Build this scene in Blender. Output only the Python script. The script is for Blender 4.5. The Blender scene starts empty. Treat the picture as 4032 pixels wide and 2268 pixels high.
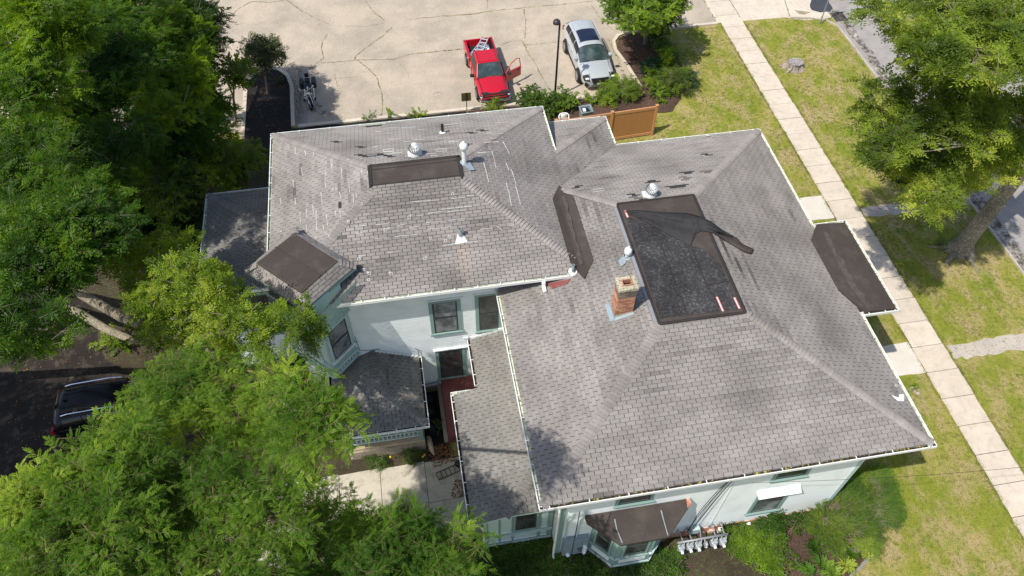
import bpy, math, random
import numpy as np
from mathutils import Vector, Matrix, Euler
random.seed(7); rng = np.random.default_rng(7)
scene = bpy.context.scene
COL = scene.collection
# ------------------------------------------------------------------ camera
CAMH = 27.45
RM = Matrix(((0.98555932, 0.12648064, -0.11258539), (-0.16899563, 0.77649828, -0.60703452), (0.01064425, 0.61729497, 0.78665979)))
FPX = 3029.55
cd = bpy.data.cameras.new('camera'); cam = bpy.data.objects.new('camera', cd); COL.objects.link(cam)
cam.matrix_world = Matrix.Translation((0, 0, CAMH)) @ RM.to_4x4()
cd.sensor_width = 36; cd.lens = FPX / 4032 * 36; cd.clip_start = 0.5; cd.clip_end = 800
scene.camera = cam
# ------------------------------------------------------------------ light: sun travels along SUN
SUN = Vector((0.57, 0.30, -1.0)).normalized()
sd = bpy.data.lights.new('sun', 'SUN'); sd.energy = 4.9; sd.angle = math.radians(0.55); sd.color = (1.0, 0.955, 0.88)
sun = bpy.data.objects.new('sun', sd); COL.objects.link(sun); sun.rotation_euler = SUN.to_track_quat('-Z', 'Y').to_euler(); sun.location = (-20, -10, 40)
w = bpy.data.worlds.new('World'); scene.world = w; w.use_nodes = True
nt = w.node_tree; nt.nodes.clear()
sky = nt.nodes.new('ShaderNodeTexSky'); sky.sky_type = 'NISHITA'; sky.sun_disc = False
sky.sun_elevation = math.asin(-SUN.z); sky.sun_rotation = math.atan2(-SUN.x, -SUN.y)
sky.air_density = 1.0; sky.dust_density = 1.5; sky.ozone_density = 1.0
bg = nt.nodes.new('ShaderNodeBackground'); bg.inputs['Strength'].default_value = 0.15
wo = nt.nodes.new('ShaderNodeOutputWorld'); nt.links.new(sky.outputs[0], bg.inputs[0]); nt.links.new(bg.outputs[0], wo.inputs[0])
vs = scene.view_settings; vs.view_transform = 'Standard'; vs.look = 'None'; vs.gamma = 1; vs.exposure = 0.0; vs.use_curve_mapping = False
scene.cycles.max_bounces = 6; scene.cycles.transparent_max_bounces = 6; scene.cycles.transmission_bounces = 4

# ------------------------------------------------------------------ measuring helpers (photo pixel + one known coordinate -> metres)
CAM = Vector((0, 0, CAMH))
def ray(px, py): return RM @ Vector(((px - 2016) / FPX, -(py - 1134) / FPX, -1.0))
def G(px, py, z=0.0): d = ray(px, py); return CAM + d * ((z - CAMH) / d.z)
def GY(px, py, y): d = ray(px, py); return CAM + d * (y / d.y)
def GX(px, py, x): d = ray(px, py); return CAM + d * (x / d.x)
def proj(p):
    c = RM.transposed() @ (Vector(p) - CAM); return (2016 + FPX * c.x / -c.z, 1134 - FPX * c.y / -c.z)
def dist(p): return (Vector(p) - CAM).length

# ------------------------------------------------------------------ materials
MATS = {}; TINTED = set()
def nodes(m): return m.node_tree.nodes, m.node_tree.links
def mk(name, col, rough=0.7, metal=0.0, var=0.15, scale=6.0, bump=0.0, bscale=60.0, col2=None, thr=None, spec=0.4, tint=False, coat=0.0, objvar=0.0, detail=6, dark=None):
    """principled with two noise layers; col2+thr adds patches of a second colour"""
    m = bpy.data.materials.new(name); m.use_nodes = True; N, L = nodes(m); N.clear()
    out = N.new('ShaderNodeOutputMaterial'); b = N.new('ShaderNodeBsdfPrincipled'); L.new(b.outputs[0], out.inputs[0])
    b.inputs['Roughness'].default_value = rough; b.inputs['Metallic'].default_value = metal
    b.inputs['Specular IOR Level'].default_value = spec
    if coat: b.inputs['Coat Weight'].default_value = coat; b.inputs['Coat Roughness'].default_value = 0.05
    geo = N.new('ShaderNodeNewGeometry'); pos = geo.outputs['Position']
    cur = None
    rgb = N.new('ShaderNodeRGB'); rgb.outputs[0].default_value = (*col, 1); cur = rgb.outputs[0]
    if col2 is not None:
        n = N.new('ShaderNodeTexNoise'); n.inputs['Scale'].default_value = scale; n.inputs['Detail'].default_value = detail; n.inputs['Roughness'].default_value = 0.65
        L.new(pos, n.inputs['Vector'])
        r = N.new('ShaderNodeMapRange'); r.inputs['From Min'].default_value = thr[0]; r.inputs['From Max'].default_value = thr[1]
        L.new(n.outputs['Fac'], r.inputs['Value'])
        mx = N.new('ShaderNodeMix'); mx.data_type = 'RGBA'; L.new(r.outputs[0], mx.inputs['Factor']); L.new(cur, mx.inputs['A']); mx.inputs['B'].default_value = (*col2, 1); cur = mx.outputs['Result']
    def mul(val_socket, cur):
        mm = N.new('ShaderNodeMix'); mm.data_type = 'RGBA'; mm.blend_type = 'MULTIPLY'; mm.inputs['Factor'].default_value = 1
        L.new(cur, mm.inputs['A']); L.new(val_socket, mm.inputs['B']); return mm.outputs['Result']
    def noisefac(sc, lo, hi, det=5, fm=0.3, fx=0.7):
        n = N.new('ShaderNodeTexNoise'); n.inputs['Scale'].default_value = sc; n.inputs['Detail'].default_value = det
        L.new(pos, n.inputs['Vector']); r = N.new('ShaderNodeMapRange'); r.inputs['From Min'].default_value = fm; r.inputs['From Max'].default_value = fx
        r.inputs['To Min'].default_value = lo; r.inputs['To Max'].default_value = hi; L.new(n.outputs['Fac'], r.inputs['Value']); return r.outputs[0]
    if var:
        cur = mul(noisefac(0.9, 1 - var, 1 + var), cur); cur = mul(noisefac(22, 1 - var, 1 + var, 3), cur)
    if dark: cur = mul(noisefac(dark[0], dark[1], 1.0, 6, dark[2], dark[3]), cur)
    if tint:
        a = N.new('ShaderNodeAttribute'); a.attribute_name = 'tint'; cur = mul(a.outputs['Color'], cur)
    if objvar:
        o = N.new('ShaderNodeObjectInfo'); r = N.new('ShaderNodeMapRange'); r.inputs['To Min'].default_value = 1 - objvar; r.inputs['To Max'].default_value = 1 + objvar
        L.new(o.outputs['Random'], r.inputs['Value']); cur = mul(r.outputs[0], cur)
    L.new(cur, b.inputs['Base Color'])
    if bump:
        n = N.new('ShaderNodeTexNoise'); n.inputs['Scale'].default_value = bscale; n.inputs['Detail'].default_value = 4; L.new(pos, n.inputs['Vector'])
        bp = N.new('ShaderNodeBump'); bp.inputs['Strength'].default_value = bump; bp.inputs['Distance'].default_value = 0.02
        L.new(n.outputs['Fac'], bp.inputs['Height']); L.new(bp.outputs[0], b.inputs['Normal'])
    MATS[name] = m
    if tint: TINTED.add(name)
    return m
def leafmat(name, dark, light, yellow=None, trans=0.35):
    m = bpy.data.materials.new(name); m.use_nodes = True; N, L = nodes(m); N.clear()
    out = N.new('ShaderNodeOutputMaterial'); b = N.new('ShaderNodeBsdfPrincipled'); t = N.new('ShaderNodeBsdfTranslucent'); mx = N.new('ShaderNodeMixShader')
    b.inputs['Roughness'].default_value = 0.45; b.inputs['Specular IOR Level'].default_value = 0.18; mx.inputs[0].default_value = trans
    o = N.new('ShaderNodeObjectInfo'); a = N.new('ShaderNodeAttribute'); a.attribute_name = 'tint'
    geo = N.new('ShaderNodeNewGeometry'); n = N.new('ShaderNodeTexNoise'); n.inputs['Scale'].default_value = 0.45; n.inputs['Detail'].default_value = 3; L.new(geo.outputs['Position'], n.inputs['Vector'])
    s = N.new('ShaderNodeMath'); s.operation = 'ADD'; L.new(o.outputs['Random'], s.inputs[0]); L.new(a.outputs['Fac'], s.inputs[1])
    s2 = N.new('ShaderNodeMath'); s2.operation = 'MULTIPLY_ADD'; L.new(n.outputs['Fac'], s2.inputs[0]); s2.inputs[1].default_value = 2.6; s2.inputs[2].default_value = -1.3
    s3 = N.new('ShaderNodeMath'); s3.operation = 'MULTIPLY_ADD'; L.new(s.outputs[0], s3.inputs[0]); s3.inputs[1].default_value = 0.5; L.new(s2.outputs[0], s3.inputs[2])
    r = N.new('ShaderNodeValToRGB'); r.color_ramp.elements[0].position = 0.1; r.color_ramp.elements[0].color = (*dark, 1); r.color_ramp.elements[1].position = 0.75; r.color_ramp.elements[1].color = (*light, 1)
    if yellow: e = r.color_ramp.elements.new(1.0); e.color = (*yellow, 1)
    L.new(s3.outputs[0], r.inputs[0]); L.new(r.outputs[0], b.inputs['Base Color'])
    hs = N.new('ShaderNodeHueSaturation'); hs.inputs['Hue'].default_value = 0.485; hs.inputs['Saturation'].default_value = 1.15; hs.inputs['Value'].default_value = 2.1; L.new(r.outputs[0], hs.inputs['Color']); L.new(hs.outputs[0], t.inputs['Color'])
    L.new(b.outputs[0], mx.inputs[1]); L.new(t.outputs[0], mx.inputs[2]); L.new(mx.outputs[0], out.inputs[0])
    MATS[name] = m; return m

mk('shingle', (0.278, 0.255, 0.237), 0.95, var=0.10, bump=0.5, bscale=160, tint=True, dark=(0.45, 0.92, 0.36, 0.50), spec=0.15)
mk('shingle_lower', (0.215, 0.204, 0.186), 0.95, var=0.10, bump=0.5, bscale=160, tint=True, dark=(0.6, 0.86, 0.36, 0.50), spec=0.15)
mk('underlay', (0.035, 0.034, 0.034), 0.95, var=0.1)
mk('membrane', (0.058, 0.046, 0.040), 0.75, var=0.12, scale=1.6, col2=(0.085, 0.070, 0.060), thr=(0.50, 0.72), bump=0.15, bscale=30, spec=0.3)
mk('membrane_under', (0.042, 0.041, 0.042), 0.9, var=0.12, scale=2.5, col2=(0.045, 0.044, 0.045), thr=(0.45, 0.7), spec=0.12, bump=0.3, bscale=14)
mk('tar', (0.036, 0.034, 0.034), 0.7, var=0.3, scale=11, col2=(0.105, 0.10, 0.097), thr=(0.50, 0.72), dark=(1.2, 0.6, 0.38, 0.55), bump=0.5, bscale=25, spec=0.4, detail=10)
mk('dust', (0.082, 0.068, 0.060), 0.9, var=0.1, scale=5, col2=(0.060, 0.049, 0.043), thr=(0.45, 0.60), detail=9)
mk('tar_edge', (0.03, 0.025, 0.022), 0.6, var=0.2, bump=0.4, bscale=30)
mk('siding', (0.82, 0.855, 0.84), 0.55, var=0.03, dark=(1.6, 0.93, 0.35, 0.5))
mk('trim_green', (0.235, 0.345, 0.31), 0.5, var=0.05)
mk('trim_panel', (0.47, 0.58, 0.55), 0.5, var=0.05)
mk('scallop', (0.33, 0.46, 0.43), 0.6, var=0.08, tint=True)
mk('white', (0.80, 0.81, 0.79), 0.4, var=0.03)
mk('gutter_in', (0.55, 0.60, 0.42), 0.5, var=0.1, scale=7, col2=(0.16, 0.13, 0.06), thr=(0.5, 0.62))
mk('debris', (0.03, 0.02, 0.012), 0.9, var=0.3, scale=9, col2=(0.42, 0.37, 0.06), thr=(0.585, 0.62), bump=0.5, bscale=40)
mk('glass_win', (0.03, 0.033, 0.033), 0.08, var=0.0, scale=1.6, col2=(0.085, 0.09, 0.09), thr=(0.4, 0.65), spec=0.8, detail=2)
mk('curtain', (0.26, 0.27, 0.27), 0.25, var=0.05, scale=2.2, col2=(0.10, 0.11, 0.11), thr=(0.40, 0.62), detail=2)
mk('black_trim', (0.012, 0.012, 0.012), 0.4, var=0)
mk('brick', (0.50, 0.25, 0.155), 0.9, var=0.2, bump=0.6, bscale=70, tint=True)
mk('mortar', (0.55, 0.47, 0.38), 0.95, var=0.15)
mk('cap_concrete', (0.48, 0.43, 0.31), 0.95, var=0.15, bump=0.7, bscale=40, scale=14, col2=(0.13, 0.12, 0.09), thr=(0.52, 0.62))
mk('clay', (0.42, 0.20, 0.13), 0.8, var=0.1)
mk('flash', (0.40, 0.47, 0.49), 0.35, metal=0.4, var=0.08)
mk('galv', (0.70, 0.71, 0.71), 0.4, metal=0.15, var=0.05)
mk('steel_dk', (0.10, 0.11, 0.115), 0.5, metal=0.5, var=0.15)
mk('chalk', (0.56, 0.56, 0.54), 0.9, var=0.15)
mk('redpaint', (0.20, 0.055, 0.05), 0.6, var=0.12, scale=3, col2=(0.33, 0.12, 0.10), thr=(0.55, 0.7))
mk('foundation', (0.33, 0.27, 0.21), 0.95, var=0.2, bump=0.8, bscale=14)
mk('found_brick', (0.42, 0.16, 0.10), 0.95, var=0.25, bump=0.6, bscale=14, scale=5, col2=(0.6, 0.45, 0.37), thr=(0.47, 0.56))
mk('concrete', (0.56, 0.48, 0.385), 0.95, var=0.05, bump=0.35, bscale=110, scale=1.2, col2=(0.62, 0.54, 0.44), thr=(0.4, 0.7), dark=(3.5, 0.90, 0.35, 0.5), objvar=0.05)
mk('concrete_new', (0.58, 0.53, 0.455), 0.95, var=0.05, bump=0.2, bscale=110, scale=1.2, col2=(0.63, 0.585, 0.51), thr=(0.4, 0.7))
mk('concrete_old', (0.46, 0.41, 0.345), 0.95, var=0.1, bump=0.9, bscale=30, scale=9, col2=(0.16, 0.14, 0.10), thr=(0.56, 0.68))
mk('patio', (0.50, 0.45, 0.36), 0.95, var=0.10, bump=0.3, bscale=60, scale=2.5, col2=(0.25, 0.21, 0.15), thr=(0.52, 0.75), detail=9)
mk('asphalt', (0.022, 0.017, 0.013), 0.95, var=0.3, bump=1.0, bscale=22, scale=2.2, col2=(0.08, 0.060, 0.045), thr=(0.50, 0.66), detail=12)
mk('street', (0.33, 0.305, 0.28), 0.9, var=0.08, bump=0.3, bscale=110, scale=1.3, col2=(0.27, 0.25, 0.235), thr=(0.4, 0.65))
mk('street_dirt', (0.085, 0.07, 0.058), 0.9, var=0.3, bump=0.3, bscale=50, scale=3.0, col2=(0.36, 0.33, 0.30), thr=(0.42, 0.60), detail=10)
mk('puddle', (0.055, 0.055, 0.055), 0.12, var=0.15, spec=0.6)
mk('crackline', (0.19, 0.17, 0.08), 0.95, var=0.3, scale=4, col2=(0.36, 0.31, 0.22), thr=(0.42, 0.60))
mk('mulch_black', (0.010, 0.009, 0.009), 0.95, var=0.3, bump=1.0, bscale=35, scale=30, col2=(0.028, 0.022, 0.018), thr=(0.5, 0.6))
mk('mulch', (0.055, 0.032, 0.024), 0.95, var=0.3, bump=1.0, bscale=35, scale=26, col2=(0.13, 0.078, 0.055), thr=(0.5, 0.6))
mk('soil', (0.055, 0.038, 0.025), 0.95, var=0.3, bump=1.0, bscale=35, scale=7, col2=(0.06, 0.075, 0.02), thr=(0.5, 0.6))
mk('bark', (0.20, 0.165, 0.115), 0.95, var=0.3, bump=1.0, bscale=18, scale=10, col2=(0.33, 0.30, 0.22), thr=(0.48, 0.6))
mk('twig', (0.20, 0.17, 0.12), 0.9, var=0.2)
mk('twig_orange', (0.15, 0.12, 0.055), 0.9, var=0.2)
mk('stumpwood', (0.33, 0.31, 0.29), 0.95, var=0.2, bump=1.0, bscale=25, scale=12, col2=(0.09, 0.08, 0.075), thr=(0.5, 0.6))
mk('stump_bark', (0.38, 0.32, 0.26), 0.95, var=0.25, bump=1.0, bscale=12, scale=9, col2=(0.13, 0.10, 0.07), thr=(0.5, 0.6))
mk('fence_vinyl', (0.43, 0.205, 0.075), 0.55, var=0.04)
mk('fence_rail', (0.52, 0.26, 0.115), 0.5, var=0.04)
mk('pole_black', (0.014, 0.014, 0.016), 0.4, var=0)
mk('sign_back', (0.10, 0.10, 0.035), 0.5, metal=0.3, var=0.1)
mk('pole_grey', (0.30, 0.36, 0.42), 0.45, metal=0.5, var=0.05)
mk('lamp_dome', (0.035, 0.036, 0.04), 0.45, var=0)
mk('red_car', (0.50, 0.004, 0.018), 0.3, var=0.0, spec=0.5, coat=0.8)
mk('silver_car', (0.50, 0.535, 0.55), 0.35, metal=0.25, var=0.0, coat=0.8)
mk('black_car', (0.006, 0.006, 0.007), 0.25, var=0.0, coat=0.1, spec=0.2)
mk('car_glass', (0.03, 0.05, 0.05), 0.06, var=0.0, spec=0.9, scale=2.0, col2=(0.10, 0.14, 0.14), thr=(0.45, 0.7))
mk('car_glass_dk', (0.006, 0.007, 0.01), 0.05, var=0.0, spec=0.6)
mk('sunroof', (0.014, 0.020, 0.045), 0.06, var=0.0, spec=0.5)
mk('rubber', (0.018, 0.018, 0.018), 0.8, var=0)
mk('chrome', (0.75, 0.76, 0.78), 0.12, metal=1.0, var=0)
mk('rim', (0.55, 0.56, 0.58), 0.25, metal=0.8, var=0)
mk('plastic_blk', (0.02, 0.02, 0.021), 0.5, var=0)
mk('lens', (0.75, 0.78, 0.80), 0.1, var=0, spec=0.8)
mk('lens_red', (0.35, 0.01, 0.01), 0.2, var=0)
mk('alu', (0.70, 0.72, 0.74), 0.35, metal=0.5, var=0.04)
mk('fabric_white', (0.75, 0.76, 0.80), 0.8, var=0.08)
mk('leather', (0.016, 0.018, 0.023), 0.45, var=0.1)
mk('bin_grey', (0.22, 0.27, 0.30), 0.5, var=0.05)
mk('bag_black', (0.015, 0.015, 0.017), 0.3, var=0.1, bump=0.8, bscale=12)
mk('elec', (0.27, 0.34, 0.37), 0.5, metal=0.2, var=0.05)
mk('gasmeter', (0.42, 0.45, 0.46), 0.45, metal=0.3, var=0.08)
mk('pipe_grey', (0.32, 0.33, 0.35), 0.5, metal=0.3, var=0.1)
mk('redstripe', (0.62, 0.22, 0.22), 0.7, var=0.1)
mk('edging', (0.24, 0.24, 0.23), 0.9, var=0.15, bump=0.5, bscale=30)
mk('dead_leaf', (0.19, 0.10, 0.055), 0.9, var=0.3, tint=True)
mk('flower', (0.8, 0.5, 0.02), 0.7, var=0.1)
mk('stucco_tan', (0.45, 0.36, 0.24), 0.9, var=0.15)
mk('darkbox', (0.02, 0.02, 0.02), 0.8, var=0.2)
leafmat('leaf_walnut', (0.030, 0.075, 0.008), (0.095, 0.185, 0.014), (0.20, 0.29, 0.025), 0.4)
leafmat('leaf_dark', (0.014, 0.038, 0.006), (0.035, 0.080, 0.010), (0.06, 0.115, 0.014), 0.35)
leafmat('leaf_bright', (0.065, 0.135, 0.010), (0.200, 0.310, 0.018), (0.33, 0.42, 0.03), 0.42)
leafmat('leaf_yellow', (0.060, 0.115, 0.012), (0.180, 0.270, 0.024), (0.31, 0.37, 0.05), 0.4)
leafmat('leaf_locust', (0.060, 0.135, 0.014), (0.165, 0.275, 0.028), (0.29, 0.38, 0.05), 0.42)
leafmat('leaf_pale', (0.075, 0.125, 0.016), (0.235, 0.310, 0.040), (0.40, 0.44, 0.08), 0.45)
leafmat('leaf_bluish', (0.024, 0.075, 0.033), (0.053, 0.128, 0.060), (0.090, 0.165, 0.075))
leafmat('leaf_lime', (0.081, 0.161, 0.009), (0.196, 0.322, 0.017), (0.345, 0.414, 0.034))
leafmat('leaf_olive', (0.030, 0.054, 0.018), (0.075, 0.105, 0.030), (0.195, 0.180, 0.045))
leafmat('leaf_gc', (0.035, 0.085, 0.010), (0.100, 0.190, 0.022), (0.17, 0.26, 0.03))
leafmat('leaf_grass', (0.140, 0.170, 0.040), (0.260, 0.280, 0.060), (0.480, 0.400, 0.160), 0.25)
leafmat('leaf_lily', (0.075, 0.165, 0.022), (0.240, 0.330, 0.045), (0.480, 0.450, 0.075), 0.3)

def lawn_mat():
    m = bpy.data.materials.new('lawn'); m.use_nodes = True; N, L = nodes(m); b = N['Principled BSDF']; b.inputs['Roughness'].default_value = 0.9; b.inputs['Specular IOR Level'].default_value = 0.15
    geo = N.new('ShaderNodeNewGeometry')
    mp = N.new('ShaderNodeMapping'); mp.inputs['Scale'].default_value = (1, 0.55, 1); L.new(geo.outputs['Position'], mp.inputs['Vector'])
    def noise(sc, det, vec, rough=0.6):
        n = N.new('ShaderNodeTexNoise'); n.inputs['Scale'].default_value = sc; n.inputs['Detail'].default_value = det; n.inputs['Roughness'].default_value = rough; L.new(vec, n.inputs['Vector']); return n.outputs['Fac']
    def ramp(f, a, b_, c0=0, c1=1):
        r = N.new('ShaderNodeMapRange'); r.inputs['From Min'].default_value = a; r.inputs['From Max'].default_value = b_; r.inputs['To Min'].default_value = c0; r.inputs['To Max'].default_value = c1; L.new(f, r.inputs['Value']); return r.outputs[0]
    def mix(f, a, b_):
        x = N.new('ShaderNodeMix'); x.data_type = 'RGBA'; L.new(f, x.inputs['Factor'])
        for k, v in (('A', a), ('B', b_)):
            if isinstance(v, tuple): x.inputs[k].default_value = (*v, 1)
            else: L.new(v, x.inputs[k])
        return x.outputs['Result']
    P = geo.outputs['Position']
    c = mix(ramp(noise(0.55, 4, mp.outputs[0]), 0.40, 0.62), (0.25, 0.275, 0.035), (0.40, 0.345, 0.10))
    c = mix(ramp(noise(1.1, 7, mp.outputs[0], 0.72), 0.46, 0.62), c, (0.44, 0.335, 0.175))
    c = mix(ramp(noise(0.8, 6, P, 0.65), 0.55, 0.72), c, (0.155, 0.235, 0.018))
    c = mix(ramp(noise(2.3, 5, P, 0.7), 0.60, 0.72), c, (0.25, 0.16, 0.085))
    f = N.new('ShaderNodeMix'); f.data_type = 'RGBA'; f.blend_type = 'MULTIPLY'; f.inputs['Factor'].default_value = 1; L.new(mix(ramp(noise(5.5, 6, P, 0.75), 0.52, 0.64), c, (0.17, 0.20, 0.03)), f.inputs['A']); L.new(ramp(noise(26, 4, P, 0.8), 0.32, 0.68, 0.45, 1.5), f.inputs['B'])
    L.new(f.outputs['Result'], b.inputs['Base Color'])
    bp = N.new('ShaderNodeBump'); bp.inputs['Strength'].default_value = 0.9; bp.inputs['Distance'].default_value = 0.05; L.new(noise(34, 5, P, 0.8), bp.inputs['Height']); L.new(bp.outputs[0], b.inputs['Normal'])
    MATS['lawn'] = m
lawn_mat()
def lot_mat():
    m = bpy.data.materials.new('lot'); m.use_nodes = True; N, L = nodes(m); b = N['Principled BSDF']; b.inputs['Roughness'].default_value = 0.92; b.inputs['Specular IOR Level'].default_value = 0.15
    geo = N.new('ShaderNodeNewGeometry'); P = geo.outputs['Position']
    def noise(sc, det, rough=0.6):
        n = N.new('ShaderNodeTexNoise'); n.inputs['Scale'].default_value = sc; n.inputs['Detail'].default_value = det; n.inputs['Roughness'].default_value = rough; L.new(P, n.inputs['Vector']); return n.outputs['Fac']
    r = N.new('ShaderNodeValToRGB'); r.color_ramp.elements[0].position = 0.36; r.color_ramp.elements[0].color = (0.385, 0.335, 0.268, 1); r.color_ramp.elements[1].position = 0.6; r.color_ramp.elements[1].color = (0.515, 0.435, 0.338, 1)
    L.new(noise(0.42, 7, 0.62), r.inputs[0])
    v = N.new('ShaderNodeTexVoronoi'); v.inputs['Scale'].default_value = 26; L.new(P, v.inputs['Vector'])
    r2 = N.new('ShaderNodeMapRange'); r2.inputs['From Min'].default_value = 0.05; r2.inputs['From Max'].default_value = 0.75; r2.inputs['To Min'].default_value = 1.14; r2.inputs['To Max'].default_value = 0.78; L.new(v.outputs['Distance'], r2.inputs['Value'])
    f = N.new('ShaderNodeMix'); f.data_type = 'RGBA'; f.blend_type = 'MULTIPLY'; f.inputs['Factor'].default_value = 1; L.new(r.outputs[0], f.inputs['A']); L.new(r2.outputs[0], f.inputs['B'])
    st = N.new('ShaderNodeMapRange'); st.inputs['From Min'].default_value = 0.60; st.inputs['From Max'].default_value = 0.72; st.inputs['To Min'].default_value = 1.0; st.inputs['To Max'].default_value = 0.80; L.new(noise(1.3, 7, 0.7), st.inputs['Value'])
    f2 = N.new('ShaderNodeMix'); f2.data_type = 'RGBA'; f2.blend_type = 'MULTIPLY'; f2.inputs['Factor'].default_value = 1; L.new(f.outputs['Result'], f2.inputs['A']); L.new(st.outputs[0], f2.inputs['B'])
    L.new(f2.outputs['Result'], b.inputs['Base Color'])
    bp = N.new('ShaderNodeBump'); bp.inputs['Strength'].default_value = 0.3; bp.inputs['Distance'].default_value = 0.01; L.new(v.outputs['Distance'], bp.inputs['Height']); L.new(bp.outputs[0], b.inputs['Normal'])
    MATS['lot'] = m
lot_mat()

# ------------------------------------------------------------------ object helpers
def tag(o, label=None, cat=None, group=None, kind=None):
    if label: o['label'] = label
    if cat: o['category'] = cat
    if group: o['group'] = group
    if kind: o['kind'] = kind
    return o
def empty(name, loc=(0, 0, 0), rz=0.0):
    o = bpy.data.objects.new(name, None); o.empty_display_size = 0.3; COL.objects.link(o); o.location = loc; o.rotation_euler = (0, 0, rz); return o
def child(o, parent, world=False):
    if parent is None: return o
    o.parent = parent
    if world:
        r = parent
        while r.parent: r = r.parent
        if parent.type == 'EMPTY': o.matrix_parent_inverse = (Matrix.Translation(r.location) @ Matrix.Rotation(r.rotation_euler.z, 4, 'Z')).inverted()
    return o
class MB:
    def __init__(s): s.v = []; s.f = []; s.t = []; s.mi = []
    def poly(s, pts, t=1.0, mi=0):
        b = len(s.v); s.v += [tuple(p) for p in pts]; s.f.append(tuple(range(b, b + len(pts)))); s.t.append(t); s.mi.append(mi); return s
    def faces(s, pts, fs, t=1.0, mi=0, M=None):
        b = len(s.v)
        s.v += [tuple(M @ Vector(p)) for p in pts] if M else [tuple(p) for p in pts]
        for f in fs: s.f.append(tuple(b + i for i in f)); s.t.append(t); s.mi.append(mi)
        return s
    def box(s, x0, x1, y0, y1, z0, z1, t=1.0, mi=0, M=None):
        p = [(x0, y0, z0), (x1, y0, z0), (x1, y1, z0), (x0, y1, z0), (x0, y0, z1), (x1, y0, z1), (x1, y1, z1), (x0, y1, z1)]
        return s.faces(p, [(3, 2, 1, 0), (4, 5, 6, 7), (0, 1, 5, 4), (1, 2, 6, 5), (2, 3, 7, 6), (3, 0, 4, 7)], t, mi, M)
    def prism(s, poly, z0, z1, t=1.0, mi=0, M=None):
        n = len(poly); a = sum(poly[i][0] * poly[(i + 1) % n][1] - poly[(i + 1) % n][0] * poly[i][1] for i in range(n))
        if a < 0: poly = poly[::-1]
        f0 = z0 if callable(z0) else (lambda x, y: z0); f1 = z1 if callable(z1) else (lambda x, y: z1)
        p = [(x, y, f0(x, y)) for x, y in poly] + [(x, y, f1(x, y)) for x, y in poly]
        fs = [tuple(range(n - 1, -1, -1)), tuple(range(n, 2 * n))] + [(i, (i + 1) % n, n + (i + 1) % n, n + i) for i in range(n)]
        return s.faces(p, fs, t, mi, M)
    def tube(s, pts, r, n=8, t=1.0, mi=0, cap=True):
        pts = [Vector(p) for p in pts]; rs = r if isinstance(r, (list, tuple)) else [r] * len(pts); b = len(s.v); up = Vector((0.13, 0.21, 1)).normalized()
        for i, p in enumerate(pts):
            d = (pts[min(i + 1, len(pts) - 1)] - pts[max(i - 1, 0)]).normalized(); a = d.cross(up)
            if a.length < 1e-3: a = d.cross(Vector((1, 0, 0)))
            a.normalize(); c = d.cross(a)
            for k in range(n):
                an = 2 * math.pi * k / n; s.v.append(tuple(p + (a * math.cos(an) + c * math.sin(an)) * rs[i]))
        for i in range(len(pts) - 1):
            for k in range(n):
                s.f.append((b + i * n + k, b + i * n + (k + 1) % n, b + (i + 1) * n + (k + 1) % n, b + (i + 1) * n + k)); s.t.append(t); s.mi.append(mi)
        if cap:
            s.f.append(tuple(b + k for k in range(n - 1, -1, -1))); s.t.append(t); s.mi.append(mi)
            s.f.append(tuple(b + (len(pts) - 1) * n + k for k in range(n))); s.t.append(t); s.mi.append(mi)
        return s
    def lathe(s, prof, n=16, M=None, t=1.0, mi=0):
        b = len(s.v)
        for r, z in prof:
            for k in range(n):
                p = Vector((r * math.cos(2 * math.pi * k / n), r * math.sin(2 * math.pi * k / n), z)); s.v.append(tuple(M @ p) if M else tuple(p))
        for i in range(len(prof) - 1):
            for k in range(n): s.f.append((b + i * n + k, b + i * n + (k + 1) % n, b + (i + 1) * n + (k + 1) % n, b + (i + 1) * n + k)); s.t.append(t); s.mi.append(mi)
        return s
    def build(s, name, mats, parent=None, world=True, smooth=False, bevel=0, sub=0, label=None, kind=None):
        me = bpy.data.meshes.new(name); me.from_pydata(s.v, [], s.f)
        for m in (mats if isinstance(mats, (list, tuple)) else [mats]): me.materials.append(MATS[m])
        if any(s.mi): me.polygons.foreach_set('material_index', s.mi)
        if any(t != 1.0 for t in s.t) or any(m in TINTED for m in (mats if isinstance(mats, (list, tuple)) else [mats])):
            at = me.attributes.new('tint', 'FLOAT_COLOR', 'FACE'); arr = []
            for t in s.t: arr += [t, t, t, 1.0] if not isinstance(t, tuple) else [*t, 1.0]
            at.data.foreach_set('color', arr)
        if smooth: me.polygons.foreach_set('use_smooth', [True] * len(me.polygons))
        me.update(); o = bpy.data.objects.new(name, me); COL.objects.link(o)
        if bevel: bm = o.modifiers.new('bevel', 'BEVEL'); bm.width = bevel; bm.segments = 2; bm.limit_method = 'ANGLE'
        if sub: sm = o.modifiers.new('sub', 'SUBSURF'); sm.levels = sub; sm.render_levels = sub
        child(o, parent, world)
        if label: o['label'] = label
        if kind: o['kind'] = kind
        return o
def inv_local(o, root):   # local-space child of an (oriented) root
    o.matrix_parent_inverse = Matrix.Identity(4); return o

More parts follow.
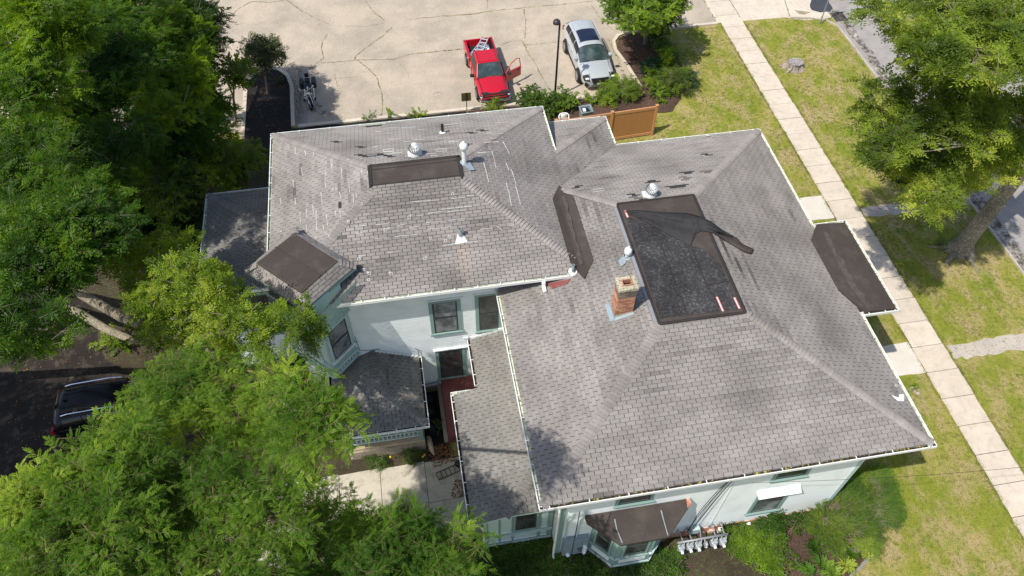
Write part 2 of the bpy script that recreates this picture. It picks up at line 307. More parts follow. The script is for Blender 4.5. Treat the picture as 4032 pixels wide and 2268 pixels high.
def clip(poly, inside):
    """Sutherland-Hodgman against list of half planes (a,b,c): a*u+b*v+c>=0"""
    for a, b, c in inside:
        out = []; n = len(poly)
        if n == 0: return []
        for i in range(n):
            p, q = poly[i], poly[(i + 1) % n]; dp = a * p[0] + b * p[1] + c; dq = a * q[0] + b * q[1] + c
            if dp >= 0: out.append(p)
            if (dp > 0 and dq < 0) or (dp < 0 and dq > 0):
                t = dp / (dp - dq); out.append((p[0] + t * (q[0] - p[0]), p[1] + t * (q[1] - p[1])))
        poly = out
    return poly
def halfplanes(poly):
    n = len(poly); ar = sum(poly[i][0] * poly[(i + 1) % n][1] - poly[(i + 1) % n][0] * poly[i][1] for i in range(n))
    if ar < 0: poly = poly[::-1]
    hp = []
    for i in range(n):
        (x0, y0), (x1, y1) = poly[i], poly[(i + 1) % n]; a, b = -(y1 - y0), (x1 - x0); hp.append((a, b, -(a * x0 + b * y0)))
    return hp
def area(p): return 0.5 * abs(sum(p[i][0] * p[(i + 1) % len(p)][1] - p[(i + 1) % len(p)][0] * p[i][1] for i in range(len(p)))) if len(p) > 2 else 0
# ------------------------------------------------------------------ THE HOUSE
house = tag(empty('house', (6, 15, 0)), 'large pale green clapboard house with a grey shingled hip roof and torn black flat deck', 'house')
from mathutils import noise as mnoise
PIECES = {}
def add_piece(kind, parent, verts, faces, tint, mat, c=None):
    c = c or Vector(verts[0]); PIECES.setdefault(kind, []).append((dist(c), parent, verts, faces, tint, mat))
def flush(kind, limit=300):
    L = sorted(PIECES.pop(kind, []), key=lambda a: a[0]); rest = {}
    for i, (d, par, v, f, t, m) in enumerate(L):
        if i < limit:
            mb = MB(); mb.faces(v, f, t); mb.build(kind, m, par)
        else:
            mb = rest.setdefault((par.name, m), (MB(), par))[0]; mb.faces(v, f, t)
    for (pn, m), (mb, par) in rest.items(): mb.build(kind + 's', m, par, kind='stuff')
def prism_piece(kind, parent, top, n, th, tint, mat):
    """top polygon 3D, extruded down along -n; th may be list"""
    k = len(top); ths = th if isinstance(th, list) else [th] * k
    v = [tuple(p) for p in top] + [tuple(Vector(p) - n * t_) for p, t_ in zip(top, ths)]
    f = [tuple(range(k))] + [(i, k + i, k + (i + 1) % k, (i + 1) % k) for i in range(k)]
    add_piece(kind, parent, v, f, tint, mat, Vector(top[0]))
EXPO, TAB = 0.127, 0.3048
MISSING = []
def seg(x0, y0, x1, y1): MISSING.append(((x0, y0), (x1, y1)))
def z6(x, y): return (1400 + x / 2.07, 450 + y / 2.07)
def z5(x, y): return (800 + x / 1.811, 450 + y / 1.811)
def zb(x, y): return (2100 + x / 1.61, 400 + y / 1.61)
for a in (((70, 92), (230, 86)), ((1012, 134), (1072, 131)), ((912, 159), (972, 155)), ((868, 254), (930, 250)), ((22, 340), (230, 326)), ((238, 343), (305, 341))): MISSING.append((z6(*a[0]), z6(*a[1])))
for a in (((932, 202), (988, 199)), ((982, 625), (982, 660)), ((1085, 234), (1135, 230)), ((1150, 84), (1290, 74))): MISSING.append((z5(*a[0]), z5(*a[1])))
for a in (((1038, 219), (1128, 213)), ((1072, 334), (1118, 331)), ((942, 455), (992, 450)), ((862, 541), (965, 533)), ((726, 511), (776, 508)), ((258, 540), (310, 536)), ((607, 593), (652, 589)), ((670, 622), (702, 619))): MISSING.append((zb(*a[0]), zb(*a[1])))
GREYED = [(z5(985, 884), z5(1045, 882)), (zb(1085, 449), zb(1130, 446)), (zb(945, 488), zb(990, 485)), (zb(635, 612), zb(665, 614))]
def near(p, segs, tol):
    px, py = p
    for (x0, y0), (x1, y1) in segs:
        if min(x0, x1) - tol - 8 < px < max(x0, x1) + tol + 8 and min(y0, y1) - tol - 8 < py < max(y0, y1) + tol + 8:
            dx, dy = x1 - x0, y1 - y0; t = max(0, min(1, ((px - x0) * dx + (py - y0) * dy) / (dx * dx + dy * dy))); 
            if math.hypot(px - x0 - t * dx, py - y0 - t * dy) < tol: return True
    return False
def shingle_face(roof, O, e, g, m, poly, mat='shingle', seed=0, stain=None, lift=0.0):
    """O a point on the eave (x,y,z), e eave direction, g up-slope direction (unit, plan); poly in plan"""
    r = random.Random(seed); s = math.sqrt(1 + m * m); O = Vector(O); e = Vector((e[0], e[1], 0)).normalized(); g = Vector((g[0], g[1], 0)).normalized()
    n = Vector((-g.x * m, -g.y * m, 1)).normalized(); up = (g + Vector((0, 0, m))) / s
    uv = [((Vector((x, y, 0)) - Vector((O.x, O.y, 0))).dot(e), (Vector((x, y, 0)) - Vector((O.x, O.y, 0))).dot(g) * s) for x, y in poly]
    P3 = lambda u, v, h=0.0: O + e * u + up * v + n * (h + lift)
    MBu = MB(); MBu.poly([P3(u, v, -0.012) for u, v in uv]); MBu.build('underlayment', 'underlay', roof)
    hp = halfplanes(uv); u0 = min(p[0] for p in uv); u1 = max(p[0] for p in uv); v0 = min(p[1] for p in uv); v1 = max(p[1] for p in uv)
    k = math.floor(v0 / EXPO)
    while k * EXPO < v1:
        off = (k % 2) * TAB / 2 + r.uniform(-0.008, 0.008); j = math.floor((u0 - off) / TAB) - 1; strip = 1.0; vb = k * EXPO + r.uniform(-0.002, 0.002)
        while off + j * TAB < u1:
            a = off + j * TAB
            if j % 3 == 0: strip = r.uniform(0.94, 1.05)
            q = clip([(a + 0.010, vb + .005), (a + TAB - 0.010, vb + .005), (a + TAB - 0.010, vb + EXPO), (a + 0.010, vb + EXPO)], hp)
            if area(q) > 0.0015:
                c = P3(sum(p[0] for p in q) / len(q), sum(p[1] for p in q) / len(q)); pp = proj(c)
                t = strip * r.uniform(0.95, 1.05)
                nz = mnoise.noise(Vector((a * 0.55 + seed * 7, vb * 1.6, seed))); t *= 1 + 0.13 * nz
                nz2 = mnoise.noise(Vector((a * 0.9 + seed * 3, vb * 8.0, 5 + seed))); t *= 1 - 0.55 * max(0, nz2 - 0.05) * (0.5 + max(0, mnoise.noise(Vector((c.x * .35, c.y * .35, 11)))) * 2.2)
                hue = r.uniform(-0.012, 0.012)
                if stain:
                    st = stain(c)
                    if isinstance(st, tuple): t *= st[0]; hue += st[1]
                    else: t *= st
                tt = (t * (1 + hue), t, t * (1 - hue))
                if near(pp, MISSING, 5.0): j += 1; continue
                if near(pp, GREYED, 7): tt = (t * 0.5, t * 0.5, t * 0.52)
                top = [P3(u, v, 0.003 + 0.013 * (1 - (v - vb) / EXPO)) for u, v in q]
                prism_piece('shingle', roof, top, n, 0.018, tt, mat)
            j += 1
        k += 1
def hip_caps(roof, a, b, na, nb, mat='shingle', wdt=0.16, seed=1):
    """folded caps along the line a (low) to b (high); na, nb outward plan directions of the two faces with slopes"""
    r = random.Random(seed); a = Vector(a); b = Vector(b); d = (b - a); Ln = d.length; d.normalize(); k = 0
    sides = []
    for (gx, gy, m) in (na, nb):   # down-slope plan dir and pitch
        nrm = Vector((gx * m, gy * m, 1)).normalized(); s_ = nrm.cross(d).normalized()
        if s_.dot(Vector((gx, gy, 0))) < 0: s_ = -s_
        sides.append((s_, nrm))
    up = (sides[0][1] + sides[1][1]).normalized()
    while k * EXPO < Ln - 0.02:
        p0 = a + d * (k * EXPO); p1 = a + d * min(Ln, (k + 1) * EXPO - 0.006); t = r.uniform(0.92, 1.12); lo, hi = 0.050, 0.022
        ws = wdt * r.uniform(0.96, 1.04); v = []
        for p, h in ((p0, lo), (p1, hi)):
            v += [p + sides[0][0] * ws + sides[0][1] * h * 0.8, p + sides[0][0] * ws * .35 + up * h * 1.15, p + sides[1][0] * ws * .35 + up * h * 1.15, p + sides[1][0] * ws + sides[1][1] * h * 0.8]
        v += [p0 + sides[0][0] * ws, p0 + sides[1][0] * ws, p1 + sides[0][0] * ws, p1 + sides[1][0] * ws]
        f = [(0, 1, 5, 4), (1, 2, 6, 5), (2, 3, 7, 6), (0, 8, 9, 3, 2, 1), (8, 0, 4, 10), (3, 9, 11, 7)]
        add_piece('hip_cap', roof, [tuple(x) for x in v], f, (t, t, t), mat, p0); k += 1

mB = 0.337; zB = 6.15; eL, eR, eF, eB = 2.56, 14.72, 8.41, 23.09
mK = 0.33; zK = 7.05
def roof_part(label, pts, mat='underlay'):
    mb = MB(); mb.prism(pts[0], pts[1], pts[2]); o = mb.build('roof', mat, house); o['label'] = label; return o
roofB = roof_part('large front hip roof with torn black deck', ([(7.3, 13.2), (9.9, 13.2), (9.9, 18.3), (7.3, 18.3)], 7.4, 7.68))
roofK = roof_part('hip roof over the rear left block', ([(-1.3, 20.1), (1.8, 20.1), (1.8, 21.0), (-1.3, 21.0)], 7.9, 8.24))
def stB(c):   # older stained areas
    t = 1 - 0.20 * max(0, mnoise.noise(Vector((c.x * 0.5, c.y * 0.5, 3))) * 2)
    return t
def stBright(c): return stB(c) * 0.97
def stBl(c):
    t = stB(c); 
    if c.y > 15.4: t *= 0.93
    t *= 1 + 0.10 * max(0, 1 - abs(c.x - 4.6) / 2.2) * max(0, 1 - abs(c.y - 13.2) / 2.2); return t
def plane_hit(px, py, O, g, m):
    d = ray(px, py); n = Vector((-g[0] * m, -g[1] * m, 1)); t = n.dot(Vector(O) - CAM) / n.dot(d); return CAM + d * t
RUST = plane_hit(1812.5, 945, (-5.14, 16.04, 7.05), (0, 1), .33); RUSTY = RUST.y
def stK(c):
    d = max(0, 1 - abs(c.x - 0.6) / 2.2) * max(0, (c.y - 17.2) / 2.8)
    rk = max(0, 1 - abs(c.x - RUST.x - .04 * (RUST.y - c.y)) / .26) * max(0, min(1, (c.y - 15.6) / 2.2)) if c.y < RUSTY else 0
    return (1 + .10 * rk, .16 * rk) if rk > 0.02 else stB(c) * (1 - 0.42 * d * (0.6 + 0.8 * abs(mnoise.noise(Vector((c.x * 2, c.y * 5, 9))))))
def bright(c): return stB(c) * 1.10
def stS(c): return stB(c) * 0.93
shingle_face(roofB, (eL, eF, zB), (1, 0), (0, 1), mB, [(eL, eF), (eR, eF), (10.0, 13.1), (7.2, 13.1)], seed=1, stain=stB)
shingle_face(roofB, (eR, eF, zB), (0, 1), (-1, 0), mB, [(eR, eF), (eR, eB), (10.0, 18.38), (10.0, 13.1)], seed=2, stain=stBright)
shingle_face(roofB, (eL, eF, zB), (0, 1), (1, 0), mB, [(eL, eF), (7.22, 13.1), (7.22, 16.5), (eL, 16.5)], seed=3, stain=stBl)
shingle_face(roofB, (eL, eF, zB), (0, 1), (1, 0), mB, [(5.456, 16.5), (7.22, 16.5), (7.22, 18.36), (5.456, 20.1)], seed=3, stain=stBl)
shingle_face(roofB, (eR, eB, zB), (-1, 0), (0, -1), mB, [(eR, eB), (8.5, eB), (5.456, 20.05), (7.2, 18.35), (10.0, 18.35)], seed=4, stain=bright)
shingle_face(roofK, (-5.14, 16.04, zK), (1, 0), (0, 1), mK, [(-5.14, 16.04), (5.3, 16.04), (5.456, 16.27), (1.74, 20.0), (-1.30, 20.0)], seed=5, stain=stK)
shingle_face(roofK, (-5.14, 16.04, zK), (0, 1), (1, 0), mK, [(-5.14, 24.89), (-5.14, 16.04), (-1.35, 19.86), (-1.35, 21.1)], seed=6, stain=bright)
shingle_face(roofK, (5.69, 24.89, zK), (-1, 0), (0, -1), mK, [(5.69, 24.89), (-5.14, 24.89), (-1.37, 21.1), (1.87, 21.1)], seed=7, stain=bright)
shingle_face(roofK, (5.69, 16.04, zK), (0, 1), (-1, 0), mK, [(1.87, 19.84), (5.456, 16.27), (5.456, 24.66), (1.87, 21.1)], seed=8, stain=stS)
shingle_face(roofK, (5.69, 16.04, zK), (0, 1), (-1, 0), mK, [(5.456, 20.05), (5.69, 20.28), (5.69, 24.89), (5.456, 24.66)], seed=8, stain=stS)
roofE = roof_part('small rear wing roof running into the valley', ([(6.0, 22.6), (8.0, 22.6), (8.0, 24.5), (6.0, 24.5)], 5.9, 6.0))
shingle_face(roofE, (5.69, 16.04, zK), (0, 1), (-1, 0), mK, [(5.69, 20.28), (8.5, 23.09), (8.5, 24.95), (5.69, 22.15)], seed=8, stain=stS)
shingle_face(roofE, (8.49, 24.94, 7.05 - mK * 2.8), (-1, 0), (0, -1), mK, [(8.49, 24.94), (5.3, 24.94), (5.3, 22.14), (5.69, 22.14)], seed=9, stain=bright)
zE = 7.05 - mK * 2.8
S, E_, N_, W_ = (0, -1), (1, 0), (0, 1), (-1, 0)
def H(a, b, m): return (a[0], a[1], m)
hip_caps(roofB, (eL, eF, zB), (7.2, 13.05, 7.70), H(S, 0, mB), H(W_, 0, mB), seed=1)
hip_caps(roofB, (eR, eF, zB), (10.0, 13.13, 7.72), H(S, 0, mB), H(E_, 0, mB), seed=2)
hip_caps(roofB, (eR, eB, zB), (10.0, 18.35, 7.73), H(N_, 0, mB), H(E_, 0, mB), seed=3)
hip_caps(roofB, (5.456, 20.05, 7.17), (7.2, 18.35, 7.73), H(N_, 0, mB), H(W_, 0, mB), seed=4)
hip_caps(roofK, (-5.14, 24.89, zK), (-1.37, 21.1, 8.3), H(N_, 0, mK), H(W_, 0, mK), seed=5)
hip_caps(roofK, (-5.14, 16.04, zK), (-1.35, 19.86, 8.3), H(S, 0, mK), H(W_, 0, mK), seed=6)
hip_caps(roofK, (5.4, 16.33, 7.15), (1.85, 19.86, 8.3), H(S, 0, mK), H(E_, 0, mK), seed=7)
hip_caps(roofK, (5.69, 24.89, zK), (1.87, 21.1, 8.3), H(N_, 0, mK), H(E_, 0, mK), seed=8)
hip_caps(roofE, (8.49, 24.94, zE), (5.69, 22.14, 7.05), H(N_, 0, mK), H(E_, 0, mK), seed=9)
# left wing roof
roofW = roof_part('low hip roof of the shaded left wing', ([(-7.5, 18.9), (-5.0, 18.9), (-5.0, 23.0), (-7.5, 23.0)], 5.2, 5.4))
wx, wy0, wy1, wz, mW = -7.98, 18.43, 23.47, 5.52, 0.17
wc = (wy0 + wy1) / 2; wa = wx + (wy1 - wy0) / 2
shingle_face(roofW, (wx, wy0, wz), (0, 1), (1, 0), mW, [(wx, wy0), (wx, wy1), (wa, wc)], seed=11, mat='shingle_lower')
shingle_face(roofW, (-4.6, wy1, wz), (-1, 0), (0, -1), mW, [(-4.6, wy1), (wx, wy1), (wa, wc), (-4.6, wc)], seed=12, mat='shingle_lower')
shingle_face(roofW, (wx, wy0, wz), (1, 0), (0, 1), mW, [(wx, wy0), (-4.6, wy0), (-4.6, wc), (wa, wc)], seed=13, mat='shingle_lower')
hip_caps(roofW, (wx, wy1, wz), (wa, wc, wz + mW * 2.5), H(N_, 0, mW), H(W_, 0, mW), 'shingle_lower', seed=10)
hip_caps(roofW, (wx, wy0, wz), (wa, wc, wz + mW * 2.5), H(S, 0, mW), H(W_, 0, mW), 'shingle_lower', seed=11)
# porch roof
roofP = roof_part('low hip roof over the side porch', ([(-3.8, 13.7), (-0.7, 13.7), (-0.7, 16.4), (-3.8, 16.4)], 2.38, 2.46))
mP = 0.5; px0, px1, py0, zP = -3.86, -0.54, 13.56, 2.55; pcx = (px0 + px1) / 2; pr = (px1 - px0) / 2
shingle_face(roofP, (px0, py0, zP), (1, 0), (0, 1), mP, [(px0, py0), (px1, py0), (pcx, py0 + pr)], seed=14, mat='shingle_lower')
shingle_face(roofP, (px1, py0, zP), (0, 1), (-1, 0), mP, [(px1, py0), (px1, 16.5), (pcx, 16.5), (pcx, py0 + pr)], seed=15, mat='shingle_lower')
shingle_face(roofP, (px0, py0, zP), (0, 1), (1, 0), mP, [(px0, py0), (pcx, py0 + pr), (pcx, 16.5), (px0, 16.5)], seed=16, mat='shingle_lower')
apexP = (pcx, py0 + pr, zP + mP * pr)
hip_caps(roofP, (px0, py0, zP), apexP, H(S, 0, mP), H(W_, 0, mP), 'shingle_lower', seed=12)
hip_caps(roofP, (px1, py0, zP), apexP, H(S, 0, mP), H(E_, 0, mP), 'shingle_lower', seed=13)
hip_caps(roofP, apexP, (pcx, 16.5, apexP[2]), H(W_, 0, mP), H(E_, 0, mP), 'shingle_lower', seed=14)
# lean-to side roof
roofL = roof_part('lower lean-to roof along the left side of the main block', ([(1.2, 9.9), (3.3, 9.9), (3.3, 13.9), (1.2, 13.9)], 2.9, 3.0))
mL = 0.28; zl = lambda x: 3.07 + mL * (x - .56)
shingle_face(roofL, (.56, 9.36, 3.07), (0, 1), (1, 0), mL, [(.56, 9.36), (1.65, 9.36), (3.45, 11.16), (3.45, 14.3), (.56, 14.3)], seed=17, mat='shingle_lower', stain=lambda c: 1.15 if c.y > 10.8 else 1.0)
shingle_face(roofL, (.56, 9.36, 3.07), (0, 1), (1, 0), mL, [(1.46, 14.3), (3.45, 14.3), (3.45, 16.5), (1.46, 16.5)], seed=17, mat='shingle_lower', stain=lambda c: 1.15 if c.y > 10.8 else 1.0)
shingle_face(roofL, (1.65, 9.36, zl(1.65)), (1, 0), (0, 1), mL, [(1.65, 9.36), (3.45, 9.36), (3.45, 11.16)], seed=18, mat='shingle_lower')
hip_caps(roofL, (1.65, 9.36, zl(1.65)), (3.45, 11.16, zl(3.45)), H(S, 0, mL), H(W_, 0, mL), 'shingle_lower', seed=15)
# ---- tower roof (turned 45 degrees)
TT, TR_, TB, TL = Vector((-4.14, 19.05, 7.7)), Vector((-2.14, 17.0, 7.7)), Vector((-3.87, 15.41, 7.7)), Vector((-5.75, 17.4, 7.7))
iT, iR, iB, iL = Vector((-4.09, 18.47, 8.06)), Vector((-2.66, 16.98, 8.06)), Vector((-3.84, 15.81, 8.06)), Vector((-5.3, 17.3, 8.06))
roofT = roof_part('tower roof with a black flat centre', ([(p.x, p.y) for p in (TT, TR_, TB, TL)], 7.52, 7.66), 'trim_green')
def quad_shingle(roof, a, b, c, d, seed, mat='shingle'):
    """a-b eave, d-c top"""
    r = random.Random(seed); a, b, c, d = map(Vector, (a, b, c, d)); e = (b - a).normalized(); n = (b - a).cross(d - a).normalized()
    if n.z < 0: n = -n
    g = n.cross(e)
    if g.dot(d - a) < 0: g = -g
    uv = [((p - a).dot(e), (p - a).dot(g)) for p in (a, b, c, d)]; hp = halfplanes(uv); P3 = lambda u, v, h: a + e * u + g * v + n * h
    mb = MB(); mb.poly([P3(u, v, -0.01) for u, v in uv]); mb.build('underlayment', 'underlay', roof)
    k = 0; u1 = max(p[0] for p in uv)
    while k * EXPO < max(p[1] for p in uv):
        u = -(k % 2) * TAB / 2
        while u < u1:
            q = clip([(u + .010, k * EXPO + .005), (u + TAB - .010, k * EXPO + .005), (u + TAB - .010, (k + 1) * EXPO), (u + .010, (k + 1) * EXPO)], hp)
            if area(q) > .0015: t = r.uniform(.9, 1.08); prism_piece('shingle', roof, [P3(x, y, .003 + .013 * (1 - (y - k * EXPO) / EXPO)) for x, y in q], n, .018, (t, t, t), mat)
            u += TAB
        k += 1
for s_, (a, b, c, d) in enumerate(((TB, TR_, iR, iB), (TR_, TT, iT, iR), (TT, TL, iL, iT), (TL, TB, iB, iL))): quad_shingle(roofT, a, b, c, d, 30 + s_)
for a, b, n1, n2 in ((TB, iB, (-.7, -.7), (.7, -.7)), (TR_, iR, (.7, -.7), (.7, .7)), (TT, iT, (.7, .7), (-.7, .7)), (TL, iL, (-.7, .7), (-.7, -.7))):
    hip_caps(roofT, a, b, (*n1, .45), (*n2, .45), seed=40, wdt=.14)
mb = MB(); mb.prism([(p.x, p.y) for p in (iT, iR, iB, iL)], 7.9, lambda x, y: 8.10 + 0.03 * math.cos((x + y) * 2)); o = mb.build('flat_deck', 'membrane', roofT, bevel=.02)
mb = MB(); m1, m2 = (iT + iL) / 2, (iR + iB) / 2; mb.tube([m1 + Vector((0, 0, .06)), m2 + Vector((0, 0, .06))], .025, 6); mb.build('seam', 'membrane', roofT)
# ---- flat decks
def slab(name, pts, z0, z1, mat, parent, bevel=0.0, label=None):
    mb = MB(); mb.prism(pts, z0, z1); return mb.build(name, mat, parent, bevel=bevel, label=label)
slab('flat_deck', [(-1.40, 20.02), (1.80, 20.02), (1.90, 21.14), (-1.40, 21.14)], 8.0, 8.31, 'membrane', roofK, .02)
for q in (((-1.40, 1.80), (19.98, 20.12)), ((-1.40, 1.90), (21.04, 21.16)), ((-1.46, -1.32), (20.0, 21.14)), ((1.76, 1.92), (20.0, 21.14))):
    mb = MB(); mb.box(q[0][0], q[0][1], q[1][0], q[1][1], 8.22, 8.335); mb.build('deck_edge', 'tar_edge', roofK, bevel=.02)
slab('flat_deck', [(7.18, 13.05), (10.02, 13.05), (10.02, 18.37), (7.18, 18.37)], 7.4, 7.745, 'membrane', roofB, .02)
for i, q in enumerate((((7.16, 10.04), (13.00, 13.09)), ((7.16, 10.04), (18.33, 18.41)), ((7.13, 7.20), (13.05, 18.37)), ((9.95, 10.06), (13.05, 18.37)))):
    mb = MB(); mb.box(q[0][0], q[0][1], q[1][0], q[1][1], 7.62, 7.775 if i != 2 else 7.765); mb.build('deck_edge', 'tar_edge', roofB, bevel=.025)
mb = MB(); mb.box(7.03, 7.14, 13.1, 18.3, 7.64, 7.70); mb.build('metal_edge', 'pipe_grey', roofB)
def zd(x, y): return (2420 + x / 2.786, 780 + y / 2.786)
def onz(pts, z): return [G(*zd(*p), z) for p in pts]
tarp = onz([(118, 190), (505, 1322), (1372, 1212), (1300, 1060), (1240, 900), (1170, 740), (1060, 620), (960, 555), (845, 525), (500, 350)], 7.752)
mb = MB(); n_ = len(tarp); mb.v = [tuple(p) for p in tarp] + [(p.x, p.y, 7.74) for p in tarp]; mb.f = [tuple(range(n_))] + [(i, n_ + i, n_ + (i + 1) % n_, (i + 1) % n_) for i in range(n_)]; mb.t = [1.0] * (n_ + 1); mb.mi = [0] * (n_ + 1)
mb.build('tar_surface', 'tar', roofB, label='old speckled black tar surface laid bare where the membrane tore off')
def ribbon(name, pts, wd, mat, parent, h=0.006, wob=0.0, seed=0, label=None):
    r = random.Random(seed); mb = MB(); pts = [Vector(p) for p in pts]; L_ = []; R_ = []
    fine = []
    for a, b in zip(pts[:-1], pts[1:]):
        k = max(1, int((b - a).length / (0.25 if wob else 50)))
        for i in range(k): fine.append(a.lerp(b, i / k))
    fine.append(pts[-1])
    for i, p in enumerate(fine):
        d = (fine[min(i + 1, len(fine) - 1)] - fine[max(i - 1, 0)]).normalized(); s = Vector((-d.y, d.x, 0)).normalized(); ww = wd * (1 + (r.uniform(-.6, .6) if wob else 0)); o = s * r.uniform(-wob, wob) if wob else Vector((0, 0, 0))
        L_.append(p + o + s * ww / 2); R_.append(p + o - s * ww / 2)
    up = Vector((0, 0, h))
    for i in range(len(fine) - 1):
        a, b, c, d = L_[i] + up, L_[i + 1] + up, R_[i + 1] + up, R_[i] + up
        mb.faces([a, b, c, d, a - up, b - up, c - up, d - up], [(3, 2, 1, 0), (0, 1, 5, 4), (2, 3, 7, 6)])
    return mb.build(name, mat, parent, label=label)
for s_ in (((480, 440), (640, 860), (790, 1250)), ((845, 540), (1010, 950), (1185, 1240)), ((1015, 950), (1255, 912))): ribbon('seam', onz(s_, 7.753), .035, 'tar_edge', roofB, h=.012)
for s_ in (((114, 137), (145, 213)), ((1120, 1085), (1190, 1243)), ((1312, 1092), (1370, 1213))):
    ribbon('red_tape_strip', onz(s_, 7.757), .075, 'redstripe', roofB, h=.012); ribbon('white_tape_core', onz([(s_[0][0], s_[0][1]), (s_[1][0], s_[1][1])], 7.770), .02, 'white', roofB, h=.004)
def roofz(x, y): return min(7.745, zB + mB * max(0, min(x - eL, eR - x, y - eF, eB - y)))
def drape(px, py, off=0.0):
    z = 7.8
    for _ in range(6): p = G(px, py, z + off); z = roofz(p.x, p.y)
    return Vector((p.x, p.y, z)), off
def strip_surface(name, top, bot, zf, mat, parent, nu=48, nv=12, seed=0, label=None, base=0.04):
    def samp(pl, t):
        ls = [math.dist(a, b) for a, b in zip(pl[:-1], pl[1:])]; T = t * sum(ls)
        for (a, b), l in zip(zip(pl[:-1], pl[1:]), ls):
            if T <= l: return (a[0] + (b[0] - a[0]) * T / l, a[1] + (b[1] - a[1]) * T / l)
            T -= l
        return pl[-1]
    mb = MB()
    for i in range(nu + 1):
        a = samp(top, i / nu); b = samp(bot, i / nu)
        for j in range(nv + 1):
            s = j / nv; x = a[0] + (b[0] - a[0]) * s; y = a[1] + (b[1] - a[1]) * s; h = zf(i / nu, s, x, y); q, _ = drape(*zd(x, y), h); mb.v.append((q.x, q.y, q.z + h))
    for i in range(nu):
        for j in range(nv): k = i * (nv + 1) + j; mb.f.append((k, k + 1, k + nv + 2, k + nv + 1)); mb.t.append(1.0); mb.mi.append(0)
    o = mb.build(name, mat, parent, smooth=True, label=label); s = o.modifiers.new('thick', 'SOLIDIFY'); s.thickness = .012; return o
def fold(u, s, x, y):
    f = 0.05 + 0.05 * math.sin(s * 7 + u * 5) * s * (1 - s) * 4 + 0.05 * mnoise.noise(Vector((x * .012, y * .02, 1)))
    f += 0.17 * math.exp(-((x - 760) / 260) ** 2) * math.exp(-((s - .22) / .16) ** 2) - .05 * math.exp(-((x - 800) / 120) ** 2) * math.exp(-((s - .45) / .1) ** 2)
    f += 0.035 * mnoise.noise(Vector((x * .035, y * .05, 7))); f += 0.12 * math.exp(-((x - 1100) / 110) ** 2) * math.sin(s * 3.14)
    return max(.02, f)
strip_surface('torn_membrane', [(110, 138), (250, 128), (500, 155), (800, 163), (960, 208), (1060, 255), (1180, 345), (1305, 415)], [(112, 150), (250, 215), (400, 292), (600, 402), (838, 522), (848, 470), (885, 395), (950, 352), (1050, 372), (1150, 400), (1287, 437)], fold, 'membrane_under', roofB, 70, 16, label='loose flap of charcoal membrane folded back on itself')
strip_surface('torn_membrane', [(1080, 372), (1180, 400), (1290, 420), (1335, 428), (1400, 500), (1460, 528), (1528, 556)], [(1092, 392), (1200, 462), (1260, 498), (1330, 540), (1380, 570), (1440, 600), (1490, 616)], lambda u, s, x, y: .04 + .10 * math.sin(math.pi * s), 'membrane', roofB, 30, 10, label='brown tail of torn membrane lying on the right slope')
# black valley cricket
cr = [z_ for z_ in ((5.456, 20.12), (5.83, 19.5), (5.85, 16.25), (5.35, 15.62), (5.02, 16.3), (5.05, 19.3))]
def vz(x, y): return max(zB + mB * (x - eL), zK + mK * (5.69 - x)) + .05
mb = MB()
for i in range(len(cr)): pass
for ya, yb, xa0, xb0, xa1, xb1 in ((15.62, 16.3, 5.35, 5.36, 5.04, 5.85), (16.3, 19.4, 5.04, 5.85, 5.05, 5.84), (19.4, 20.12, 5.05, 5.84, 5.43, 5.48)):
    k = 10
    for i in range(k):
        s0, s1 = i / k, (i + 1) / k; xa, xb = xa0 + (xa1 - xa0) * s0, xb0 + (xb1 - xb0) * s0; xc, xd = xa1 * s1 + xa0 * (1 - s1), xb1 * s1 + xb0 * (1 - s1); Y0, Y1 = ya + (yb - ya) * s0, ya + (yb - ya) * s1
        m0, m1 = 5.456, 5.456
        zz = lambda x, y: max(vz(x, y), 7.225)
        cols = 6
        for j in range(cols):
            x0_, x1_ = xa + (xb - xa) * j / cols, xa + (xb - xa) * (j + 1) / cols; x3_, x2_ = xc + (xd - xc) * j / cols, xc + (xd - xc) * (j + 1) / cols
            mb.faces([(x0_, Y0, zz(x0_, Y0)), (x1_, Y0, zz(x1_, Y0)), (x2_, Y1, zz(x2_, Y1)), (x3_, Y1, zz(x3_, Y1))], [(0, 1, 2, 3)])
o = mb.build('valley_lining', 'membrane', roofB, label='black membrane strip lining the valley between the two roofs')
# right bay porch roof
bz = lambda x, y: min(zB + mB * (eR - x) + .03, 6.17 + .075 * (16.06 - x)) if x < 14.72 else 6.17 + .075 * (16.06 - x)
bay = [(16.03, 13.38), (16.03, 17.5), (14.86, 17.5), (14.30, 16.75), (14.30, 14.35), (14.9, 13.38)]
mb = MB(); mb.prism(bay, 5.95, lambda x, y: 6.17 + .075 * (16.06 - x) + .02); mb.build('porch_roof', 'membrane', house, label='black flat roof over the right hand porch')
for pts, wd_, pr_ in (([G(3245, 915, 6.27), G(3300, 1030, 6.25), G(3345, 1120, 6.24), G(3420, 1215, 6.23)], .30, house),):
    for p in pts: p.z = 6.17 + .075 * (16.06 - p.x) + .022
    ribbon('dust_streak', pts, wd_, 'dust', pr_, h=.002, wob=.07, seed=3)
ribbon('dust_streak', [(5.45, 19.5, 7.262), (5.46, 18.2, 7.262), (5.44, 17.0, 7.262), (5.45, 16.2, 7.262)], .12, 'dust', roofB, h=.002, wob=.04, seed=5)
ribbon('seam', [(-1.3, 20.88, 8.312), (1.75, 20.90, 8.312)], .03, 'tar_edge', roofK, h=.008)
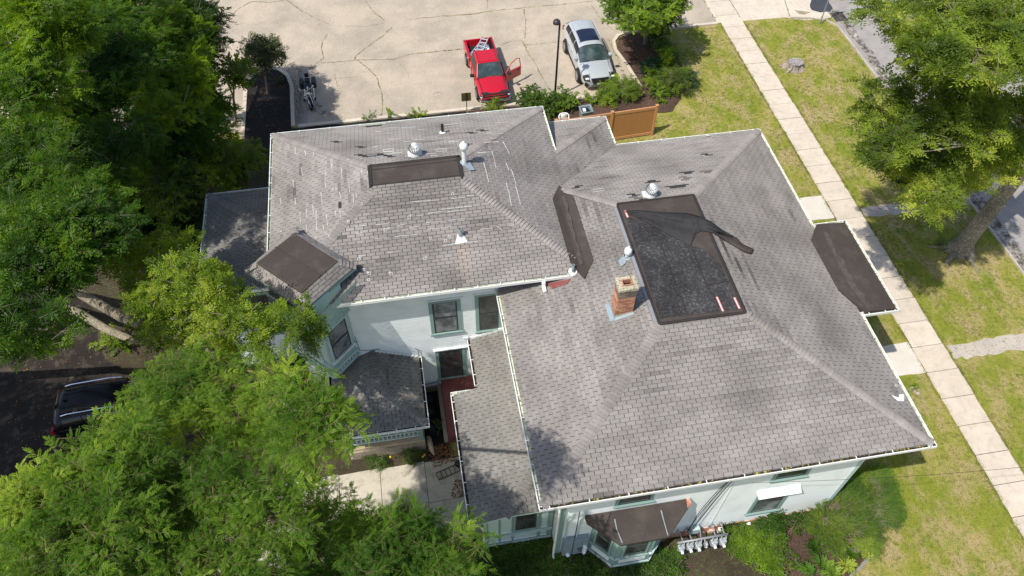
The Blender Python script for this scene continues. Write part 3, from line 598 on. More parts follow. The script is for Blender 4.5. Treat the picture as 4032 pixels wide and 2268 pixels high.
# chalk marks on the slopes
def plane_hit(px, py, O, g, m):
    d = ray(px, py); n = Vector((-g[0] * m, -g[1] * m, 1)); t = n.dot(Vector(O) - CAM) / n.dot(d); return CAM + d * t
PL = dict(Kf=((-5.14, 16.04, zK), (0, 1), mK), Kl=((-5.14, 16.04, zK), (1, 0), mK), Kb=((5.69, 24.89, zK), (0, -1), mK), Ks=((5.69, 16.04, zK), (-1, 0), mK), Bb=((eR, eB, zB), (0, -1), mB), Br=((eR, eF, zB), (-1, 0), mB), Bl=((eL, eF, zB), (1, 0), mB))
def mark(pl, pts, wd=.018, roof=None, name='chalk_line', wob=.004, seed=0):
    O, g, m = PL[pl]; ps = [plane_hit(*p, O, g, m) + Vector((0, 0, .022)) for p in pts]; return ribbon(name, ps, wd, 'chalk', roof or (roofK if pl[0] == 'K' else roofB), h=.003, wob=wob, seed=seed)
rr = random.Random(3)
for (x0, y0, x1, y1) in ((465, 718, 680, 702), (785, 692, 900, 680), (905, 668, 970, 664), (495, 833, 548, 830), (700, 778, 950, 752), (590, 812, 715, 796), (750, 800, 900, 783), (575, 885, 705, 873), (750, 868, 900, 850), (340, 912, 400, 902), (165, 905, 283, 888), (440, 926, 522, 915), (590, 940, 780, 918), (0, 918, 90, 908), (0, 975, 55, 970), (160, 1018, 260, 1010), (320, 1000, 530, 978), (780, 1062, 995, 1038), (720, 1072, 790, 1066), (960, 1005, 1025, 1000), (1015, 940, 1120, 930), (1255, 912, 1305, 907), (25, 1158, 85, 1152), (260, 1130, 315, 1125), (1150, 915, 1200, 950)):
    mark('Kf', [z6(x0, y0), z6((x0 + x1) / 2, (y0 + y1) / 2 + rr.uniform(-2, 2)), z6(x1, y1)], .018)
for (x0, y0, x1, y1) in ((1200, 225, 1255, 330), (1045, 400, 1085, 555), (1110, 300, 1145, 440), (1225, 400, 1250, 460), (1270, 455, 1310, 585), (1228, 560, 1272, 752), (1305, 590, 1345, 740)): mark('Ks', [z6(x0, y0), z6((x0 + x1) / 2 + 3, (y0 + y1) / 2), z6(x1, y1)], .018)
for k in range(26):
    x0 = rr.uniform(60, 1150); y0 = rr.uniform(120, 380) - x0 * .06; ln = rr.uniform(35, 130); mark('Kb', [z6(x0, y0), z6(x0 + ln, y0 - ln * .075)], .017)
for (x0, y0, x1, y1) in ((605, 220, 610, 245), (655, 245, 663, 290), (725, 262, 733, 300), (785, 275, 790, 300), (870, 405, 880, 440), (915, 350, 922, 410), (985, 385, 992, 470), (1040, 490, 1046, 560), (870, 490, 880, 540), (840, 560, 850, 650), (970, 560, 985, 600), (1070, 575, 1075, 640), (780, 650, 790, 710), (805, 690, 812, 830), (735, 680, 742, 740), (655, 600, 663, 650), (550, 600, 557, 650), (690, 700, 695, 780), (735, 790, 740, 835), (880, 720, 890, 800), (940, 690, 948, 730), (975, 690, 982, 745), (855, 790, 862, 830), (1090, 560, 1096, 600), (1130, 400, 1136, 440), (640, 470, 646, 520), (700, 380, 708, 440)): mark('Kl', [z5(x0, y0), z5(x1, y1)], .018)
def mbox(pl, c, w_, h_, rot=0.0, name='chalk_box', ww=.022):
    ca, sa = math.cos(rot), math.sin(rot); P_ = [(c[0] + ca * a - sa * b, c[1] + sa * a + ca * b) for a, b in ((-w_, -h_), (w_, -h_), (w_, h_), (-w_, h_), (-w_, -h_))]; mark(pl, P_, ww, name=name, wob=0)
def mcirc(pl, c, r_): mark(pl, [(c[0] + r_ * math.cos(a * math.pi / 5), c[1] + r_ * math.sin(a * math.pi / 5)) for a in range(11)], .02, name='chalk_circle', wob=0)
mbox('Kb', z6(268, 296), 20, 4.5, -.06); mbox('Kb', z6(700, 295), 20, 4.5, -.06); mbox('Bb', zb(412, 564), 20, 5, -.12); mbox('Kb', z5(1322, 260), 20, 5, -.06)
for p in (z6(792, 652), z6(613, 1014), z6(766, 996), z6(733, 1032), z6(107, 1353)): mcirc('Kf', p, 5)
for p in (z5(925, 540), z5(951, 534), z5(1178, 416), z5(556, 834)): mcirc('Kl', p, 3.6)
for p in (z5(908, 270), z5(1033, 320)): mcirc('Kb', p, 4)
LET = {'E': [[(1, 0), (0, 0), (0, 2), (1, 2)], [(0, 1), (.8, 1)]], 'W': [[(0, 0), (.3, 2), (.6, .8), (.9, 2), (1.2, 0)]], 'N': [[(0, 2), (0, 0), (1, 2), (1, 0)]], 'U': [[(0, 0), (0, 2), (1, 2), (1, 0)]], '2': [[(0, 0), (1, 0), (1, 1), (0, 1), (0, 2), (1, 2)]], '5': [[(1, 0), (0, 0), (0, 1), (1, 1), (1, 2), (0, 2)]], 'D': [[(0, 0), (.7, 0), (1, 1), (.7, 2), (0, 2), (0, 0)]], 'A': [[(0, 2), (.5, 0), (1, 2)], [(.2, 1.2), (.8, 1.2)]]}
def scribble(pl, c, txt, s_=3.0, rot=0.0):
    x = 0
    for ch in txt:
        for st in LET[ch]: mark(pl, [(c[0] + (x + a) * s_ * math.cos(rot) - b * s_ * math.sin(rot), c[1] + (x + a) * s_ * math.sin(rot) + b * s_ * math.cos(rot)) for a, b in st], .016, name='chalk_letter', wob=0)
        x += 1.6
for c, b, t in ((z6(446, 818), z6(437, 842), 'EN'), (z6(258, 928), z6(243, 946), 'EW'), (z6(568, 1160), z6(565, 1178), 'U5'), (z6(30, 1165), z6(28, 1182), 'U2'), (z6(272, 1286), z6(290, 1304), 'U5'), (z6(52, 1258), z6(66, 1270), 'U2'), (z6(90, 1285), z6(112, 1300), 'U5')):
    scribble('Kf', c, t, 3.2, -.1); mbox('Kf', b, 5, 5, -.1)
for c, t in ((z5(1002, 690), 'END'), (z5(885, 840), 'U5'), (z5(808, 872), 'U5'), (z5(560, 236), '2')): scribble('Kl', c, t, 4, 1.2)
for c, b in ((z5(1115, 630), z5(1130, 642)), (z5(1026, 756), z5(1036, 766)), (z5(895, 862), z5(905, 868))): scribble('Kl', c, 'E2', 3, .3); mbox('Kl', b, 4, 4, .3)
def ray_pair(p): return p
mbox('Br', (3000 + 1091 / 2.07, 1200 + 662 / 2.07), 4, 4, .4)
# lighter rubbed stain lines left as shingle tint only

# ---- gutters
def gutter(p0, p1, z, nrm, lining='gutter_in', hang=0.85, wd=.125, label=None, debris=None, start=.3):
    """outer edge p0-p1 (plan); nrm outward plan normal"""
    p0 = Vector((*p0, 0)); p1 = Vector((*p1, 0)); d = (p1 - p0).normalized(); L_ = (p1 - p0).length; n = Vector((*nrm, 0))
    M_ = Matrix(((d.x, -n.x, 0, p0.x), (d.y, -n.y, 0, p0.y), (0, 0, 1, z), (0, 0, 0, 1)))   # u along, v inward
    mb = MB(); mb.box(0, L_, 0, .012, -.10, .008, M=M_); mb.box(0, L_, 0, .028, .0, .009, M=M_); mb.box(0.002, L_ - .002, .012, wd, -.105, -.09, M=M_); mb.box(0.003, L_ - .003, wd, wd + .02, -.16, -.015, M=M_); mb.box(.001, .012, .01, wd, -.10, .0, M=M_); mb.box(L_ - .012, L_ - .001, .01, wd, -.10, 0, M=M_)
    g_ = mb.build('gutter', 'white', house, label=label)
    mb = MB(); mb.box(.02, L_ - .02, .014, wd - .004, -.088, -.070, M=M_); mb.build('gutter_lining', lining, g_)
    if debris:
        mb = MB(); r = random.Random(4)
        for i in range(int(L_ / .06)):
            u = i * .06; mb.box(u, u + .058, .02, wd - .01, -.07, -.06 + r.uniform(0, .04), M=M_)
        mb.build('gutter_debris', debris, g_)
    u = start
    while u < L_ - .1:
        mb = MB(); mb.box(u, u + .025, .006, wd + .01, .009, .022, M=M_); mb.box(u - .006, u + .031, .001, .030, .008, .028, M=M_); mb.build('gutter_hanger', 'white', g_); u += hang
    return g_
gutter((2.45, 8.30), (14.83, 8.30), 6.14, (0, -1), 'debris', 1.18, label='front gutter full of dark leaf litter', debris='debris')
gutter((2.45, 16.45), (2.45, 8.31), 6.14, (-1, 0), hang=.8, label='pale green lined gutter over the lean-to roof')
gutter((14.83, 8.31), (14.83, 13.30), 6.14, (1, 0), hang=.75)
gutter((14.83, 17.6), (14.83, 23.2), 6.14, (1, 0), hang=.9)
gutter((14.82, 23.2), (8.6, 23.2), 6.14, (0, 1), hang=1.0)
gutter((16.14, 13.29), (16.14, 17.62), 6.17, (1, 0), hang=.7)
gutter((16.13, 17.62), (14.84, 17.62), 6.17, (0, 1), hang=.5)
gutter((14.70, 13.29), (16.13, 13.29), 6.17, (0, -1), hang=.6, wd=.14)
gutter((-3.2, 15.93), (5.07, 15.93), 7.04, (0, -1), hang=.78, label='white gutter of the rear left block')
gutter((-5.25, 25.0), (-5.25, 18.5), 7.04, (-1, 0), hang=.85)
gutter((5.8, 25.0), (-5.24, 25.0), 7.04, (0, 1), hang=1.2, wd=.10)
gutter((5.8, 22.2), (5.8, 24.99), 7.04, (1, 0), hang=.6)
gutter((8.6, 25.05), (5.9, 25.05), zE - .01, (0, 1), hang=.8)
gutter((8.6, 23.3), (8.6, 25.04), zE - .01, (1, 0), hang=.6)
gutter((-8.09, 23.58), (-8.09, 18.32), 5.51, (-1, 0), hang=.9)
gutter((-5.3, 23.58), (-8.08, 23.58), 5.51, (0, 1), hang=.8)
gutter((-8.08, 18.32), (-5.45, 18.32), 5.51, (0, -1), hang=.9)
gutter((-3.97, 13.45), (-0.43, 13.45), 2.54, (0, -1), 'debris', .68)
gutter((-0.43, 13.46), (-0.43, 16.48), 2.54, (1, 0), 'debris', .72)
gutter((-3.97, 16.48), (-3.97, 13.46), 2.54, (-1, 0), 'debris', .68)
gutter((0.45, 14.31), (0.45, 9.34), 3.06, (-1, 0), 'debris', .78)
gutter((1.34, 14.42), (0.46, 14.42), 3.06, (0, 1), hang=.35)
gutter((1.35, 16.5), (1.35, 14.43), 3.30, (-1, 0), 'debris', .66)

# ---- walls
def frameS(Y): return Matrix(((1, 0, 0, 0), (0, -1, 0, Y), (0, 0, 1, 0), (0, 0, 0, 1)))   # (u=x, n=-y, w=z)
def frameAB(a, b):    # wall from a to b in plan, outward normal to the right of a->b
    d = Vector((b[0] - a[0], b[1] - a[1], 0)).normalized(); n = Vector((d.y, -d.x, 0)); return Matrix(((d.x, n.x, 0, a[0]), (d.y, n.y, 0, a[1]), (0, 0, 1, 0), (0, 0, 0, 1)))
def wall(F, poly, mat='siding', boards=True, label=None, expo=.112):
    mb = MB(); n_ = len(poly); pts = [(u, -.10, w_) for u, w_ in poly] + [(u, -.012, w_) for u, w_ in poly]
    mb.faces(pts, [tuple(range(n_)), tuple(range(n_, 2 * n_))] + [(i, (i + 1) % n_, n_ + (i + 1) % n_, n_ + i) for i in range(n_)], M=F); W = mb.build('wall', mat if not boards else 'steel_dk', house, label=label)  # dark backing colour paints the shadow line under each board
    if boards:
        hp = halfplanes(poly); w0 = min(p[1] for p in poly); w1 = max(p[1] for p in poly); u0 = min(p[0] for p in poly); u1 = max(p[0] for p in poly); w_ = w0; r = random.Random(int(w0 * 100 + u1 * 10))
        while w_ < w1:
            q = clip([(u0, w_ + .016), (u1, w_ + .016), (u1, w_ + expo), (u0, w_ + expo)], hp)
            if area(q) > .01:
                sag = r.uniform(-.002, .003); f = lambda w2: .013 + sag - .010 * (w2 - w_) / expo
                v = [tuple(F @ Vector((u, f(z_), z_))) for u, z_ in q] + [tuple(F @ Vector((u, -.005, z_))) for u, z_ in q]; k = len(q)
                add_piece('siding_board', W, v, [tuple(range(k))] + [(i, (i + 1) % k, k + (i + 1) % k, k + i) for i in range(k)], 1.0, mat)
            w_ += expo
    return W
def lbox(name, F, u0, u1, n0, n1, w0, w1, mat, parent=None, bevel=0, label=None):
    mb = MB(); mb.box(u0, u1, n0, n1, w0, w1, M=F); return mb.build(name, mat, parent or house, bevel=bevel, label=label)
def window(F, u0, u1, w0, w1, tr=.13, trim='trim_green', glass='glass_win', hood=.0, curtain=False, label=None, split=.5, proud=.045, sill=True):
    mb = MB(); mb.box(u0, u0 + tr, .0, proud, w0, w1, M=F); mb.box(u1 - tr, u1, .0, proud, w0, w1, M=F); mb.box(u0 + tr, u1 - tr, .0, proud - .002, w1 - tr, w1, M=F)
    W = mb.build('window', trim, house, label=label)
    a, b, c, d = u0 + tr, u1 - tr, w0 + .05, w1 - tr
    mb = MB(); mb.box(a, b, .022, .026, c, d, M=F); mb.build('window_recess', 'black_trim', W)
    if sill: lbox('sill', F, u0 - .04, u1 + .04, 0, proud + .05, w0 - .05, w0 + .03, trim if trim != 'trim_panel' else 'white', W)
    mid = c + (d - c) * split
    for k, (z0, z1, pr) in enumerate(((c, mid - .012, .034), (mid + .012, d, .040))):
        mb = MB(); s = .035
        mb.box(a + .02, a + .02 + s, .02, pr, z0 + .02, z1, M=F); mb.box(b - .02 - s, b - .02, .02, pr, z0 + .02, z1, M=F); mb.box(a + .02 + s, b - .02 - s, .02, pr - .001, z0 + .02, z0 + .02 + s, M=F); mb.box(a + .02 + s, b - .02 - s, .02, pr - .001, z1 - s, z1, M=F)
        mb.build('sash', 'steel_dk', W)
        mb = MB(); mb.box(a + .02 + s, b - .02 - s, .018, pr - .006, z0 + .02 + s, z1 - s, M=F); mb.build('pane', 'curtain' if (curtain and (k == 0 or curtain == 2)) else glass, W)
    if hood: lbox('hood', F, u0 - .06, u1 + .1, 0, hood, w1 + .01, w1 + .05, 'white', W)
    return W
FK = frameS(16.5); FF = frameS(8.95); FLw = frameS(9.58)
wall(FK, [(-4.68, .25), (3.4, .25), (3.4, 6.95), (-4.68, 6.95)], label='shaded clapboard wall of the rear left block')
wall(FF, [(3.36, .45), (13.42, .45), (13.42, 6.0), (3.36, 6.0)], label='sunlit white clapboard front wall')
window(FK, .06, 1.20, 3.93, 5.92, hood=.06, curtain=2, label='upper window in the rear block wall nearest the tower')
window(FK, 1.72, 2.70, 3.72, 5.98, hood=.06)
window(FK, .10, 1.26, .76, 2.84, hood=.10)
window(FF, 10.22, 11.44, 1.15, 3.0, tr=.12, hood=0, curtain=1, label='ground floor window with peeling white hood')
lb = MB(); lb.faces([tuple(FF @ Vector(p)) for p in ((10.1, .0, 3.02), (11.62, .0, 3.02), (11.62, .26, 3.0), (10.1, .26, 3.0), (10.1, 0, 3.2), (11.62, 0, 3.2))], [(0, 1, 2, 3), (4, 5, 2, 3), (0, 3, 4), (1, 5, 2)]); lb.build('window_hood', 'white', house)
for u0 in (5.10, 10.35): window(FF, u0, u0 + 1.25, 3.9, 5.55, tr=.11)
lbox('corner_board', FF, 13.30, 13.44, -.02, .04, .4, 6.0, 'trim_panel'); lbox('corner_board', FF, 3.30, 3.50, -.02, .05, .3, 6.0, 'trim_green')
wall(frameAB((13.43, 8.95), (13.43, 22.6)), [(0, .4), (13.6, .4), (13.6, 6.0), (0, 6.0)], boards=False); wall(frameAB((3.37, 16.5), (3.37, 8.95)), [(0, .3), (7.5, .3), (7.5, 6.0), (0, 6.0)], boards=False)
wall(frameAB((13.43, 22.6), (7.9, 22.6)), [(0, .4), (5.5, .4), (5.5, 6.0), (0, 6.0)], boards=False); wall(frameAB((7.9, 24.4), (-4.68, 24.4)), [(0, .3), (12.5, .3), (12.5, 6.0), (0, 6.0)], boards=False)
wall(frameAB((-4.68, 24.4), (-4.68, 16.5)), [(0, .3), (7.9, .3), (7.9, 6.95), (0, 6.95)], boards=False); wall(frameAB((7.9, 22.6), (7.9, 24.4)), [(0, .3), (1.8, .3), (1.8, 6.0), (0, 6.0)], boards=False)
lbox('foundation', FF, 3.4, 13.40, -.4, .04, -.1, .46, 'found_brick', label='painted brick foundation with flaking pink paint'); lbox('foundation', FK, -4.6, 3.3, -.3, .02, -.1, .27, 'foundation')
for i in range(7): lbox('loose_stone', FF, 9.0 + i * .34 + .03 * (i % 3), 9.26 + i * .34, .04, .13 + .04 * (i % 2), .05, .28 + .03 * (i % 3), ('found_brick', 'white', 'concrete_old')[i % 3], bevel=.02)
# soffits
def soffit(poly, z): mb = MB(); mb.prism(poly, z, z + .03); mb.build('soffit', 'trim_panel', house)
soffit([(2.58, 8.43), (14.70, 8.43), (14.70, 8.93), (2.58, 8.93)], 5.99); soffit([(2.58, 8.94), (3.34, 8.94), (3.34, 16.4), (2.58, 16.4)], 5.99); soffit([(13.45, 8.94), (14.70, 8.94), (14.70, 23.05), (13.45, 23.05)], 5.99)
soffit([(-2.6, 16.06), (5.05, 16.06), (5.05, 16.47), (-2.6, 16.47)], 6.9); soffit([(13.45, 13.42), (16.0, 13.42), (16.0, 17.48), (13.45, 17.48)], 5.90)
# left wing walls
FW = frameS(18.72); wall(FW, [(-7.7, .3), (-4.7, .3), (-4.7, 5.45), (-7.7, 5.45)], label='left wing wall behind the yellow-green tree')
window(FW, -6.55, -5.25, 2.3, 4.9, tr=.14, label='tall dark window in the left wing wall'); wall(frameAB((-7.7, 23.2), (-7.7, 18.72)), [(0, .3), (4.5, .3), (4.5, 5.45), (0, 5.45)], boards=False)
# ---- tower walls
A_ = (-3.62, 15.58); Rr = (-2.70, 16.50); Ll = (-4.95, 16.90)
FR_ = frameAB(A_, (-2.72, 16.48)); FL_ = frameAB(Ll, A_)
lR = math.dist(A_, (-2.72, 16.48)); lL = math.dist(Ll, A_)
wall(FR_, [(0, 3.3), (lR, 3.3), (lR, 7.6), (0, 7.6)], 'trim_panel', boards=False, label='tower wall facing the side porch'); wall(FL_, [(0, 3.3), (lL, 3.3), (lL, 7.6), (0, 7.6)], 'trim_panel', boards=False, label='tower wall facing the trees')
mb = MB(); mb.prism([A_, Rr, (-4.0, 17.6), Ll], 3.2, 3.34); mb.build('tower_base', 'trim_green', house)
window(FR_, .12, lR - .10, 4.15, 5.95, tr=.10, trim='trim_panel', curtain=2, label='tower window with white curtains'); window(FL_, .35, lL - .35, 4.15, 5.95, tr=.12, trim='trim_panel')
for F_, l_ in ((FR_, lR), (FL_, lL)):
    for k, (w0, w1) in enumerate(((3.3, 3.42), (3.62, 3.74), (4.02, 4.12))): lbox('trim_band', F_, -.02, l_ + .02, .0, .07 - .01 * k, w0, w1, 'trim_panel')
    for k in range(int(l_ / .15)): lbox('dentil', F_, .03 + k * .15, .10 + k * .15, .0, .055, 3.43, 3.61, 'trim_panel')
    mb = MB(); r = random.Random(5)
    for row in range(14):     # flared fish-scale band under the eave
        w0 = 6.02 + row * .115; fl = .05 + .40 * ((row + 0.0) / 14) ** 1.6; fl2 = .05 + .40 * ((row + 1.0) / 14) ** 1.6
        k = -1; ext = fl * .9
        u = -ext - (row % 2) * .055
        while u < l_ + ext:
            t = r.uniform(.9, 1.08); mb.faces([(u + .004, fl + .018, w0), (u + .106, fl + .018, w0), (u + .106, fl2, w0 + .115), (u + .004, fl2, w0 + .115), (u + .03, fl + .020, w0 - .025), (u + .08, fl + .020, w0 - .025)], [(0, 4, 5, 1, 2, 3)], t, 0, F_); u += .11
    mb.build('scallop_shingles', 'scallop', house, kind='stuff')
    mb = MB()
    for row in range(3):
        u = .02
        while u < l_ - .1: mb.faces([(u, .012, 3.76 + row * .085), (u + .08, .012, 3.76 + row * .085), (u + .08, .004, 3.84 + row * .085), (u, .004, 3.84 + row * .085)], [(0, 1, 2, 3)], 1 + .08 * ((row + int(u * 12)) % 3 - 1), 0, F_); u += .09
    mb.build('scallop_shingles', 'scallop', house, kind='stuff')
# ---- front bay (ground floor)
bp = [(4.50, 8.95), (5.22, 8.16), (6.52, 8.16), (7.26, 8.95)]
bf = MB(); bf.prism(bp, -.1, .42); bf.build('foundation', 'foundation', house)
for i, (a, b) in enumerate(zip(bp[:-1], bp[1:])):
    F_ = frameAB(a, b); l_ = math.dist(a, b); wall(F_, [(0, .4), (l_, .4), (l_, 3.32), (0, 3.32)], 'trim_green', boards=False, label='panelled side of the front bay')
    window(F_, .20, l_ - .20, 1.30, 3.15, tr=.07, trim='trim_green', curtain=False, label='front bay window'); lbox('sill_band', F_, -.02, l_ + .02, 0, .07, 1.16, 1.24, 'trim_panel'); lbox('panel', F_, .18, l_ - .18, 0, .035, .72, 1.02, 'white'); lbox('base_band', F_, -.02, l_ + .02, 0, .05, .40, .50, 'trim_panel')
br = [(4.18, 8.93), (4.20, 8.72), (5.10, 7.85), (6.68, 7.85), (7.62, 8.72), (7.62, 8.93)]
mb = MB(); mb.prism(br, 3.28, lambda x, y: 3.40 + .13 * (y - 7.85)); mb.build('bay_roof', 'membrane', house, label='black flat roof of the front bay window', bevel=.01)
mb = MB(); mb.prism([(7.50, 8.62), (7.66, 8.72), (7.66, 8.93), (7.53, 8.93)], lambda x, y: 3.42 + .13 * (y - 7.85), lambda x, y: 3.46 + .13 * (y - 7.85)); mb.build('flashing', 'found_brick', house)
for a, b in ((((475, 970), (495, 1050)), ((545, 1165))), ((((870, 895), (900, 990))), ((935, 1100)))):
    pts = [G(2200 + p[0] / 2.169, 1600 + p[1] / 2.169, 3.46) for p in (*a, b)]
    for p in pts: p.z = 3.415 + .13 * (p.y - 7.85)
    ribbon('roof_seam', pts, .03, 'flash', house, h=.015, wob=.006)
# roof edge battens + wall cable
# ---- lean-to walls
wall(FLw, [(1.0, .4), (3.34, .4), (3.34, 3.45), (1.0, 3.07)], 'trim_green', boards=False, label='panelled front of the lean-to')
window(FLw, 1.98, 2.80, 1.45, 3.22, tr=.05, trim='trim_green', label='lean-to window with half drawn blind', sill=False)
for (u0, u1, w0, w1) in ((1.10, 1.45, 1.45, 2.9), (1.53, 1.90, 1.45, 3.0), (1.10, 1.45, .72, 1.12), (1.53, 1.90, .72, 1.12), (2.0, 2.80, .72, 1.12), (2.95, 3.15, 1.45, 3.1), (2.95, 3.15, .72, 1.12)):
    lbox('panel', FLw, u0, u1, 0, .02, w0, w1, 'trim_panel', bevel=.006); lbox('panel_mould', FLw, u0 - .01, u1 + .01, 0, .04, w0 - .035, w0 - .002, 'white')
lbox('sill_band', FLw, .98, 3.34, 0, .07, 1.20, 1.27, 'trim_panel'); lbox('base_band', FLw, .98, 3.34, 0, .05, .40, .50, 'trim_panel'); lbox('corner_board', FLw, .96, 1.06, -.02, .06, .38, 3.05, 'trim_panel')
wall(frameAB((.98, 14.1), (.98, 9.58)), [(0, .4), (4.5, .4), (4.5, 3.0), (0, 3.0)], 'trim_green', boards=False); wall(frameAB((1.75, 16.5), (1.75, 14.1)), [(0, .4), (2.4, .4), (2.4, 3.2), (0, 3.2)], 'trim_green', boards=False)
wall(frameAB((1.75, 14.1), (.98, 14.1)), [(0, .4), (.77, .4), (.77, 3.0), (0, 3.0)], 'trim_green', boards=False)
lbox('foundation', FLw, 1.02, 3.3, -.3, .01, -.1, .41, 'foundation')
# fascia of lean-to front
mb = MB(); mb.faces([(.5, 9.37, 2.93), (1.65, 9.37, 3.25), (3.45, 9.37, 3.25), (3.45, 9.37, 3.37), (1.65, 9.37, 3.37), (.5, 9.37, 3.03)], [(0, 1, 2, 3, 4, 5)]); o = mb.build('fascia', 'trim_panel', house); o.modifiers.new('s', 'SOLIDIFY').thickness = .02
# ---- chimney
ch = MB(); ch.box(5.96, 6.50, 13.80, 14.24, 6.9, 8.66); chim = ch.build('chimney', 'mortar', house, label='red brick chimney with grey cap')
r = random.Random(2); z = 7.40; row = 0
while z < 8.64:
    for side in range(4):
        L_ = .56 if side % 2 == 0 else .46; u = -.10 * (row % 2)
        while u < L_ - .02:
            a, b = max(0, u), min(L_, u + .19)
            if b - a > .03:
                t = r.uniform(.7, 1.35); t = (t, t * r.uniform(.85, 1.15), t * r.uniform(.8, 1.2))
                if z > 8.30: t = (t[0] * .45, t[1] * .7, t[2] * .9)
                F_ = (frameAB((5.95, 13.79), (6.51, 13.79)), frameAB((6.51, 13.79), (6.51, 14.25)), frameAB((6.51, 14.25), (5.95, 14.25)), frameAB((5.95, 14.25), (5.95, 13.79)))[side]
                mb = MB(); mb.box(a, b, -.01, .010 + r.uniform(0, .006), z, z + .055, t, 0, F_); d_ = mb; PIECES.setdefault('brick', []).append((0, chim, d_.v, d_.f, t, 'brick'))
            u += .207
    z += .073; row += 1
flush('brick')
cx0, cx1, cy0, cy1 = 5.91, 6.55, 13.75, 14.29
mb = MB(); mb.box(cx0, cx1, cy0, cy0 + .16, 8.66, 8.80); mb.box(cx0, cx1, cy1 - .16, cy1, 8.66, 8.80); mb.box(cx0, cx0 + .17, cy0 + .16, cy1 - .16, 8.66, 8.80); mb.box(cx1 - .17, cx1, cy0 + .16, cy1 - .16, 8.66, 8.80); mb.build('cap', 'cap_concrete', chim, bevel=.02)
mb = MB(); mb.box(6.07, 6.39, 13.90, 13.93, 8.64, 8.85); mb.box(6.07, 6.39, 14.11, 14.14, 8.64, 8.85); mb.box(6.07, 6.10, 13.93, 14.11, 8.64, 8.85); mb.box(6.36, 6.39, 13.93, 14.11, 8.64, 8.85); mb.build('flue', 'clay', chim, bevel=.008)
mb = MB(); mb.box(6.10, 6.36, 13.93, 14.11, 8.54, 8.68); mb.build('flue_inside', 'mulch_black', chim)
pz = lambda x: zB + mB * (x - eL)
mb = MB(); mb.faces([(5.93, 13.77, 7.2), (6.53, 13.77, 7.2), (6.53, 13.77, 7.56), (5.93, 13.77, 7.42)], [(0, 1, 2, 3)]); mb.faces([(5.92, 13.76, 7.2), (5.92, 14.27, 7.2), (5.92, 14.27, 7.46), (5.92, 13.76, 7.46)], [(0, 1, 2, 3)]); mb.faces([(5.78, 13.70, pz(5.78) + .03), (5.78, 14.4, pz(5.78) + .03), (5.93, 14.4, pz(5.93) + .03), (5.93, 13.70, pz(5.93) + .03)], [(0, 1, 2, 3)]); mb.faces([(5.9, 13.68, pz(5.9) + .03), (6.55, 13.68, pz(6.55) + .03), (6.55, 13.78, pz(6.55) + .03), (5.9, 13.78, pz(5.9) + .03)], [(0, 1, 2, 3)])
o = mb.build('flashing', 'flash', chim); o.modifiers.new('s', 'SOLIDIFY').thickness = .01
# ---- roof vents
def turbine(px, py, pl, label):
    O, g, m = PL[pl]; c = plane_hit(px, py, O, g, m); z0 = c.z
    T = Matrix.Translation(c); mb = MB(); mb.lathe([(.20, -.08), (.20, .10), (.15, .16), (.14, .22)], 20, T); v = mb.build('turbine_vent', 'galv', house, smooth=True, label=label)
    mb = MB(); mb.box(c.x - .26, c.x + .26, c.y - .26, c.y + .26, z0 + .0, z0 + .03); mb.build('base_flashing', 'galv', v)
    mb = MB(); mb.lathe([(.13, .22), (.19, .30), (.21, .38), (.17, .47), (.06, .52)], 12, T); mb.build('core', 'steel_dk', v)
    mb = MB(); mb.lathe([(.15, .21), (.155, .235), (.10, .235)], 20, T); mb.lathe([(.10, .525), (.10, .545), (.0, .56)], 20, T); mb.build('ring', 'galv', v)
    for k in range(20):
        a0 = k / 20 * 2 * math.pi; mb = MB(); pts = []
        for s in range(6):
            ph = s / 5; R0 = .135 + .078 * math.sin(ph * math.pi) ** .8 - .06 * ph ** 3; z_ = .22 + .31 * ph; tw = a0 + ph * .55
            for dr, da in ((R0, 0), (R0 + .022, .20)): pts.append((c.x + dr * math.cos(tw + da), c.y + dr * math.sin(tw + da), z0 + z_))
        mb.faces(pts, [(2 * s, 2 * s + 1, 2 * s + 3, 2 * s + 2) for s in range(5)]); mb.build('vane', 'galv', v, smooth=True)
turbine(1634.5, 612, 'Kb', 'round ribbed turbine vent behind the narrow black deck'); turbine(2560, 772, 'Bb', 'round ribbed turbine vent behind the torn deck')
def pipe(px, py, pl, r_, h, mat, label, inner='clay', base='white', bs=.2, name='vent_pipe'):
    O, g, m = PL[pl]; c = plane_hit(px, py, O, g, m); mb = MB(); mb.lathe([(r_, -.1), (r_, h), (r_ * .8, h), (r_ * .8, h - .15)], 14, Matrix.Translation(c)); v = mb.build(name, mat, house, smooth=False, label=label)
    mb = MB(); mb.lathe([(r_ * .78, h - .12), (.0, h - .12)], 10, Matrix.Translation(c)); mb.build('bore', 'black_trim', v)
    n = Vector((-g[0] * m, -g[1] * m, 1)).normalized(); Mx = Matrix.Translation(c + n * .022) @ Vector((0, 0, 1)).rotation_difference(n).to_matrix().to_4x4(); mb = MB(); mb.lathe([(bs, 0), (bs * .95, .012), (r_ * 1.6, .02), (r_ * 1.1, .10)], 16, Mx); mb.build('collar', base, v); return v, c
pipe(1743, 524, 'Kb', .055, .42, 'tar_edge', 'rusty black vent pipe on a white collar', bs=.13)
v, c = pipe(1812.5, 931, 'Kf', .065, .40, 'flash', 'grey vent pipe with a rust streak below', bs=.12)
O, g, m = PL['Kf']; mb = MB(); mb.poly([c + Vector((-.22, -.28, -.28 * m + .03)), c + Vector((.22, -.24, -.24 * m + .03)), c + Vector((.09, .05, .06)), c + Vector((-.08, .05, .06))]); mb.build('collar_flange', 'white', v)
pipe(2255, 1070, 'Kf', .055, .36, 'flash', 'grey vent pipe beside the gutter end', bs=.15)
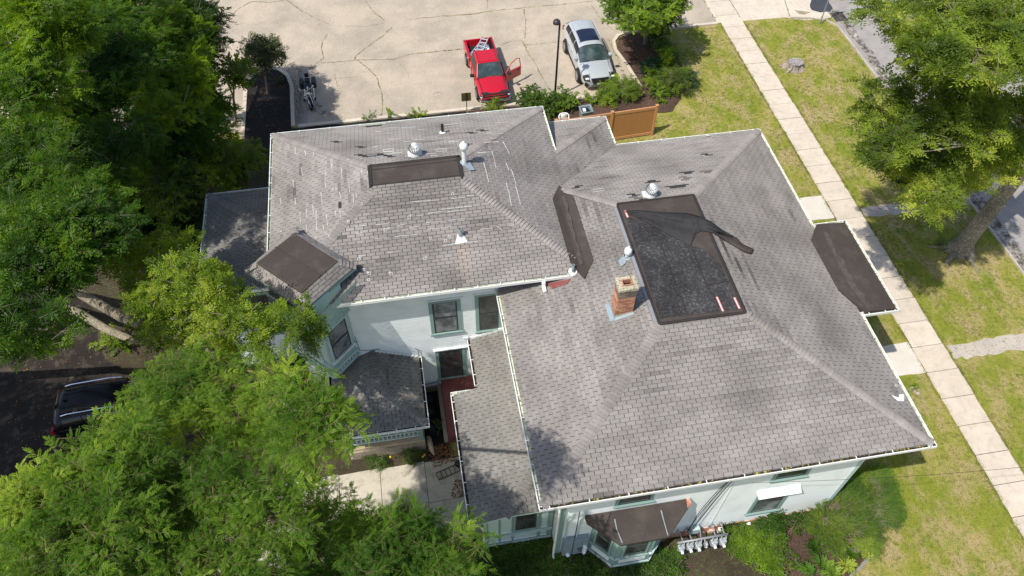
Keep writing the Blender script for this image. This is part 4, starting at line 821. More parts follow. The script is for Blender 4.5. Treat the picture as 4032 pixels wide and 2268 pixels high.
def bvent(px, py, pl, r_, h, label):
    v, c = pipe(px, py, pl, r_, h, 'white', label, bs=r_ * 2.1, base='flash', name='flue_pipe'); T = Matrix.Translation(c)
    mb = MB(); mb.lathe([(r_, h - .05), (r_ * 1.75, h), (r_ * 1.75, h + .16), (r_ * .9, h + .24), (r_ * .5, h + .25), (r_ * .5, h + .31), (0, h + .33)], 18, T); mb.build('cap', 'white', v, smooth=True); return c
c = bvent(1829, 643, 'Ks', .085, .72, 'tall white flue with bulbous cap beside the narrow black deck'); mb = MB(); mb.poly([c + Vector((-.05, -.18, .07)), c + Vector((.12, -.42, .02)), c + Vector((.34, -.36, -.04)), c + Vector((.2, .0, .03))]); mb.build('flashing_sheet', 'flash', roofK)
c = bvent(2469, 1012, 'Bl', .075, .22, 'short white flue beside the torn deck'); mb = MB(); mb.poly([c + Vector(p) for p in ((-.05, -.05, .05), (-.12, -.26, .02), (-.3, -.36, -.02), (-.34, -.1, -.03), (-.2, .02, .0))]); mb.build('flashing_sheet', 'flash', roofB)
O, g, m = PL['Br']; c = plane_hit(3536, 1568, O, g, m); mb = MB(); mb.poly([c + Vector(p) for p in ((-.22, .1, .10), (.02, .0, .03), (.12, .12, .03), (.22, .02, .0), (.12, -.14, .02), (-.1, -.12, .06))]); mb.build('flashing_scrap', 'white', roofB); pipe(3546, 1563, 'Br', .035, .10, 'white', 'small white pipe near the right eave', bs=.08)
# rust streak strip below the pipe
O, g, m = PL['Kf']; 
# red flashing patch + spout on the big left slope
O, g, m = PL['Bl']
def rz1(x, y): return (2000 + x / 3.623, 1100 + y / 3.623)
pts = [plane_hit(*rz1(*p), O, g, m) + Vector((0, 0, .03)) for p in ((540, 72), (895, 2), (860, 60), (640, 145), (600, 110))]; mb = MB(); mb.poly(pts); mb.build('roof_patch', 'redpaint', roofB, label='dull red metal patch below the gutter end')
a = Vector((4.06, 15.93, 6.95)); mb = MB(); mb.box(3.98, 4.10, 15.62, 15.86, 6.72, 6.80); mb.box(3.98, 4.10, 15.84, 15.93, 6.72, 6.96); mb.build('downspout', 'white', house, label='short white spout emptying onto the roof', bevel=.01)
# downspouts
mb = MB(); mb.tube([(3.28, 8.86, 5.98), (3.28, 8.80, 5.8), (3.27, 8.86, 5.5), (3.27, 8.86, .55), (3.27, 8.70, .32), (3.45, 8.15, .10)], .045, 6); mb.build('downspout', 'white', house, label='white downspout at the corner beside the meter box')
mb = MB(); mb.tube([(3.45, 8.13, .09), (3.5, 7.7, .06), (3.62, 7.5, .05)], .05, 8); mb.build('downspout_hose', 'alu', house)
mb = MB(); mb.tube([(.52, 9.45, 2.95), (.80, 9.50, 2.6), (.93, 9.50, 2.2), (.93, 9.50, .3), (.75, 9.3, .12)], .04, 6); mb.build('downspout', 'white', house)
for x in (3.62, 4.02): mb = MB(); mb.tube([(x + .12, 8.90, 3.9), (x + .10, 8.90, 3.6), (x, 8.90, 3.4), (x, 8.90, 1.85)], .03, 8); mb.build('conduit', 'trim_panel', house)
# electric meter cabinet
eb = MB(); eb.box(3.55, 4.42, 8.72, 8.93, .62, 1.85); ebox = eb.build('meter_cabinet', 'elec', house, bevel=.012, label='blue grey electric meter cabinet with round glass meters')
for (x0, x1, z0, z1) in ((3.62, 3.88, 1.0, 1.78), (3.90, 4.18, .80, 1.78), (4.2, 4.40, 1.2, 1.78)): mb = MB(); mb.box(x0, x1, 8.70, 8.722, z0, z1); mb.build('cabinet_door', 'elec', ebox, bevel=.004)
for x, z_ in ((3.73, .85), (4.30, 1.10), (4.30, .86), (4.30, 1.35), (4.12, 1.2)): mb = MB(); mb.lathe([(.075, 0), (.075, .07), (.05, .11), (0, .12)], 14, Matrix.Translation((x, 8.705, z_)) @ Matrix.Rotation(math.radians(90), 4, 'X')); mb.build('meter_dial', 'lens' if x != 4.12 else 'steel_dk', ebox, smooth=True)
# vents/cables on front wall
for i, (dx, sag) in enumerate(((0, .12), (.05, .25), (.12, .05), (.2, .08))):
    a = Vector((8.95 + .02 * i, 8.87, 5.75)); b = Vector((8.05 + dx, 8.80, .75)); mb = MB(); mb.tube([a.lerp(b, s / 10) + Vector((-sag * math.sin(s / 10 * math.pi), -.03, 0)) for s in range(11)], .012 if i < 2 else .008, 5); mb.build('service_cable', 'pole_black', house)
lbox('junction_box', FF, 8.20, 8.52, .03, .22, .55, .95, 'trim_panel', bevel=.01); lbox('wall_strip', FF, 8.99, 9.03, .02, .03, .6, 5.4, 'siding')  # narrow upright strip in the siding colour
mb = MB(); mb.tube([(-2.68, 16.42, 4.5), (-2.64, 16.44, 3.55), (-2.2, 16.44, 3.48), (-1.9, 16.44, 3.5)], .01, 5); mb.tube([(-.62, 16.44, 3.2), (-.52, 16.44, 3.1), (-.50, 16.44, .7), (-.44, 16.44, .55), (.1, 16.44, .6)], .012, 5); mb.build('wall_cable', 'pole_black', house)
lbox('wall_vent', FK, 1.22, 1.40, .02, .06, 3.36, 3.46, 'white')
# step flashing of lean-to against the wall
mb = MB(); 
for k in range(9): mb.box(1.5 + k * .21, 1.5 + k * .21 + .2, 16.40, 16.46, zl(1.5 + k * .21) + .02, zl(1.5 + k * .21) + .16)
mb.build('step_flashing', 'white', house)
for k in range(12):
    x = -2.1 + k * .14; mb = MB(); mb.box(x, x + .13, 16.42, 16.465, apexP[2] - .5 * abs(x - pcx) + .0, apexP[2] - .5 * abs(x - pcx) + .07); mb.build('step_flashing', 'white', house)
# ---- cellar bulkhead
mb = MB(); mb.faces([(.20, 13.98, 0), (1.7, 13.98, 0), (1.7, 13.98, .50), (.20, 13.98, .50), (.20, 16.44, 0), (1.7, 16.44, 0), (1.7, 16.44, .78), (.20, 16.44, .78), (.20, 15.85, .78), (1.7, 15.85, .78)], [(0, 1, 2, 3), (3, 2, 9, 8), (8, 9, 6, 7), (0, 3, 8, 7, 4)]); bh = mb.build('cellar_bulkhead', 'redpaint', house, label='dull red cellar bulkhead doors')
for x0, x1 in ((.26, .92), (.94, 1.62)):
    mb = MB(); f = lambda y: .50 + .28 * (y - 13.98) / 1.87 + .0; mb.faces([(x0, 14.03, f(14.03) + .025), (x1, 14.03, f(14.03) + .025), (x1, 15.8, f(15.8) + .025), (x0, 15.8, f(15.8) + .025), (x0, 14.03, f(14.03)), (x1, 14.03, f(14.03)), (x1, 15.8, f(15.8)), (x0, 15.8, f(15.8))], [(0, 1, 2, 3), (0, 1, 5, 4), (1, 2, 6, 5), (3, 0, 4, 7), (2, 3, 7, 6)]); mb.build('bulkhead_door', 'redpaint', bh)
mb = MB(); mb.box(.02, .18, 14.0, 16.44, -.1, .45); mb.build('foundation', 'foundation', house)
# ---- side porch
mb = MB(); mb.box(-3.62, -.72, 13.92, 16.4, .55, .70); pf = mb.build('porch_floor', 'stucco_tan', house)
for k in range(4):
    for i in range(6):
        x0 = -3.60 + i * .48 + (k % 2) * .1; mb = MB(); mb.box(x0, min(x0 + .465, -.70), 13.86 + .004 * (i % 2), 14.1, .0 + k * .14, .13 + k * .14); mb.build('base_block', 'foundation', house)
mb = MB(); mb.box(-.95, -.72, 14.1, 16.4, 0, .54); mb.build('porch_base', 'foundation', house)
for x, y in ((-3.55, 14.0), (-.80, 14.0), (-3.55, 16.2)): mb = MB(); mb.box(x - .07, x + .07, y - .07, y + .07, .7, 2.48); mb.box(x - .09, x + .09, y - .09, y + .09, .7, .95); mb.box(x - .09, x + .09, y - .09, y + .09, 2.15, 2.3); mb.build('porch_post', 'trim_green', house, bevel=.008)
for z0, z1, w2 in ((1.52, 1.60, .06), (1.30, 1.36, .04), (.98, 1.05, .05)): mb = MB(); mb.box(-3.48, -.87, 14.0 - w2, 14.0 + w2, z0, z1); mb.build('porch_rail', 'trim_panel', house, bevel=.006)
for k in range(16): x = -3.40 + k * .163; mb = MB(); mb.box(x, x + .045, 13.98, 14.02, 1.04, 1.31); mb.build('baluster', 'trim_panel', house)
for k in range(8): x = -3.33 + k * .326; mb = MB(); mb.box(x, x + .055, 13.975, 14.025, 1.36, 1.53); mb.build('baluster', 'trim_panel', house)
mb = MB(); mb.box(-3.9, -.55, 13.62, 13.70, 2.2, 2.42); mb.build('porch_beam', 'trim_panel', house)
flush('shingle'); flush('hip_cap'); flush('siding_board')
# ------------------------------------------------------------------ GROUND
def sheet(name, pts, z, mat, parent=None, label=None, kind='structure', under=.05):
    mb = MB(); n_ = len(pts); ar = sum(pts[i][0] * pts[(i + 1) % n_][1] - pts[(i + 1) % n_][0] * pts[i][1] for i in range(n_))
    if ar < 0: pts = pts[::-1]
    mb.v = [(p[0], p[1], z) for p in pts]; mb.f = [tuple(range(n_))]; mb.t = [1.0]; mb.mi = [0]; o = mb.build(name, mat, parent)
    if kind and parent is None: o['kind'] = kind
    if label: o['label'] = label
    return o
def wig(pts, amp, step=.4, seed=0, closed=True):
    r = random.Random(seed); out = []; P_ = pts + [pts[0]] if closed else pts
    for a, b in zip(P_[:-1], P_[1:]):
        L_ = math.dist(a[:2], b[:2]); k = max(1, int(L_ / step))
        for i in range(k): out.append((a[0] + (b[0] - a[0]) * i / k + (r.uniform(-amp, amp) if i else 0), a[1] + (b[1] - a[1]) * i / k + (r.uniform(-amp, amp) if i else 0)))
    if not closed: out.append(tuple(P_[-1][:2]))
    return out
g2 = lambda px, py: (G(px, py).x, G(px, py).y)
sheet('lawn', [(-160, -80), (160, -80), (160, 260), (-160, 260)], 0, 'lawn')
lot = sheet('parking_lot', [(-70, 34.0), (-8.6, 34.0), (-8.6, 38.2), (-8.1, 39.1), (-7.3, 39.45), (-6.7, 39.3), (-6.1, 38.6), (-5.85, 37.5), (-5.75, 34.0), (13.55, 34.0), (13.3, 36.2), (12.98, 38.0), (13.1, 38.9), (13.5, 39.5), (14.1, 39.78), (20.12, 39.85), (20.12, 62), (-70, 62)], .004, 'lot')
sheet('driveway_apron', [(20.13, 39.86), (24.6, 39.78), (25.6, 39.3), (27.5, 39.3), (27.5, 58), (20.13, 58)], .005, 'concrete')
street = sheet('street', [(27.55, -60), (36.5, -60), (36.5, 120), (27.55, 120)], .004, 'street')
c3 = lambda x, y: g2(2600 + x / 3.22, y / 3.22)
sheet('street_dirt', wig([c3(2130, 120), c3(2250, 130), c3(2330, 200), c3(2576, 520), (28.25, 33), (28.3, 27), (28.2, 20), (29.2, 15), (29.4, 8), (27.6, 6), (27.6, 20), (27.62, 30), c3(2560, 640), c3(2330, 330), c3(2200, 200)], .12, .5, 3), .009, 'street_dirt', street)
sheet('puddle', wig([c3(1930, -60), c3(1895, 60), c3(1920, 130), c3(2030, 160), c3(2150, 150), c3(2185, 110), c3(2140, 40), c3(2110, -60)], .06, .3, 4), .013, 'puddle', None)
sheet('wet_stain', wig([c3(1700, 130), c3(1790, 140), c3(1910, 155), c3(1830, 185), c3(1760, 180)], .05, .3, 5), .010, 'crackline', street)
mb = MB(); a = c3(2265, 215)
for k in range(7): mb.box(a[0] - .35, a[0] + .35, a[1] - .45 + k * .13, a[1] - .38 + k * .13, .006, .028)
mb.box(a[0] - .4, a[0] - .35, a[1] - .5, a[1] + .5, .006, .03); mb.box(a[0] + .35, a[0] + .4, a[1] - .5, a[1] + .5, .006, .03); tag(mb.build('storm_drain', 'tar_edge'), 'dark iron storm drain grate in the gutter beside the puddle', 'drain')
# seams in street
for p, q in (((30.9, -10), (30.9, 60)), ((27.9, 12), (27.95, 60)), ((28, 41), (36, 41.5)), ((28, 30), (36, 31)), ((28, 21), (36, 21)), ((28, 11.5), (36, 12)), ((28, 46), (36, 46.5))): ribbon('road_joint', [(p[0], p[1], .006), (q[0], q[1], .006)], .05, 'crackline', street, h=.004, wob=.02, seed=int(p[1]))
# sidewalk slabs
sw = sheet('sidewalk', [(20.34, -8), (21.76, -8), (21.76, 39.84), (20.34, 39.84)], .003, 'soil')
r = random.Random(4); y = -6.0; js = [-6.0]
while js[-1] < 62: js.append(js[-1] + (1.27 if js[-1] < 40 else 1.6))
off = 16.44 - js[min(range(len(js)), key=lambda i: abs(js[i] - 16.44))]
for a, b in zip(js[:-1], js[1:]):
    a += off; b += off
    if a > 55: break
    dz = r.uniform(-.006, .008); x0, x1 = 20.33 + r.uniform(-.01, .02), 21.77 + r.uniform(-.02, .01); mb = MB(); ed = [(x0, a + .012), (x1, a + .012)]
    k = 6; right = [(x1 + r.uniform(-.03, .01), a + .012 + (b - a - .024) * i / k) for i in range(k + 1)]; left = [(x0 + r.uniform(-.01, .03), a + .012 + (b - a - .024) * (k - i) / k) for i in range(k + 1)]
    mb.prism(right + left, -.02, .028 + dz); o = mb.build('slab', 'concrete', sw)
for pts in ([(19.15, 22.95), (20.31, 22.93), (20.31, 24.5), (19.15, 24.5)], [(19.15, 13.95), (20.31, 13.92), (20.31, 15.5), (19.15, 15.45)]):
    mb = MB(); mb.prism(wig(pts, .02, .3, 2), -.02, .024); tag(mb.build('path', 'concrete_new'), kind='structure')
sheet('path', [(14.9, 23.0), (19.16, 22.98), (19.16, 24.4), (14.9, 24.4)], .012, 'concrete_new'); sheet('path', [(14.9, 14.0), (19.16, 13.98), (19.16, 15.4), (14.9, 15.4)], .012, 'concrete_new')
for (x0, x1, y0, y1, s) in ((21.85, 27.5, 22.72, 23.38, 1), (21.85, 27.5, 14.33, 15.07, 2)):
    p_ = tag(sheet('worn_path', wig([(x0, y0), (x1, y0), (x1, y1), (x0, y1)], .10, .3, s), .006, 'concrete_old'), kind='structure'); x = x0 + .1; rr = random.Random(s)
    while x < x1 - .3:
        w_ = rr.uniform(.5, 1.1) if s == 1 else rr.uniform(.35, .6); mb = MB(); mb.prism([(a + rr.uniform(-.07, .07), b + rr.uniform(-.06, .06)) for a, b in ((x, y0 + .1), (x + w_ * .5, y0 + .05), (x + w_ - .04, y0 + .1), (x + w_ - .04, y1 - .1), (x + w_ * .5, y1 - .08), (x, y1 - .1))], -.01, .02 + rr.uniform(0, .012)); mb.build('path_stone', 'concrete_old', p_); x += w_
# kerbs
def kerb(name, pts, wd=.16, h=.12, mat='concrete', seglen=3.0):
    pts = [Vector((*p[:2], 0)) for p in pts]; root = empty(name, tuple(pts[0])); root['kind'] = 'structure'; n = len(pts); off_ = []
    for i in range(n):
        d = (pts[min(i + 1, n - 1)] - pts[max(i - 1, 0)]).normalized(); off_.append(Vector((-d.y, d.x, 0)) * wd / 2)
    r = random.Random(int(pts[0].x * 10))
    for i in range(n - 1):
        L_ = (pts[i + 1] - pts[i]).length; k = max(1, int(L_ / seglen))
        for j in range(k):
            a, b = pts[i].lerp(pts[i + 1], j / k), pts[i].lerp(pts[i + 1], (j + 1) / k - (.012 / L_ if j < k - 1 or L_ > 1 else 0)); oa, ob = off_[i].lerp(off_[i + 1], j / k), off_[i].lerp(off_[i + 1], (j + 1) / k)
            mb = MB(); mb.prism([tuple((a - oa)[:2]), tuple((b - ob)[:2]), tuple((b + ob)[:2]), tuple((a + oa)[:2])], -.05, h + r.uniform(-.006, .006)); o = mb.build('kerb_stone', mat, root)
    return root
kerb('kerb', [(-5.6, 33.92), (13.55, 33.92)], .22, .12); kerb('kerb', [(13.62, 34.3), (13.42, 36.2), (13.10, 38.0), (13.2, 38.85), (13.6, 39.4), (14.15, 39.66), (20.1, 39.74)], .20, .12)
kerb('kerb', [(-8.5, 33.5), (-8.5, 38.2), (-8.05, 39.0), (-7.3, 39.35), (-6.7, 39.2), (-6.2, 38.55), (-5.95, 37.5), (-5.85, 33.95)], .20, .12); kerb('kerb', [(24.9, 39.66), (26.0, 39.45), (27.0, 39.1), (27.45, 38.3), (27.5, 36), (27.5, 5)], .10, .08, 'concrete_old')
kerb('kerb', [(36.5, 5), (36.5, 70)], .15, .10)
# gutter pans beside the kerbs
sheet('kerb_apron', [(-5.55, 34.03), (-5.1, 34.03), (-5.1, 39.0), (-5.6, 39.0)], .007, 'street', lot)
def c1(x, y): return (900 + x / 2.576, y / 2.576)
def c2(x, y): return (1750 + x / 2.576, y / 2.576)
cracks = [[c1(*p) for p in l] for l in (((-200, 260), (20, 160), (120, 80), (230, 15), (400, 25), (590, 0)), ((590, 0), (720, 95), (870, 180), (1020, 245)), ((1390, 15), (1480, 130), (1580, 205)), ((1665, 270), (1560, 370), (1430, 455), (1290, 570), (1275, 610)), ((1840, 195), (2150, 165), (2500, 140), (2576, 125)), ((1000, 345), (950, 420), (945, 500), (965, 590), (850, 680), (700, 735)), ((930, 640), (1100, 630), (1300, 610), (1670, 600), (1850, 550), (2370, 495)), ((1310, 610), (1400, 680), (1500, 780), (1550, 920), (1565, 1050), (1555, 1170)), ((1670, 600), (1760, 660), (1820, 740), (1830, 790)), ((980, 795), (1150, 790), (1320, 780)), ((1080, 750), (1090, 830), (1110, 880)), ((1170, 260), (1400, 270), (1580, 230)))]
cracks += [[c2(*p) for p in l] for l in (((0, 165), (300, 145), (470, 110), (680, 90), (900, 70), (1200, 45), (1480, 15), (1600, 0)), ((435, -20), (440, 90)), ((805, 90), (825, 250), (815, 395)), ((0, 515), (170, 500)), ((560, 455), (680, 420), (790, 410)), ((790, 420), (860, 560), (940, 680), (1000, 800), (1060, 915)), ((1490, 50), (1560, 160), (1690, 290), (1760, 330)), ((815, 460), (1000, 440), (1190, 420)), ((1880, 330), (1780, 340), (1710, 400), (1720, 480)))]
WEEDPTS = []
for i, l in enumerate(cracks):
    thin = i in (8, 9, 10, 11, 18)
    pts = [G(*p, .005) for p in l]; ribbon('crack', pts, .03 if thin else .052, 'crackline', lot, h=.004, wob=.035, seed=i)
    for a, b in zip(pts[:-1], pts[1:]):
        k = int((b - a).length / (.5 if thin else .13)); WEEDPTS += [a.lerp(b, (j + rng.random()) / max(k, 1)) + Vector((rng.normal() * .02, rng.normal() * .02, 0)) for j in range(k) if mnoise.noise(Vector((a.x + j * .1, a.y + j * .1, 0)) * .9) > -.05]
for k in range(70): y = 34.05 + 5.2 * rng.random(); WEEDPTS.append(Vector((-5.45 + rng.normal() * .10, y, .01)))
for k in range(120): WEEDPTS.append(Vector((-5.5 + 19 * rng.random(), 34.07 + abs(rng.normal() * .03), .01)))
for k in range(60): WEEDPTS.append(Vector((13.2 + rng.normal() * .05 - .2, 34.2 + 5 * rng.random(), .01)))
for k in range(70): WEEDPTS.append(Vector((20.13 + rng.normal() * .02, 39.9 + 8 * rng.random(), .01)))
EDGE = []
for k in range(1400): EDGE.append((20.31 + rng.normal() * .03, rng.uniform(3, 39.7), 0)); EDGE.append((21.80 + rng.normal() * .035, rng.uniform(3, 39.7), 0))
for x0, y0, x1, y1 in ((21.75, 40.2, 21.8, 46), (24.9, 39.8, 26.1, 45)):
    ribbon('crack', [(x0, y0, .03 if x0 < 22 else .006), (x1, y1, .03 if x0 < 22 else .006)], .05, 'crackline', lot, wob=.03)
    for k in range(30): t = rng.random(); WEEDPTS.append(Vector((x0 + (x1 - x0) * t, y0 + (y1 - y0) * t, .01)))
# oil and leaf stains on the lot
for i, (pts, m_) in enumerate(((((1270, 720), (1330, 690), (1470, 700), (1500, 760), (1400, 790), (1300, 800)), 0), (((-150, 0), (0, 0), (0, 0)), 1))):
    if i: break
def stain(cx, cy, rx, ry, seed, mat='stain_brown'):
    r = random.Random(seed); c = G(*c1(cx, cy)); sheet('stain', [(c.x + rx * math.cos(t) * r.uniform(.7, 1.15), c.y + ry * math.sin(t) * r.uniform(.7, 1.15)) for t in [2 * math.pi * k / 26 for k in range(26)]], .0062, mat, lot)
mk('stain_brown', (0.20, 0.155, 0.125), 0.9, var=0.2, scale=3.0, col2=(0.50, 0.42, 0.335), thr=(0.42, 0.60), detail=9)
stain(830, 720, .55, .5, 1); stain(860, 1080, .5, .45, 2); stain(1000, 1150, .45, .3, 3); stain(2130, 950, .3, .15, 4)
# planting beds
sheet('mulch_bed', [(-8.4, 33.0), (-5.95, 33.0), (-5.95, 37.6), (-6.25, 38.5), (-6.7, 39.1), (-7.3, 39.22), (-8.0, 38.9), (-8.4, 38.15)], .06, 'mulch_black')
sheet('mulch_bed', wig([(-12, 31.6), (3.5, 31.6), (3.5, 33.8), (-5.9, 33.8), (-5.95, 33.4), (-12, 33.4)], .05, .5, 8), .05, 'mulch_black'); sheet('mulch_bed', wig([(3.6, 32.2), (14.8, 32.0), (15.6, 33.0), (15.9, 34.5), (15.5, 36.5), (15.4, 39.4), (14.2, 39.5), (13.7, 39.25), (13.35, 38.7), (13.25, 38), (13.55, 36.2), (13.75, 33.8), (3.6, 33.8)], .06, .4, 9), .045, 'mulch')
sheet('yard_soil', wig([(3.3, 8.95), (2.8, 7.2), (3.0, 3.0), (9.9, 3.0), (11.0, 6.4), (11.9, 8.95)], .12, .4, 10), .006, 'soil')
def z5b(x, y): return g2(2600 + x / 2.342, 1800 + y / 2.342)
sheet('mulch_bed', wig([z5b(1100, 530), z5b(1400, 560), z5b(1980, 680), z5b(1960, 850), z5b(1850, 980), z5b(1740, 1110), z5b(1600, 1400), z5b(1250, 1400), z5b(1080, 1000), z5b(1010, 730)], .05, .3, 11), .03, 'mulch')
sheet('driveway', wig([(-45, 31), (-18, 31), (-15.5, 26), (-13.6, 20.2), (-11.6, 19.0), (-9.6, 17.6), (-9.0, 15), (-9.2, 8), (-8, 2), (-45, 0)], .25, .8, 12), .004, 'asphalt')
sheet('yard_soil', wig([(-60, 33.2), (-8.0, 33.0), (-5.2, 31.5), (-4.9, 24.5), (-7.7, 23.4), (-7.7, 18.6), (-4.7, 16.4), (-9, 14), (-60, 14)], .12, .8, 14), .003, 'soil')
sheet('yard_soil', wig([(-11.8, 19.0), (-9.4, 17.5), (-8.9, 15), (-8.6, 12), (-5.1, 12.2), (-4.0, 13.3), (-3.9, 16.3), (-7.7, 18.6), (-8.0, 23.5), (-10.5, 23)], .12, .5, 13), .007, 'soil')
sheet('yard_soil', [(-4.6, 13.2), (.2, 13.2), (.2, 14.4), (-4.6, 14.4)], .0085, 'soil')
sheet('yard_soil', [(-.70, 13.4), (.2, 13.4), (.2, 16.4), (-.70, 16.4)], .009, 'mulch_black')
# patio slabs
pt = sheet('patio', [(-9, 8.8), (-4.1, 9.1), (.95, 9.7), (.95, 13.4), (-3.9, 13.35), (-9, 12.6)], .004, 'soil')
for (x0, x1) in ((-8.9, -7.3), (-7.28, -5.7), (-5.68, -4.1), (-4.08, -2.55), (-2.53, -.85), (-.83, .98)):
    for y0, y1 in ((11.72, 13.35), (10.05, 11.70)): mb = MB(); mb.prism([(x0, y0 - .05), (x1, y0), (x1, y1), (x0, y1 - .05)], -.02, .03 + .004 * ((x0 * 7) % 2)); mb.build('patio_slab', 'patio', pt)
def ez(t): return z5b(*t)
ed = [z5b(2005, 660), z5b(1985, 800), z5b(1940, 900), z5b(1850, 1010), z5b(1750, 1100), (z5b(1750, 1100)[0] - .5, z5b(1750, 1100)[1] - .6)]
kerb('garden_edging', ed, .09, .09, 'edging', .6)
kerb('garden_edging', [z5b(1075, 900), z5b(1110, 1060), z5b(1160, 1110), z5b(1220, 1200)], .06, .08, 'edging', .4)

# ------------------------------------------------------------------ VEHICLES
def loc(name, mb, mat, parent, **k): o = mb.build(name, mat, parent, world=False, **k); return o
def ring(x, w_, zl_, zb_, zt): return [(x, 0, zl_), (x, w_ * .85, zl_), (x, w_ * .99, zl_ + .14), (x, w_, zl_ + .45 * (zb_ - zl_)), (x, w_ * .985, zb_ - .07), (x, w_ * .90, zb_), (x, w_ * .55, zt - .01), (x, 0, zt)]
def loft(mb, st):
    n = 14; b = len(mb.v)
    for s_ in st:
        h = ring(*s_); mb.v += h + [(x, -y, z_) for x, y, z_ in h[-2:0:-1]]
    for i in range(len(st) - 1):
        for k in range(n): mb.f.append((b + i * n + k, b + i * n + (k + 1) % n, b + (i + 1) * n + (k + 1) % n, b + (i + 1) * n + k)); mb.t.append(1.0); mb.mi.append(0)
    mb.f.append(tuple(b + k for k in range(n - 1, -1, -1))); mb.f.append(tuple(b + (len(st) - 1) * n + k for k in range(n))); mb.t += [1.0, 1.0]; mb.mi += [0, 0]; return mb
def wheel(par, x, y, r_, w_, rimmat='rim', n=6, steer=0.0):
    s = 1 if y > 0 else -1; M_ = Matrix.Translation((x, y, r_)) @ Matrix.Rotation(steer, 4, 'Z') @ Matrix.Rotation(math.radians(-90 * s), 4, 'X')
    mb = MB(); mb.lathe([(r_ * .62, -w_ * .5), (r_ * .93, -w_ * .5), (r_, -w_ * .35), (r_, w_ * .35), (r_ * .93, w_ * .5), (r_ * .64, w_ * .5), (r_ * .62, w_ * .3)], 28, M_); W = loc('wheel', mb, 'rubber', par, smooth=True)
    mb = MB(); mb.lathe([(r_ * .66, w_ * .50), (r_ * .60, w_ * .50), (r_ * .58, w_ * .25), (0, w_ * .2)], 28, M_); loc('rim_well', mb, 'plastic_blk', W)
    mb = MB(); mb.lathe([(r_ * .66, w_ * .46), (r_ * .66, w_ * .52), (r_ * .58, w_ * .52), (r_ * .58, w_ * .44)], 28, M_); mb.lathe([(r_ * .16, w_ * .3), (r_ * .16, w_ * .5), (0, w_ * .52)], 12, M_)
    for k in range(n):
        A = M_ @ Matrix.Rotation(k * 2 * math.pi / n, 4, 'Z'); mb.faces([(r_ * .1, -r_ * .09, w_ * .48), (r_ * .62, -r_ * .07, w_ * .50), (r_ * .62, r_ * .07, w_ * .50), (r_ * .1, r_ * .09, w_ * .48), (r_ * .1, -r_ * .09, w_ * .35), (r_ * .62, -r_ * .07, w_ * .37), (r_ * .62, r_ * .07, w_ * .37), (r_ * .1, r_ * .09, w_ * .35)], [(0, 1, 2, 3), (0, 1, 5, 4), (3, 2, 6, 7)], M=A)
    loc('rim', mb, rimmat, W); return W
def arch(par, x, y, r_, mat='plastic_blk'):
    s = 1 if y > 0 else -1; mb = MB(); M_ = Matrix.Translation((x, y, r_)) @ Matrix.Rotation(math.radians(-90 * s), 4, 'X'); mb.lathe([(r_ * 1.17, -.25), (r_ * 1.17, .006), (r_ * .5, .006)], 28, M_); loc('wheel_arch', mb, mat, par)
def greenhouse(par, mat, xb0, xf0, zb_, wb, xb1, xf1, zt, wt, glass='car_glass', side='car_glass_dk', rear=True, pillars=(.0,), name='cabin', wind_label=None):
    v = [(xb0, -wb, zb_), (xf0, -wb, zb_), (xf0, wb, zb_), (xb0, wb, zb_), (xb1, -wt, zt), (xf1, -wt, zt), (xf1, wt, zt), (xb1, wt, zt)]
    mb = MB(); mb.faces(v, [(3, 2, 1, 0), (4, 5, 6, 7), (0, 1, 5, 4), (1, 2, 6, 5), (2, 3, 7, 6), (3, 0, 4, 7)]); cab = loc(name, mb, mat, par, bevel=.09, smooth=False)
    V = [Vector(a) for a in v]
    def pane(nm, a, b, c, d, ia, ib, m_, ins=(.06, .06), off=.006):
        n = (b - a).cross(d - a).normalized(); q = []
        for s, t in ((ia, ins[0]), (ib, ins[0]), (ib, 1 - ins[1]), (ia, 1 - ins[1])): lo = a.lerp(b, s); hi = d.lerp(c, s); q.append(lo.lerp(hi, t))
        cen = (a + b + c + d) / 4; 
        if n.dot(cen - Vector(((xb0 + xf0) / 2, 0, (zb_ + zt) / 2 - .3))) < 0: n = -n
        mb = MB(); mb.faces([p + n * off for p in q] + [p - n * .02 for p in q], [(0, 1, 2, 3), (0, 1, 5, 4), (1, 2, 6, 5), (2, 3, 7, 6), (3, 0, 4, 7)]); return loc(nm, mb, m_, cab)
    pane('windshield_seal', V[1], V[2], V[6], V[5], .03, .97, 'plastic_blk', (.02, .04), .003); pane('windshield', V[1], V[2], V[6], V[5], .055, .945, glass, (.07, .08), .008)
    if rear: pane('rear_window', V[3], V[0], V[4], V[7], .08, .92, side, (.15, .08))
    for a, b, c, d in ((V[0], V[1], V[5], V[4]), (V[3], V[2], V[6], V[7])):
        pr = list(pillars)
        for s0, s1 in zip(pr[:-1], pr[1:]): pane('side_window', a, b, c, d, s0 + .012, s1 - .012, side, (.08, .10))
    return cab
def interp(x, xs, ys):
    if x <= xs[0]: return ys[0]
    for a, b, c, d in zip(xs[:-1], xs[1:], ys[:-1], ys[1:]):
        if x <= b: t = (x - a) / (b - a); t = t * t * (3 - 2 * t) * .5 + t * .5; return c + (d - c) * t
    return ys[-1]
def cabin_pt(x, ph, k=1.0, off=0.0):
    h = interp(x / k if x < 0 else x, (-2.44, -2.30, -2.02, -1.3, -.3, .30, .78, 1.28), (0.0, .46, .63, .705, .70, .61, .33, .0)); cz = 1.02; e = 2 / 3.2
    c_, s_ = math.cos(ph), math.sin(ph); y = .905 * (1 if c_ > 0 else -1) * abs(c_) ** e; z = h * abs(s_) ** e; y *= 1 - .17 * z / .7
    return Vector((x, y + off * c_, cz + z + off * s_))
